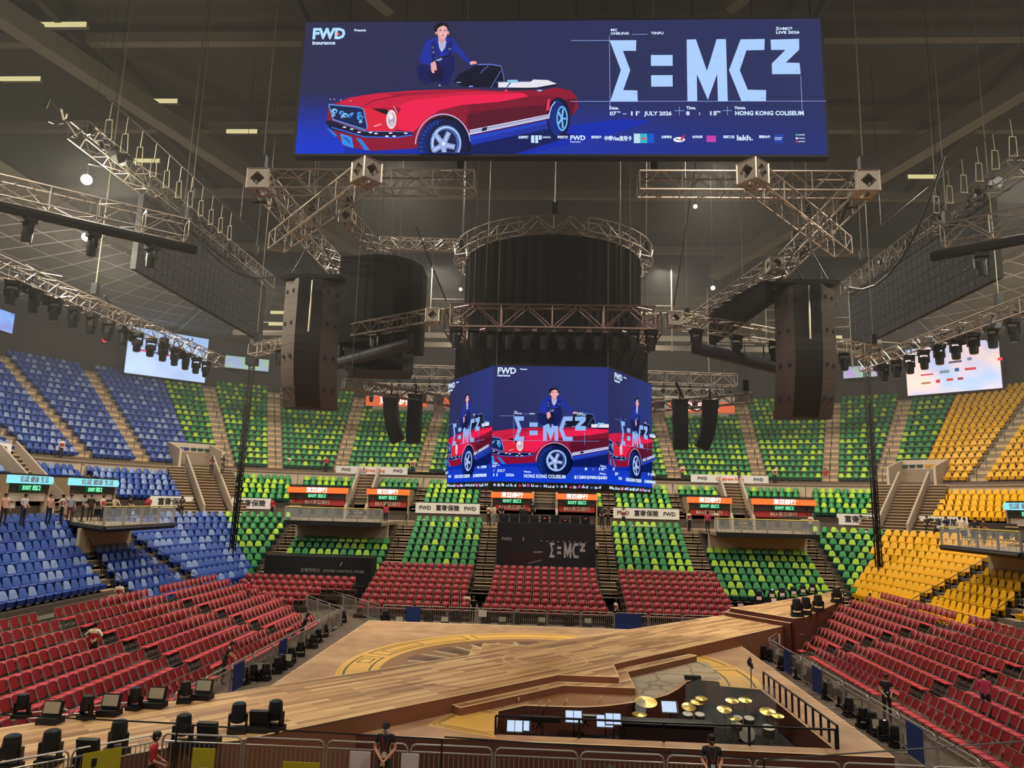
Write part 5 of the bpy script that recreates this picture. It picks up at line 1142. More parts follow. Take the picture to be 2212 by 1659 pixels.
b = MB(); st = zp([(1372, 1478), (1355, 1452), (1480, 1425), (1530, 1432), (1560, 1468), (1500, 1466), (1478, 1470), (1440, 1498), (1385, 1512)], DZ+.005); b.add([(x, y, DZ+.005) for x, y in st], [tuple(range(len(st)))]); b.build('stone_print', mst, root, 'W')
b = MB(); st = zp([(1150, 1510), (1215, 1492), (1375, 1490), (1380, 1510), (1340, 1519), (1256, 1524), (1140, 1520)], DZ+.004); b.add([(x, y, DZ+.004) for x, y in st], [tuple(range(len(st)))]); b.build('brown_floor_print', BR1, root, 'W')
# runway
A45 = [(-14.3, -13.2), (-3.05, -2.15), (-2.8, -1.9), (-2.8, .25), (-.85, .25), (10.75, 11.6)]
B45 = [(13.3, 8.6), (2.62, -2.85), (2.62, -5.0), (.4, -5.0), (-7.9, -13.35), (-9.3, -14.0), (-12.2, -16.8), (-15.6, -14.6)]
rw = thing('runway', 'raised diagonal wooden runway crossing the square deck corner to corner', 'stage', (0, -2.5, 0))
def slab2(poly, z0, z1, nm1, nm2, par, face=FACE, top=WOOD):
    n = len(poly); b = MB(); b.add([(x, y, z1) for x, y in poly], [tuple(range(n))]); b.build(nm1, top, par, 'W'); b = MB()
    for i in range(n):
        (xa, ya), (xb, yb) = poly[i], poly[(i+1) % n]; b.add([(xa, ya, z0), (xb, yb, z0), (xb, yb, z1), (xa, ya, z1)], [(0, 1, 2, 3)])
    b.build(nm2, face, par, 'W')
    b = MB(); [b.rod((*poly[i], z1), (*poly[(i+1) % n], z1), .018, 4) for i in range(n)]; b.build('edge_trim', EDGE, par, 'W')
slab2(A45+B45, 0, PZ, 'planking', 'riser_face', rw)
CC = (-.08, -2.5); b = MB()
for rr, w in ((1.72, .02), (1.66, .015), (1.17, .02)):
    A = [(CC[0]+rr*math.cos(R(i*6)), CC[1]+rr*math.sin(R(i*6)), PZ+.004) for i in range(61)]; B_ = [(CC[0]+(rr-w*1.6)*math.cos(R(i*6)), CC[1]+(rr-w*1.6)*math.sin(R(i*6)), PZ+.004) for i in range(61)]; strip(b, A, B_)
b.build('circle_inlay', mat('inlay', '#e6cf9c', .5), rw, 'W')
b = MB(); strip(b, [(-5.2, -7.0, PZ+.004), (-2.6, -7.3, PZ+.004)], [(-5.2, -7.04, PZ+.004), (-2.6, -7.34, PZ+.004)]); strip(b, [(-11, -9.9, PZ+.004), (-3.2, -2.5, PZ+.004)], [(-10.97, -9.96, PZ+.004), (-3.17, -2.56, PZ+.004)]); b.build('joint_line', mat('joint', '#6a4a30', .6), rw, 'W')
s1 = thing('stage_step', 'L-shaped wooden step along the pit side of the runway', 'step', (1, -5, DZ))
slab2([(6.35, .9), (6.6, .65), (3.15, -2.95), (3.15, -5.45), (.6, -5.45), (-2.75, -8.75), (-3.05, -8.45), (.4, -5.0), (2.62, -5.0), (2.62, -2.8)], DZ, SZt, 'tread', 'riser_face', s1)
s2 = thing('stage_step', 'short wooden step on the far side of the runway square', 'step', (-3.2, .2, DZ))
slab2([(-3.3, -2.35), (-2.85, -1.9), (-2.85, .55), (-3.3, .9)], DZ, SZt, 'tread', 'riser_face', s2)
cw = thing('catwalk', 'wooden catwalk rising in two steps at the far end of the runway', 'stage', (13, 12, 0))
def zpp(pts, z): return zp(pts, z)
slab2(zp([(1566, 1322), (1707, 1346), (1712, 1341), (1574, 1317)], 1.62), 0, 1.62, 'lower_step', 'lower_face', cw, FACED, FACE)
slab2(zp([(1577, 1313), (1716, 1336), (1740, 1333), (1812, 1300), (1822, 1286), (1795, 1279), (1640, 1306)], 1.85), 0, 1.85, 'planking', 'riser_face', cw, FACED, WOOD)
# ---- crowd barriers
RISE = mat('riser_dark', '#33241e', .8, var=.2, scale=1)
def barrier_proto(w=2.0):
    r = thing('crowd_barrier', 'x', 'barrier', (0, 0, 0)); h = 1.1
    b = MB(); c = .14; pts = [(-w/2+.02, 0, .05), (-w/2+.02, 0, h-c), (-w/2+.02+c*.3, 0, h-c*.3), (-w/2+c, 0, h), (w/2-c, 0, h), (w/2-.02-c*.3, 0, h-c*.3), (w/2-.02, 0, h-c), (w/2-.02, 0, .05)]
    b.path(pts, .024, 6); b.rod((-w/2+.02, 0, .18), (w/2-.02, 0, .18), .018, 5); b.rod((-w/2+.02, 0, h-.17), (w/2-.02, 0, h-.17), .02, 5); b.build('frame', STEEL, r)
    b = MB(); n = 17
    for i in range(1, n): b.rod((-w/2+w*i/n, 0, .18), (-w/2+w*i/n, 0, h-.17), .011, 4)
    b.build('bars', STEEL, r)
    b = MB(); [b.box((x-.03, -.32, 0), (x+.03, .32, .05)) for x in (-w*.35, w*.35)]; b.build('feet', STEEL, r); return r
BP = barrier_proto(); used = [False]
def fence(pts, label, z=0., s=1.):
    for (a, c) in zip(pts, pts[1:]):
        a, c = Vector((*a, 0)), Vector((*c, 0)); d = c-a; n = max(1, round(d.length/2.03)); rz = math.atan2(d.y, d.x)
        for i in range(n):
            p = a+d*((i+.5)/n); p.z = z
            if not used[0]: o = BP; used[0] = True; o.location = p; o.rotation_euler = (0, 0, rz)
            else: o = dup(BP, p, rz)
            o['label'] = label; o['group'] = label; o.scale = (d.length/n/2.03, 1, s)
fence([(-9.45, -14.35), (10.9, -14.35)], 'steel crowd barrier in the front line before the stage', .7)
fence([(-13.4, -18.2), (-9.55, -14.45)], 'steel crowd barrier slanting across the near end of the runway', .7)
b = MB(); b.prism([(-9.3, -14.15), (11.2, -14.15), (11.2, -22), (-17, -22), (-13.2, -18.05)], 0, .7); o = b.build('floor_near_platform', RISE); o['kind'] = 'structure'
fence([(-12.25, -8.3), (-12.2, 10.9)], 'steel crowd barrier between red chairs and stage lights, blue side', 0)
fence([(-16.4, -11.6), (-12.4, -9.0)], 'steel crowd barrier behind runway lights, blue side')
fence([(-12.2, 11.2), (-17.2, 17.6), (-15.7, 19.3), (-13.8, 17.2), (-11.3, 14.0), (-10.3, 12.9)], 'steel crowd barrier in the zigzag fence at far blue corner')
fence([(-10.2, 12.9), (12.4, 12.9)], 'steel crowd barrier before the far red chair blocks')
fence([(11.55, -11.6), (11.3, 5.6)], 'steel crowd barrier between red chairs and stage lights, yellow side')
fence([(11.3, 5.8), (14.3, 11.2), (18.6, 17.0)], 'steel crowd barrier beside the catwalk, yellow side')
fence([(18.8, 17.2), (21.2, 17.2)], 'steel crowd barrier in front of the yellow corner seats')
SHE = mat('paper_sheet', '#d8c8c4', .7); BLP = mat('blue_panel', '#22336e', .6)
def sheet(p, w, h, rz, m, label, name='notice_sheet', cat='sign'):
    b = MB(); b.box((-w/2, -.012, 0), (w/2, .012, h)); o = b.build(name, m, None, p, rz); return tag(o, label, cat)
for p, w, h, rz, lab in (((-15.6, 19.2-.12, .55), .45, .45, .8, 'white paper notice on the zigzag fence'), ((12.4, 7.6, .55), .4, .5, 1.05, 'white notice tied to the barrier nearest the catwalk'), ((15.0, 12.0, .6), .4, .45, .95, 'white notice on the barrier halfway along the catwalk'), ((19.9, 17.1, .6), .9, .4, 0, 'pinkish paper sheet on the far barrier by the yellow seats'), ((-3.9, 12.85, .6), .5, .4, 0, 'pinkish paper sheet on the far barrier below the blue-side steps')): sheet(p, w, h, rz, SHE, lab)
for i, (p, rz) in enumerate((((-12.1, 1.2, .1), math.pi/2), ((-12.1, -3.6, .1), math.pi/2), ((11.25, 2.9, .1), math.pi/2), ((11.3, -.6, .1), math.pi/2), ((11.4, -8.4, .1), math.pi/2), ((-8.2, 12.8, .05), 0), ((5.0, 12.8, .05), 0))):
    sheet(p, 1.0 if i < 5 else (.9 if i == 5 else 1.6), 1.0, rz, BLP, ['dark blue panel on the blue-side barrier, farther one', 'dark blue panel on the blue-side barrier, nearer one', 'dark blue panel on the yellow-side barrier, farthest one', 'dark blue panel on the yellow-side barrier, middle one', 'large dark blue panel on the yellow-side barrier, nearest one', 'small dark blue panel at the far barrier, blue side', 'wide dark blue panel at the far barrier by the yellow-side steps'][i], 'barrier_panel', 'panel')
sheet((-4.5, -14.45, 1.0), .5, .62, 0, SHE, 'pinkish notice hung on the front barrier beside the guard in cap'); sheet((-3.3, -14.45, 1.0), .42, .62, 0, SHE, 'pinkish notice on the front barrier just past the guard in cap'); sheet((3.55, -14.45, .95), .7, .6, 0, SHE, 'large pinkish notice on front barrier beside the lanyard worker')
YV = mat('yellow_cloth', '#b7a81c', .7, var=.15, scale=4)
for p, w, h, lab in (((-5.9, -14.5, .72), .9, .62, 'mustard yellow board at the foot of the front barrier'), ((-3.75, -15.4, .7), 1.05, .75, 'mustard yellow board in front of the guard in cap'), ((-8.3, -14.5, .75), .55, .8, 'mustard yellow cloth on the front barrier bend'), ((-10.3, -15.35, .75), .8, .95, 'mustard yellow board on the slanting barrier')): sheet(p, w, h, 0 if p[0] > -9 else .78, YV, lab, 'yellow_board', 'board')
# ---- red folding chairs
CB = MB()
prof = [(-.215, .52), (-.225, .70), (-.19, .84), (-.10, .89), (.10, .89), (.19, .84), (.225, .70), (.215, .52)]
v = [(x, .16+(z-.5)*.22, z) for x, z in prof]+[(x, .19+(z-.5)*.22, z) for x, z in prof]; CB.add(v, [tuple(range(8)), tuple(range(15, 7, -1))]+[(i, i+8, (i+1) % 8+8, (i+1) % 8) for i in range(8)])
CS = MB(); CS.add([(-.21, -.26, .45), (.21, -.26, .45), (.225, -.05, .455), (.21, .14, .44), (-.21, .14, .44), (-.225, -.05, .455)]+[(-.21, -.26, .41), (.21, -.26, .41), (.225, -.05, .41), (.21, .14, .40), (-.21, .14, .40), (-.225, -.05, .41)], [(0, 1, 2, 3, 4, 5), (11, 10, 9, 8, 7, 6)]+[(i, i+6, (i+1) % 6+6, (i+1) % 6) for i in range(6)])
CF = MB()
for s in (-1, 1): CF.rod((s*.235, -.22, 0), (s*.235, .24, .86), .012, 4); CF.rod((s*.215, .26, 0), (s*.215, -.2, .44), .012, 4)
CF.rod((-.235, .27, .9), (.235, .27, .9), .012, 4); CF.rod((-.215, .2, .1), (.215, .2, .1), .01, 4)
CHF = mat('chair_frame', '#8a6f66', .4, .5)
RISE_ = mat('riser_dark', '#33241e', .8, var=.2, scale=1)
CH = []
def rowx(k, side):     # rows along y on the two sides
    return (side*(13.25+.93*k), max(0, (k-1)*.25))
for side in (-1, 1):
    nrow = 9
    b = MB()
    for k in range(nrow):
        X, z = rowx(k, side)
        y0, y1 = -12, (13.0 if side < 0 else 14.5)
        if side > 0: y1 = min(14.5, 4.2+(X-11.4)*1.5)
        else: y1 = min(12.8, 9.2+(-X-12.4)*.8)
        if z > 0: b.box((min(X-.47*side, X+.47*side), y0, z-.25 if z > .3 else 0), (max(X-.47*side, X+.47*side), y1+.3, z))
        y = y0+.3; j = 0
        while y < y1:
            if not (-3.1 < y < -2.1 or 5.2 < y < 6.1): CH.append((X, y+random.uniform(-.02, .02), z, -side*math.pi/2+random.uniform(-.04, .04), 'blue-side floor block' if side < 0 else 'yellow-side floor block', k))
            y += .52
    o = b.build('floor_riser_'+('blue' if side < 0 else 'yellow'), RISE); o['kind'] = 'structure'
b = MB()
for k in range(8):
    Y, z = 15.0+.88*k, .2+.27*k
    for bi, (x0, x1) in enumerate(((-12.3, -5.35+max(0, 3-k)*.12), (-3.85-max(0, 3-k)*.1, 3.65+max(0, 4-k)*.1), (5.2, 12.3))):
        b.box((x0-.1, Y-.45, 0 if k == 0 else z-.27), (x1+.1, Y+.43, z))
        n = int((x1-x0)/.575)
        for i in range(n): CH.append((x0+(i+.5)*(x1-x0)/n, Y, z, 0., ['far block on the blue side', 'far block under the video tower', 'far block on the yellow side'][bi], k))
for k in range(5):
    Y, z = 15.3+.9*k, .1+.27*k; x0, x1 = -22.5+.1*k, -14.6+(.45*k if k < 5 else 0)
    x0 = max(x0, -21.6); x1 = min(x1, -13.5) if k > 2 else -16.6+k*.6
    b.box((x0-.1, Y-.45, 0 if k == 0 else z-.27), (x1+.1, Y+.45, z)); n = int((x1-x0)/.56)
    for i in range(n): CH.append((x0+(i+.5)*(x1-x0)/n, Y, z, 0., 'blue-side corner block behind the zigzag fence', k))
o = b.build('floor_riser_far', RISE); o['kind'] = 'structure'
for i in range(8): CH.append((-7.6+i*.62, -15.6, .7, math.pi, 'single near row before the front barrier', 0))
CH = [c for c in CH if (lambda q: -120 < q[0] < W0+120 and -50 < q[1] < H0+90)(proj((c[0], c[1], c[2]+.5)))]
vc = sorted([c for c in CH if (lambda q: 0 <= q[0] <= W0 and 0 <= q[1] <= H0)(proj((c[0], c[1], c[2]+.6)))], key=lambda c: proj(c[:3])[2])[:300]; ids = set(map(id, vc)); pr = None
for c in vc:
    lab = f'red folding chair in {ORD[c[5]]} row of the {c[4]}'
    if pr is None:
        pr = thing('red_folding_chair', lab, 'chair', c[:3], c[3], lab); CB.build('backrest', REDC, pr); CS.build('seat', REDP, pr); CF.build('frame', CHF, pr)
    else: dup(pr, c[:3], c[3], lab, lab)
mass('red_folding_chair_rows', [CB, CS, CF], [(*c[:4], (0, 1, 2)) for c in CH if id(c) not in ids], [REDC, REDP, CHF], 'remaining rows of red folding chairs on the arena floor risers')
# ---- lights standing on stage edges
FLM = moving_head('x', 'moving_light', False, 1.1)
def putm(px, z, label, s=1., rz=None):
    for x, y in px:
        p = onZ(x, y, z)
        if not FLM.get('used'): o = FLM; o['used'] = 1; o.location = p
        else: o = dup(FLM, p)
        o.rotation_euler = (0, 0, random.uniform(-.4, .4)); o['label'] = label; o['group'] = label; o.scale = (s*1.25, s*1.25, s)
putm([(45, 1550), (185, 1553), (290, 1533), (398, 1518)], PZ, 'black moving light on the runway edge before the red chairs', .72)
putm([(105, 1652), (252, 1628), (392, 1612), (512, 1583), (592, 1577), (18, 1665)], PZ, 'black moving light on the near end of the runway', .88)
putm([(545, 1472), (572, 1470), (598, 1455), (607, 1448), (628, 1432), (648, 1418), (654, 1400), (676, 1400), (686, 1388), (700, 1376), (712, 1362), (730, 1352), (740, 1345), (525, 1478)], 0, 'black moving light on floor beside the deck, blue side', .8)
putm([(1622, 1412), (1650, 1425), (1668, 1432), (1690, 1448), (1712, 1452), (1728, 1468), (1752, 1480), (1768, 1492), (1790, 1512), (1822, 1530), (1836, 1548), (1866, 1572), (1886, 1582), (1912, 1600), (1938, 1615)], 0, 'black moving light on floor beside the deck, yellow side', .8)
putm([(832, 1350), (925, 1348), (985, 1348), (1050, 1350), (1115, 1350), (1230, 1352), (1317, 1358), (1382, 1352)], 0, 'black moving light on the floor along the far deck edge', 1.0)
putm([(1722, 1332), (1742, 1328), (1768, 1322), (1808, 1302)], 1.85, 'black moving light standing on the catwalk', 1.1)
putm([(1640, 1306), (1668, 1302), (1690, 1298), (1715, 1295), (1735, 1291), (1756, 1287)], 1.5, 'black moving light in the tagged row behind the catwalk', 1.0)
def panel_light(p, rz, label, w=.56):
    r = thing('strobe_panel', label, 'stage light', p, rz, label)
    b = MB(); b.box((-w/2, -.2, 0), (w/2, .2, .16)); b.build('base', BLACK, r)
    M = Matrix.Translation((0, .02, .16)) @ Matrix.Rotation(R(-12), 4, 'X'); b = MB(); b.box((-w/2+.03, -.06, .02), (w/2-.03, .06, .4), M); b.build('housing', BLACK, r)
    b = MB(); b.box((-w/2+.06, -.07, .08), (w/2-.06, -.058, .37), M); b.build('face', mat('strobe_face', '#a7a08a', .5), r); return r
PL = None
for (x, y), z, lab in [((p), PZ, 'grey-faced strobe panel on the runway edge before the red chairs') for p in ((108, 1562), (235, 1545), (335, 1528), (437, 1510))]+[((p), PZ, 'strobe panel turned away on the near end of the runway') for p in ((190, 1648), (448, 1608), (560, 1580))]+[((p), 0, 'strobe panel on floor beside the deck, blue side') for p in ((560, 1460), (618, 1440), (664, 1392))]+[((p), 0, 'strobe panel on floor beside the deck, yellow side') for p in ((1676, 1425), (1745, 1470), (1805, 1500), (1850, 1545), (1900, 1590))]+[((p), 0, 'low strobe panel along the far deck edge') for p in ((862, 1352), (960, 1352), (1085, 1352), (1170, 1353), (1270, 1355), (1350, 1356))]:
    p = onZ(x, y, z); rz = math.pi if 'away' in lab else 0.
    if PL is None: PL = panel_light(p, rz, lab)
    else: dup(PL, p, rz, lab, lab)
for i, (x, y) in enumerate(((1640, 1296), (1668, 1290), (1672, 1300), (1690, 1288), (1715, 1284), (1735, 1280), (1755, 1276), (1600, 1312))):
    sheet(tuple(onZ(x, y, 2.0)), .3, .2, 0, SHE, 'small white tag on the lights behind the catwalk', 'equipment_tag', 'tag')['group'] = 'white tags behind the catwalk'
# ---- sound control desk, video tower
r = thing('control_booth', 'long black sound control booth below blue-side far seats', 'booth', (-17, 21.5, 0))
b = MB(); b.box((-20.9, 20.8, 0), (-12.9, 22.6, 3.25)); b.build('drape', BLACK, r, 'W'); b = MB(); b.box((-18.2, 20.2, 0), (-13.2, 20.8, 1.3)); b.build('lower_drape', BLACK, r, 'W')
text('音響控制台', .3, mat('grey_ink', '#8c8782', .7), frame_at((-17.4, 20.78, 2.25), (1, 0, 0)), r); text('SOUND CONTROL PANEL', .26, MATS['grey_ink'], frame_at((-14.9, 20.78, 2.25), (1, 0, 0)), r, bold=.02)
b = MB(); b.rod((-15.2, 20.76, 2.6), (-15.05, 20.76, 2.9), .06, 5); b.build('emblem', MATS['grey_ink'], r, 'W')
tw = thing('video_tower', 'black draped tower with dim poster facing the stage, gear on top', 'tower', (0, 24, 0))
b = MB(); b.box((-3.75, 22.2, 0), (3.65, 27.5, 6.1)); b.build('drape', mat('tower_drape', '#1d1b22', .7, var=.15, scale=.8), tw, 'W')
tp = []
k_ = 6.9/4180
for c, p in CAR():
    if c in ('#8e1334', '#cf1a44', '#f01c50', '#5a0f2a'): tp.append(('#2d1119', [(q[0]*k_*.95, 3.0-q[1]*k_*1.35) for q in p]))
    if c in ('#e8a6a8', '#dc98a0'): tp.append(('#8a6a6c', [(q[0]*k_*.9+.05, 3.0-q[1]*k_*1.3) for q in p]))
    if c in ('#d7dcff', '#eae6f0'): tp.append(('#77717c', [(q[0]*k_*.95, 3.0-q[1]*k_*1.35) for q in p]))
tp += [('#a5a0a4', [(3.85+(x-460)*.00179, 2.35-(y-262)*.0022) for x, y in p]) for p in TITLE]
mb, ms = draw(tp, 7.2, 3.1, lift=.0008, diffuse=True); o = place(mb, ms, 'poster_print', tw, Matrix.Translation((-3.65, 22.19, 2.35)))
text('FWD', .34, mat('grey_ink2', '#a09ca2', .7), frame_at((-3.0, 22.15, 4.85), (1, 0, 0)), tw, bold=.02)
b = MB()
for i in range(9): b.cbox((-.4+i*.42, 22.15, 4.78+random.uniform(-.02, .02)), (random.uniform(.1, .22), .01, .05))
b.build('small_print', MATS['grey_ink2'], tw, 'W')
random.seed(11)
for i in range(9):
    x = -3.3+i*.78; hh = random.uniform(.25, .85)
    q = thing('equipment_case', 'dark mixing or video equipment case on top of the video tower', 'equipment', (x, 23.2, 6.1), 0, 'equipment on top of the video tower'); q['group'] = q['label']
    b = MB(); b.box((-.32, -.3, 0), (.32, .3, hh)); b.build('body', BLACK, q); b = MB(); b.box((-.26, -.31, hh*.55), (.26, -.3, hh*.9)); b.build('front_panel', mat('eqp_panel', '#2b2a38', .3), q)
    if i in (4, 6, 8):
        b = MB(); b.rod((-.05, -.32, hh*.6), (.05, -.32, hh*.7), .025, 5); b.build('red_indicator', emat('red_led', '#ff5238', 2.), q)
# ---- band pit
BLKP = mat('pit_black', '#1a1716', .5, var=.2, scale=2)
def rail(pts, z0, z1, label, n, mid=True):
    rt = thing('pit_railing', label, 'railing', (*pts[0], z0)); b = MB(); b.path([(x, y, z1) for x, y in pts], .035, 5); b.build('top_rail', BLKM, rt, 'W')
    for (a, c) in zip(pts, pts[1:]):
        for i in range(n+1):
            x, y = a[0]+(c[0]-a[0])*i/n, a[1]+(c[1]-a[1])*i/n; b = MB(); b.box((x-.03, y-.03, z0), (x+.03, y+.03, z1)); b.build('post', BLKM, rt, 'W')
rail([(pit[0][0], pit[0][1]-.05), (pit[-1][0]+.05, pit[-1][1]-.05)], DZ, DZ+.52, 'black railing along the front of the band pit', 4)
rail([(pit[-2][0]+.12, pit[-2][1]), (pit[-1][0]+.12, pit[-1][1])], DZ, DZ+.62, 'black railing with many posts on the yellow side of the pit', 11)
b = MB(); b.path([(p[0], p[1], .02) for p in ((pit[0][0], pit[0][1]), (pit[-1][0], pit[-1][1]))], .02, 4)
SCR = emat('sheet_glow', '#cfe2ff', .95)
def music_stand(x, y, sc, label, tilt=.5, z=0, n=2, h=1.1):
    rt = thing('lit_music_stand', label, 'music stand', (x, y, z), 0)
    b = MB(); b.rod((0, 0, .05), (0, 0, h), .02, 5); [b.rod((0, 0, .25), (.25*math.cos(a), .25*math.sin(a), 0), .012, 4) for a in (0, 2.1, 4.2)]; b.build('stand', BLKM, rt)
    M = Matrix.Translation((0, 0, h)) @ Matrix.Rotation(R(-35), 4, 'X'); b = MB(); b.box((-.26*sc, -.01, -.02), (.26*sc, .01, .36*sc), M); b.build('desk', BLKM, rt)
    for i in range(n): b = MB(); b.box((-.24*sc+i*.48*sc/n, -.016, .02), (-.24*sc+(i+.92)*.48*sc/n, -.011, .34*sc), M); b.build('sheet', SCR, rt)
def P0(x, y, z=0.): return onZ(x, y, z)
for x, y, z, s, n, lab in ((1112, 1582, .75, 1., 2, 'glowing twin sheets on stand at the blue-side end of the pit'), (1130, 1580, .7, .9, 1, 'blue-lit tablet beside glowing twin sheets in the pit'), (1240, 1562, .75, 1.1, 2, 'glowing double screen near the middle of the pit'), (1308, 1572, .7, 1.1, 2, 'lower cluster of glowing sheets in the pit'), (1326, 1566, .8, 1., 2, 'upper cluster of glowing sheets in the pit'), (1448, 1540, .75, 1.1, 1, 'tilted glowing sheet beside the percussion')):
    p = P0(x, y, z); music_stand(p.x, p.y, s, lab, n=n, z=0, h=z)
def keyboard(x, y, w, label, rz=0):
    rt = thing('keyboard', label, 'keyboard', (x, y, 0), rz); b = MB(); b.box((-w/2, -.17, .72), (w/2, .17, .84)); b.build('body', BLKP, rt); b = MB(); b.box((-w/2+.08, -.16, .84), (w/2-.08, 0, .856)); b.build('keys', mat('keys_white', '#a5a09a', .4), rt)
    b = MB(); [b.rod((s*w*.38, -.2, 0), (-s*w*.38*.2, .1, .72), .02, 4) for s in (-1, 1)]; b.build('stand', BLKM, rt)
p = P0(1165, 1580, .4); keyboard(p.x, p.y, 1.3, 'keyboard in the pit behind glowing sheets'); p = P0(1265, 1575, .4); keyboard(p.x, p.y, 1.3, 'keyboard in the middle of the pit')
p = P0(1345, 1590, .3); r = thing('pit_desk', 'long dark desk at the front of the pit', 'desk', (p.x+1.35, p.y-.1, 0)); b = MB(); b.box((-1.45, -.3, 0), (1.45, .3, .78)); b.build('front', mat('desk_dark', '#2b1a16', .6), r); b = MB(); b.box((-1.5, -.35, .78), (1.5, .35, .82)); b.build('desk_top', BLKP, r)
CYM = mat('brass_cymbal', '#e0c468', .25, .8); CHR = mat('chrome', '#b8b5ae', .2, .9); DRM = mat('drum_shell', '#5a5550', .3, .4); HEADM = mat('drum_head', '#cfc9b8', .5)
def drumkit(x, y, label, cy, dr, rz=0):
    rt = thing('drum_kit', label, 'drums', (x, y, 0), rz)
    for (dx, dy, z, r_, tl) in cy:
        b = MB(); M = Matrix.Translation((dx, dy, z)) @ Matrix.Rotation(R(tl), 4, 'X'); b.lathe([(.02, .03), (r_*.25, .02), (r_, -.01), (r_, -.015)], 16, M); b.build('cymbal', CYM, rt); b = MB(); b.rod((dx, dy, .05), (dx, dy, z), .012, 4); [b.rod((dx, dy, .3), (dx+.2*math.cos(a), dy+.2*math.sin(a), .01), .01, 4) for a in (0, 2.1, 4.2)]; b.build('cymbal_stand', CHR, rt)
    for (dx, dy, z, r_, h, ax) in dr:
        b = MB(); M = Matrix.Translation((dx, dy, z)) @ (Matrix.Rotation(R(90), 4, 'X') if ax else Matrix.Rotation(R(12), 4, 'X')); b.lathe([(r_, 0), (r_, h)], 16, M); d = b.build('drum', DRM, rt); b = MB(); b.lathe([(r_*.97, h), (r_*.97, h+.012)], 16, M); b.build('drum_head', HEADM, d)
p = P0(1612, 1575, .4); drumkit(p.x, p.y, 'main drum kit with brass cymbals behind clear screens', [(-.75, -.2, 1.05, .24, 15), (-.35, .35, 1.2, .22, 12), (.1, .4, 1.22, .22, 12), (.7, -.05, 1.0, .26, 15), (.95, -.3, .95, .2, 10), (-.5, -.5, .85, .2, 0)], [(-.25, .1, .55, .16, .18, 0), (.12, .1, .55, .17, .18, 0), (.6, -.35, .3, .21, .3, 0), (-.4, -.35, .5, .18, .14, 0), (0, .25, .28, .27, .35, 1)])
p = P0(1500, 1562, .4); drumkit(p.x, p.y, 'percussion set with round yellow cymbals in the middle of the pit', [(-1.6, .1, 1.0, .38, 14), (-1.9, -.45, .75, .25, 5), (-.2, -.1, .95, .24, 20), (.15, .15, 1.05, .24, 10), (.3, .25, 1.15, .2, 10)], [(-.3, -.35, .5, .17, .3, 0), (.1, -.35, .5, .16, .3, 0)])
# clear acrylic screens, fan lamps, mics
for i, (xa, ya, xb, yb) in enumerate(((4.6, -7.2, 5.6, -5.9), (5.6, -5.9, 6.9, -5.7), (6.9, -5.7, 7.5, -7.4))):
    b = MB(); b.add([(xa, ya, .02), (xb, yb, .02), (xb, yb, 1.75), (xa, ya, 1.75), (xa+.01, ya+.01, .02), (xb+.01, yb+.01, .02), (xb+.01, yb+.01, 1.75), (xa+.01, ya+.01, 1.75)], [(0, 1, 2, 3), (5, 4, 7, 6), (3, 2, 6, 7), (0, 3, 7, 4), (1, 5, 6, 2)]); o = b.build('acrylic_screen', mat('acrylic', '#cfd6d2', .08, alpha=.12)); tag(o, 'clear acrylic screen panel standing around the main drum kit', 'screen panel', 'acrylic screens around the drum kit'); o['group'] = o['label']
def disc_lamp(px, py, zc, base, rr, label, tilt):
    c = onY(px, py, base[1]); rt = thing('round_reflector', label, 'lamp', base); d = (CAMPOS-c).normalized(); M = Matrix.Translation(c) @ Matrix.Rotation(tilt, 4, 'Z') @ Matrix.Rotation(R(75), 4, 'X'); b = MB(); b.lathe([(rr*.4, -.12), (rr, 0), (rr, .03), (rr*.9, .02)], 20, M); b.build('disc', BLKM, rt, 'W'); b = MB(); b.rod(base, (c.x, c.y, c.z-rr*.6), .02, 5); b.rod((c.x, c.y, c.z-rr), c, .02, 5); b.build('pole', BLKM, rt, 'W')
    b = MB(); b.lathe([(.05, .03), (.03, .06)], 8, M); b.build('hub', CHR, rt, 'W')
q = onZ(1335, 1560, 0.02); disc_lamp(1335, 1522, 0, (q.x, q.y, .02), .23, 'round black disc lamp facing the seats in the middle of the pit', 0)
q = onZ(1623, 1487, DZ); disc_lamp(1622, 1432, 0, (q.x, q.y, DZ), .22, 'round black disc on a tall pole behind the drum kit', 1.2)
q = onZ(1384, 1590, .02); rt = thing('clear_reflector', 'clear oval reflector on stand beside the pit desk', 'reflector', q); b = MB(); b.lathe([(.02, 0), (.25, .03), (.25, .04)], 16, Matrix.Translation((0, 0, .9)) @ Matrix.Rotation(R(80), 4, 'X') @ Matrix.Diagonal((.75, 1.3, 1, 1))); b.build('dish', mat('acrylic2', '#b9bcc2', .1, alpha=.35), rt); b = MB(); b.rod((0, 0, 0), (0, 0, .8), .015, 4); b.build('stand', CHR, rt)
r = thing('pit_camera_cloth', 'black cloth-covered stand at the corner of the pit', 'equipment', (*pit[11], DZ-.3)); b = MB(); b.add([(pit[11][0]+a, pit[11][1]-.1+c, z) for a, c, z in ((-.35, 0, 1.05), (.3, 0, 1.05), (.3, .2, 1.05), (-.35, .2, 1.05), (-.1, -.15, .0), (.35, -.15, .0), (.35, .0, .0), (-.1, .0, .0))], [(0, 1, 2, 3), (4, 7, 6, 5), (0, 4, 5, 1), (1, 5, 6, 2), (2, 6, 7, 3), (3, 7, 4, 0)]); b.build('cloth', BLACK, r, 'W')
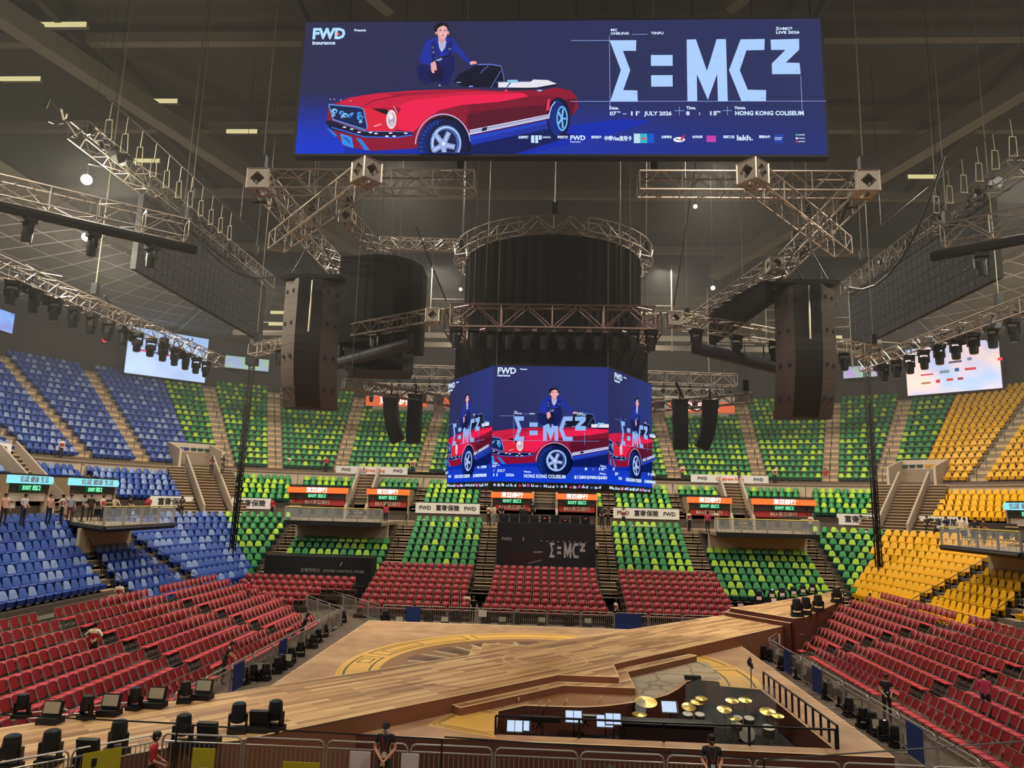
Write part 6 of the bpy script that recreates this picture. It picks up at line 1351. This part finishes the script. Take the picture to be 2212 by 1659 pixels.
for i, (x, y) in enumerate(((1108, 1556), (1152, 1562), (1172, 1560), (1210, 1556), (1290, 1552))):
    q = onZ(x, y, .5); rt = thing('microphone', 'small vocal microphone on a stand along the back of the pit', 'microphone', (q.x, q.y+.3, 0), random.uniform(-.5, .5), 'microphones along the back of the pit'); rt['group'] = rt['label']; b = MB(); b.rod((0, 0, 0), (0, 0, .8), .012, 4); b.rod((0, 0, .8), (.2, .1, 1.0), .01, 4); b.build('stand', BLKM, rt); b = MB(); b.lathe([(.015, 0), (.03, .08), (.03, .12)], 8, Matrix.Translation((.2, .1, .98))); b.build('capsule', HEADM, rt)
# ---- glass balustrade right in front of the camera
def near_glass(p0, p1, Y, label):
    a, c = onY(*p0, Y[0]), onY(*p1, Y[1]); rt = thing('near_glass_rail', label, 'railing', (a.x, a.y, a.z-1.1)); b = MB()
    b.add([a, c, c-Vector((0, 0, 1.1)), a-Vector((0, 0, 1.1))], [(0, 1, 2, 3)]); b.build('pane', mat('near_glass', '#c8c4a8', .05, alpha=.07), rt, 'W')
    b = MB(); b.rod(a, c, .0015, 4); b.build('top_edge', mat('glass_edge', '#262c2c', .3), rt, 'W'); b = MB(); b.rod(c, c-Vector((0, 0, 1.1)), .0016, 4); b.build('side_edge', MATS['glass_edge'], rt, 'W')
near_glass((-60, 1541), (384, 1563), (-31.15, -31.15), 'clear glass guard panel just below the viewer, far blue side, thin dark top edge')
near_glass((386, 1565), (955, 1597), (-31.15, -31.15), 'clear glass guard panel just below the viewer, between the slim posts')
near_glass((960, 1592), (1650, 1640), (-31.15, -31.15), 'clear glass guard panel just below the viewer, before the band pit')
near_glass((1652, 1641), (2270, 1597), (-31.15, -30.9), 'clear glass guard panel just below the viewer, yellow side')
for p in bpy.data.objects:
    if 'used' in p: del p['used']

# ================================================================ people
SKIN = mat('skin', '#c89478', .55, var=.05, scale=8); HAIR = mat('hair', '#1a1412', .5); SHOE = mat('shoe', '#1b1a1a', .5)
CLO = {c: mat('cloth_'+c, h, .8, var=.1, scale=4) for c, h in dict(red='#a01c2c', redj='#b0182a', cream='#d9cdb4', black='#1d1c1e', white='#c9c6c2', grey='#8d939b', peach='#d6a48c', navy='#222a44', brown='#4b3a30', pink='#b83a56', dark='#2a2829', plum='#5a3038').items()}
def skin_mesh(nodes, edges, root, sub=1):
    me = bpy.data.meshes.new('tmp'); me.from_pydata([n[0] for n in nodes], edges, []); o = bpy.data.objects.new('tmp', me); TMP.collection.objects.link(o)
    sk = o.modifiers.new('s', 'SKIN'); sk.use_smooth_shade = True; sb = o.modifiers.new('b', 'SUBSURF'); sb.levels = sub; sb.render_levels = sub
    for i, v in enumerate(me.skin_vertices[0].data): v.radius = nodes[i][1]; v.use_root = (i == root)
    out = baked(o); bpy.data.objects.remove(o); bpy.data.meshes.remove(me); return out
def person(loc, rz, top, bottom, pose, label, h=1.68, vest=None, sleeve=.55, detail=False, hair='short', extra=None):
    k = h/1.7; N = []; E = []; T = []
    lean = {'bend': 1.15, 'lean': .35, 'sit': .1, 'crouch': .6}.get(pose, 0.); hipz = .93
    if pose == 'sit': hipz = .5
    if pose == 'crouch': hipz = .55
    def tor(x, y, z):
        c, s = math.cos(lean), math.sin(lean); dz = z-.93
        return (x, y*c-dz*s, hipz+dz*c+y*s*0)
    def add(p, r, par, tag_):
        N.append((tuple(v*k for v in p), (r[0]*k, r[1]*k) if isinstance(r, tuple) else (r*k, r*k))); T.append(tag_)
        if par is not None: E.append((par, len(N)-1))
        return len(N)-1
    pel = add(tor(0, 0, .95), (.14, .10), None, 'b'); sp = add(tor(0, 0, 1.13), (.125, .09), pel, 't'); ch = add(tor(0, 0, 1.32), (.155, .105), sp, 't'); nb = add(tor(0, .01, 1.44), (.07, .06), ch, 't')
    hl = -.03 if pose not in ('look', 'clasp') else -.05
    nk = add(tor(0, 0, 1.50), .048, nb, 's'); hd = add(tor(0, hl, 1.585), (.078, .088), nk, 's'); tp = add(tor(0, hl+.01, 1.655), (.066, .072), hd, 's')
    arms = {'stand': ((.23, .02, 1.14), (.25, -.06, .90)), 'clasp': ((.24, -.02, 1.14), (.05, -.2, .95)), 'fold': ((.24, -.04, 1.15), (-.06, -.2, 1.2)), 'hips': ((.36, .04, 1.2), (.17, -.06, 1.02)),
            'reach': ((.3, -.18, 1.25), (.3, -.42, 1.2)), 'phone': ((.22, -.1, 1.16), (.1, -.28, 1.25)), 'back': ((.25, .08, 1.16), (.08, .16, 1.0)), 'look': ((.22, 0, 1.14), (.12, -.2, 1.02)),
            'bend': ((.2, -.1, 1.12), (.2, -.25, .95)), 'lean': ((.22, -.14, 1.18), (.2, -.34, 1.08)), 'sit': ((.22, -.05, 1.14), (.15, -.25, 1.0)), 'crouch': ((.22, -.14, 1.15), (.12, -.32, 1.0)), 'up': ((.3, -.1, 1.35), (.14, -.14, 1.58)), 'walk': ((.24, .06, 1.15), (.25, -.05, .93))}[pose]
    for s in (-1, 1):
        sh = add(tor(s*.17, 0, 1.395), .062, ch, 't'); e, w = arms
        if pose == 'bend': P_ = lambda q: (lambda t0: (s*q[0], t0[1], t0[2]))(tor(0, q[1], q[2]))
        else: P_ = lambda q: tor(s*q[0], q[1], q[2])
        if pose == 'walk' and s > 0: P_ = lambda q: tor(q[0], -q[1], q[2])
        mid = tuple((a+b)/2 for a, b in zip(tor(s*.17, 0, 1.395), P_(e)))
        m1 = add(mid, .05, sh, 't'); el = add(P_(e), .042, m1, 'a' if sleeve > .5 else 's'); wr = add(P_(w), .028, el, 's')
        d = (Vector(P_(w))-Vector(P_(e))).normalized(); hp = Vector(P_(w))+d*.07; ha = add(tuple(hp), (.034, .022), wr, 's')
        side = d.cross(Vector((0, 1, 0.3))).normalized()
        if detail:
            for f in range(4):
                q = hp+d*.03+side*(f-1.5)*.018; a1 = add(tuple(q), .009, ha, 's'); q2 = q+d*(.035, .045, .042, .03)[f]; a2 = add(tuple(q2), .008, a1, 's'); add(tuple(q2+d*.022-Vector((0, 0, .01))), .007, a2, 's')
            a1 = add(tuple(hp-side*.035-d*.01), .011, ha, 's'); add(tuple(hp-side*.05+d*.03), .009, a1, 's')
        else: add(tuple(hp+d*.06), (.03, .012), ha, 's')
        st = {'walk': s*.22}.get(pose, 0.)
        hip = add((s*.085, 0, hipz-.04), .092, pel, 'b')
        if pose in ('sit', 'crouch'): kn = add((s*.12, -.4, hipz+(.02 if pose == 'sit' else .1)), .062, hip, 'b'); an = add((s*.12, -.34 if pose == 'sit' else -.2, .09), .042, kn, 'b'); fy = -.34 if pose == 'sit' else -.2
        else: kn = add((s*.095, -.02-st*.5, .5), .062, hip, 'b'); an = add((s*.10, .03-st, .09), .042, kn, 'b'); fy = .03-st
        he = add((s*.10, fy, .045), .038, an, 'f'); add((s*.11, fy-.17, .035), (.04, .028), he, 'f')
    me = skin_mesh(N, E, pel); r = thing('person', label, 'person', loc, rz)
    for m in (SKIN, CLO[top], CLO[bottom], SHOE): me.materials.append(m)
    P = [Vector(n[0]) for n in N]; segs = [(P[a], P[b], T[b] if T[a] != 's' else 's') for a, b in E]
    idx = {'s': 0, 't': 1, 'a': 1, 'b': 2, 'f': 3}
    for p in me.polygons:
        c = p.center; best = (9, 's')
        for a, b_, t in segs:
            ab = b_-a; u = max(0, min(1, (c-a).dot(ab)/max(ab.length_squared, 1e-9))); dd = (c-a-ab*u).length
            if dd < best[0]: best = (dd, t)
        p.material_index = idx[best[1]]; p.use_smooth = True
    link('body', me, r)
    hp = Vector(N[hd][0]); axis = (Vector(N[tp][0])-Vector(N[nk][0])).normalized(); M = Matrix.Translation(hp) @ axis.to_track_quat('Z', 'Y').to_matrix().to_4x4()
    M = Matrix.Translation(hp) @ Matrix.Rotation(lean, 4, 'X')
    b = MB(); prof = [(.088, .0), (.098, .045), (.088, .09), (.05, .118), (.01, .124)]; b.lathe([(a*k, z*k) for a, z in prof], 10, M @ Matrix.Translation((0, .018*k, .01*k)) @ Matrix.Diagonal((.93, 1.05, 1, 1)))
    if hair == 'long': b.lathe([(.05*k, -.28*k), (.085*k, -.12*k), (.092*k, .04*k)], 10, M @ Matrix.Translation((0, .035*k, 0)) @ Matrix.Diagonal((1.0, .75, 1, 1)))
    else: b.lathe([(.07*k, -.06*k), (.088*k, .03*k)], 10, M @ Matrix.Translation((0, .022*k, 0)) @ Matrix.Diagonal((.93, .95, 1, 1)))
    b.build('cap' if hair == 'cap' else 'hair', CLO['black'] if hair == 'cap' else HAIR, r)
    if hair == 'cap': b = MB(); b.box((-.07*k, -.17*k, .055*k), (.07*k, -.06*k, .068*k), M); b.build('cap_brim', CLO['black'], r)
    if vest:
        vn = [(tor(0, 0, .93), (.152, .112)), (tor(0, 0, 1.13), (.14, .105)), (tor(0, 0, 1.32), (.168, .118)), (tor(0, .01, 1.41), (.09, .07))]; vn = [(tuple(v*k for v in p), (q[0]*k, q[1]*k)) for p, q in vn]
        ve = [(0, 1), (1, 2), (2, 3)]
        for s in (-1, 1): vn.append((tuple(v*k for v in tor(s*.145, 0, 1.39)), (.068*k, .07*k))); ve.append((2, len(vn)-1))
        vm = skin_mesh(vn, ve, 0); vm.materials.append(CLO[vest]); [setattr(p, 'use_smooth', True) for p in vm.polygons]; link('vest', vm, r)
    if detail:
        b = MB()
        for s in (-1, 1): b.cbox((s*.03*k, -.088*k, .02*k), (.022*k, .008*k, .009*k), M)
        b.cbox((0, -.088*k, -.055*k), (.04*k, .008*k, .008*k), M); b.build('eyes_and_mouth', HAIR, r)
        b = MB(); b.add([(-.012*k, -.085*k, -.025*k), (.012*k, -.085*k, -.025*k), (0, -.108*k, -.025*k), (0, -.088*k, .02*k)], [(0, 2, 1), (0, 3, 2), (1, 2, 3)], M)
        for s in (-1, 1): b.cbox((s*.082*k, .0, .0), (.014*k, .03*k, .05*k), M)
        b.build('nose_and_ears', SKIN, r)
    if extra:
        for e in extra:
            b = MB()
            if e == 'mask': b.lathe([(.082*k, -.075*k), (.094*k, -.03*k), (.09*k, .0)], 10, M @ Matrix.Translation((0, -.012*k, 0)) @ Matrix.Diagonal((.8, 1, 1, 1))); b.build('face_mask', CLO['white'], r)
            if e == 'lanyard': b.path([tuple(v*k for v in p) for p in ((-.07, -.09, 1.42), (-.02, -.135, 1.2), (.01, -.14, 1.12), (.04, -.135, 1.2), (.075, -.09, 1.42))], .007, 4); b.build('lanyard', CLO['redj'], r); b = MB(); b.box((-.04*k, -.15*k, .98*k), (.05*k, -.14*k, 1.1*k)); b.build('badge', CLO['white'], r)
            if e == 'tag': b.box((-.03*k, -.14*k, 1.05*k), (.05*k, -.125*k, 1.09*k)); b.build('badge', CLO['white'], r)
    return r
def XY(x, Y, z): return (onY(x, 1100, Y).x, Y, z)
def YX(x, y, X, z): return (X, onX(x, y, X).y, z)
F, B_, L_, Rr = 0., math.pi, -math.pi/2, math.pi/2   # facing camera / away / blue side / yellow side
near = [
 ((onY(833, 1600, -14.85).x, -14.85, .7), .05, 'black', 'dark', 'clasp', 'guard in cap and mask with red lanyard, hands clasped at front barrier', dict(detail=True, hair='cap', extra=['mask', 'lanyard'], sleeve=.4, h=1.72)),
 ((onY(335, 1600, -15.9).x, -15.9, .7), 1.9, 'redj', 'black', 'look', 'person in red jacket standing before the slanting barrier, face turned aside', dict(detail=True, h=1.62, sleeve=1)),
 ((onY(1537, 1600, -14.75).x, -14.75, .7), -.1, 'black', 'dark', 'look', 'person in black shirt with red lanyard looking down before the pit', dict(detail=True, extra=['lanyard'], sleeve=.4, h=1.72)),
 ((onY(1300, 1640, -15.2).x, -15.2, .7), .4, 'dark', 'dark', 'crouch', 'person in dark clothes crouching behind the front barrier', dict(detail=True, h=1.7)),
 (onZ(196, 1440, .75), B_, 'cream', 'black', 'hips', 'person in red vest and cream shirt, hands on hips among red chairs', dict(vest='red', detail=True, sleeve=1)),
 (onZ(252, 1328, 1.25), B_+.2, 'cream', 'black', 'look', 'person in red vest below the blue seats with back turned', dict(vest='red', sleeve=1)),
 (onZ(533, 1312, .9), 2.2, 'redj', 'dark', 'look', 'person in red shirt in blue-side corner chairs', {}),
 (onZ(480, 1478, 0), 2.0, 'black', 'black', 'lean', 'person in black shirt and cap reaching beside chairs at the rail', dict(detail=True, hair='cap', sleeve=.4)),
 (onZ(650, 1395, 0), 1.8, 'black', 'black', 'lean', 'person in black leaning at the far part of the blue-side rail', dict(hair='long')),
 (onZ(2133, 1560, .3), 2.6, 'pink', 'black', 'look', 'person in crimson jacket among yellow-side chairs, back turned', dict(detail=True, sleeve=1)),
 (onZ(1918, 1560, 0), -.2, 'black', 'black', 'look', 'person in black T-shirt with pale tag at the yellow-side rail', dict(detail=True, extra=['tag'], sleeve=.4)),
 (onZ(2145, 1395, 1.2), -2.2, 'cream', 'black', 'bend', 'person in red vest bending over the upper yellow-side chairs', dict(vest='red')),
 (onZ(1882, 1336, .35), -1.2, 'cream', 'black', 'stand', 'person in red vest standing at the end of the catwalk fence', dict(vest='red')),
 (onZ(1726, 1410, 0), .5, 'black', 'dark', 'look', 'long-haired person in black behind the notice on the barrier', dict(hair='long')),
 (onZ(1682, 1310, .3), 1.2, 'cream', 'black', 'stand', 'person in red vest beside tagged lights behind the catwalk', dict(vest='red')),
 (onZ(1008, 1338, 0), B_, 'cream', 'black', 'look', 'person in red and cream at foot of the blue-side far steps', dict(vest='red', hair='long')),
 (onZ(1020, 1345, 0), .3, 'black', 'black', 'lean', 'person in black bending at the foot of the far steps', {}),
 (onZ(1329, 1336, 0), 2.0, 'cream', 'dark', 'sit', 'person in red vest sitting at foot of the yellow-side far steps', dict(vest='red')),
 (onZ(784, 1262, 1.0), F, 'cream', 'black', 'fold', 'person in red vest, arms folded, beside the sound control booth', dict(vest='red', sleeve=1)),
 (onZ(1287, 1212, 3.1), F, 'white', 'black', 'fold', 'person in white shirt on the steps beside the video tower', {}),
 (XY(1056, 26.5, 5.7), 2.5, 'cream', 'dark', 'look', 'long-haired person in red vest beside the tower, blue side', dict(vest='red', hair='long')),
 (XY(1068, 27.3, 5.7), 1.0, 'cream', 'grey', 'stand', 'person in cream clothes at the top of the tower steps', {}),
 (XY(1083, 27.6, 5.7), .3, 'dark', 'black', 'look', 'person in dark clothes nearest the video tower, blue side', {}),
 (XY(1300, 27.5, 5.7), F, 'dark', 'black', 'look', 'person in dark top beside the tower, yellow side', {}),
 (XY(1314, 28.5, 5.7), -.6, 'brown', 'dark', 'phone', 'person in brown top holding a phone beside the tower', {}),
 (XY(1347, 30.3, 5.7), F, 'cream', 'black', 'up', 'person in red vest raising hands at the yellow-side concourse rail', dict(vest='red')),
 (XY(1128, 25.5, 6.1), B_, 'dark', 'black', 'sit', 'operator in dark clothes seated behind gear on video tower', {}),
 (XY(1150, 26.5, 6.1), F, 'black', 'black', 'stand', 'operator in black standing behind gear on video tower', dict(h=1.6)),
 (XY(588, 30.6, 5.7), -.3, 'redj', 'black', 'stand', 'person in red jacket beside the short far banner', {}),
 (XY(527, 31.5, 5.7), .2, 'brown', 'black', 'look', 'person in brown top beside the blue-side mast', {}),
 (XY(512, 31.2, 5.7), .8, 'dark', 'black', 'stand', 'person in dark clothes hidden behind the blue-side mast', {}),
 (XY(834, 28.5, 5.5), B_, 'pink', 'black', 'stand', 'long-haired person in crimson at the glass balcony end, blue side', dict(hair='long')),
 (XY(1488, 29, 5.6), .5, 'cream', 'black', 'stand', 'person in red vest at the top of yellow-side lower aisle', dict(vest='red')),
 (XY(1528, 26.5, 5.6), B_, 'pink', 'black', 'stand', 'long-haired person in crimson at the end of yellow-side balcony', dict(hair='long')),
 (XY(1547, 25.4, 5.7), B_, 'cream', 'cream', 'reach', 'person in red vest leaning on the yellow-side glass balcony', dict(vest='red')),
 (XY(1750, 26.5, 5.6), 2.4, 'cream', 'black', 'look', 'person in red vest on the aisle beyond the glass balcony', dict(vest='red')),
 (XY(1858, 31, 5.6), 1.2, 'grey', 'navy', 'walk', 'person in grey shirt walking past the short banner', {}),
]
for args in near: person(tuple(args[0]), args[1], args[2], args[3], args[4], args[5], **args[6])
wk = [(544, 'cream', 'fold', 'red', 'beside the blue-side mast'), (616, 'cream', 'stand', 'red', 'at an aisle foot above orange portal'), (698, 'redj', 'look', None, 'above the outer orange portal'), (887, 'cream', 'stand', 'red', 'beside the low slogan banner, blue side'), (1475, 'cream', 'look', 'red', 'beside the small speaker columns, yellow side'), (1676, 'cream', 'look', 'red', 'above the outer yellow-side portal'), (1787, 'redj', 'stand', None, 'one aisle before the yellow-side mast'), (1826, 'pink', 'stand', None, 'just before the yellow-side mast')]
for x, top, po, v, w in wk: person(XY(x, 38.6, 10.0), random.choice((0, .4, 2.8, 3.1)), top, 'black', po, f'usher in red on the upper walkway {w}', vest=v, sleeve=1)
person(XY(781, 37.6, 8.9), F, 'grey', 'dark', 'stand', 'person in grey at the top of blue-side portal stairs'); person(XY(1598, 37.6, 9.6), 2., 'black', 'black', 'stand', 'person in black at the top of yellow-side portal stairs')
for x, X, top, po, v, rz, lab in ((128, -38.4, 'cream', 'stand', 'red', 1.2, 'usher in red vest on walkway below the upper blue seats'), (231, -38.4, 'redj', 'look', None, 1.6, 'usher in red jacket on walkway between two blue aisles'), (316, -38.0, 'redj', 'stand', None, 2., 'usher in red jacket at the foot of an upper blue aisle')):
    p = onX(x, 1005, X); person((X, p.y, 10.), rz, top, 'black', po, lab, vest=v, sleeve=1)
for px_, top, bot, po, v, rz, lab in ((50, 'white', 'navy', 'look', None, 1.5, 'person in white shirt by the edge banner on blue concourse'), (105, 'peach', 'navy', 'stand', None, 1.2, 'person in peach top on the blue concourse'), (133, 'cream', 'black', 'reach', 'pink', -1.2, 'person in crimson vest stretching an arm on blue concourse'), (150, 'grey', 'plum', 'stand', None, .8, 'person in grey top and plum trousers on blue concourse'), (178, 'grey', 'dark', 'look', None, 2., 'person in pale grey top at the blue balcony corner'), (194, 'dark', 'dark', 'stand', None, .5, 'person in dark clothes at the blue balcony corner'), (220, 'cream', 'navy', 'stand', 'pink', 1.6, 'person in pink vest and navy trousers on blue balcony'), (244, 'cream', 'dark', 'lean', None, 1.1, 'person in cream shirt leaning on blue balcony rail'), (279, 'dark', 'dark', 'look', None, 1.5, 'person in dark top behind the blue balcony glass'), (318, 'redj', 'dark', 'phone', None, .6, 'person in red shirt beside the corner banner, blue side'), (391, 'brown', 'dark', 'look', None, .2, 'person in brown at the end of blue balcony'), (8, 'peach', 'dark', 'stand', None, 1.2, 'person in peach top at the picture edge, blue side')):
    X = -27.5-random.random()*2.5; p = onX(px_, 1110, X); person((X, p.y, 5.7), rz, top, bot, po, lab, vest=v)
for px_, top, bot, po, v, rz, lab in ((1967, 'white', 'dark', 'sit', None, -.5, 'person in white sitting at the corner stairs, yellow side'), (2003, 'dark', 'dark', 'look', None, -.4, 'person in dark top below the yellow corner block'), (2044, 'navy', 'dark', 'look', None, 0, 'person in navy before the yellow-side short banner'), (2074, 'cream', 'cream', 'stand', None, 2.5, 'person in cream shirt at the yellow balcony, outer one'), (2089, 'cream', 'cream', 'lean', None, -1.1, 'person in cream shirt leaning at the yellow balcony'), (2107, 'dark', 'dark', 'stand', None, -1, 'person in dark shirt at the yellow balcony'), (2125, 'brown', 'dark', 'look', None, 1.5, 'person in brown beside the sloping parapet, yellow side')):
    X = 28.5+random.random()*2; p = onX(px_, 1140, X); person((X, p.y, 5.7), rz, top, bot, po, lab, vest=v)
for px_, X, top, v, lab in ((2076, 38.2, 'cream', 'red', 'usher in red vest below upper yellow seats, beside the aisle'), (2196, 38.4, 'cream', 'red', 'usher in red vest below upper yellow seats, at the view edge')): p = onX(px_, 1040, X); person((X, p.y, 10.), -1.2, top, 'black', 'fold', lab, vest=v, sleeve=1)
person((onZ(415, 1100, 5.7).x*0-30.2, 30.5, 9.3), .7, 'plum', 'dark', 'look', 'person in plum top coming down the corner stairs, outer', hair='long'); person((-29.6, 31.4, 9.5), .9, 'dark', 'dark', 'look', 'person in dark top on the corner stairs behind another', hair='long')

for px_ in (505, 520, 545, 560, 905, 918, 938, 957, 973, 988, 1003, 1340, 1365, 1385, 1400, 1805, 1822, 1845, 1868):
    o = MB().lathe([(.08, 0), (.17, .06), (.15, .2), (.06, .25)], 8).build('cream_bundle', CLO['cream'], None, XY(px_, 29.9, 5.75)); tag(o, 'small cream cloth bundle lying along the back rail of the lower green stand', 'cloth', 'cream bundles on the back rail'); o['group'] = o['label']


# ================================================================ haze
hz = MB(); hz.box((-51, -31.9, HAZEZ), (51, 52.5, 26.5)); ho = hz.build('arena_haze', None or [bpy.data.materials.new('haze')]); ho['kind'] = 'stuff'; ho['label'] = 'thin stage haze hanging in the whole arena'
hm = ho.data.materials[0]; hm.use_nodes = True; hn = hm.node_tree; hn.nodes.clear(); ou = hn.nodes.new('ShaderNodeOutputMaterial'); vs = hn.nodes.new('ShaderNodeVolumeScatter')
vs.inputs['Color'].default_value = (.95, .93, .88, 1); vs.inputs['Density'].default_value = HAZE; vs.inputs['Anisotropy'].default_value = .3; hn.links.new(vs.outputs[0], ou.inputs['Volume'])
bpy.data.scenes.remove(TMP)
for m in list(bpy.data.meshes):
    if not m.users: bpy.data.meshes.remove(m)
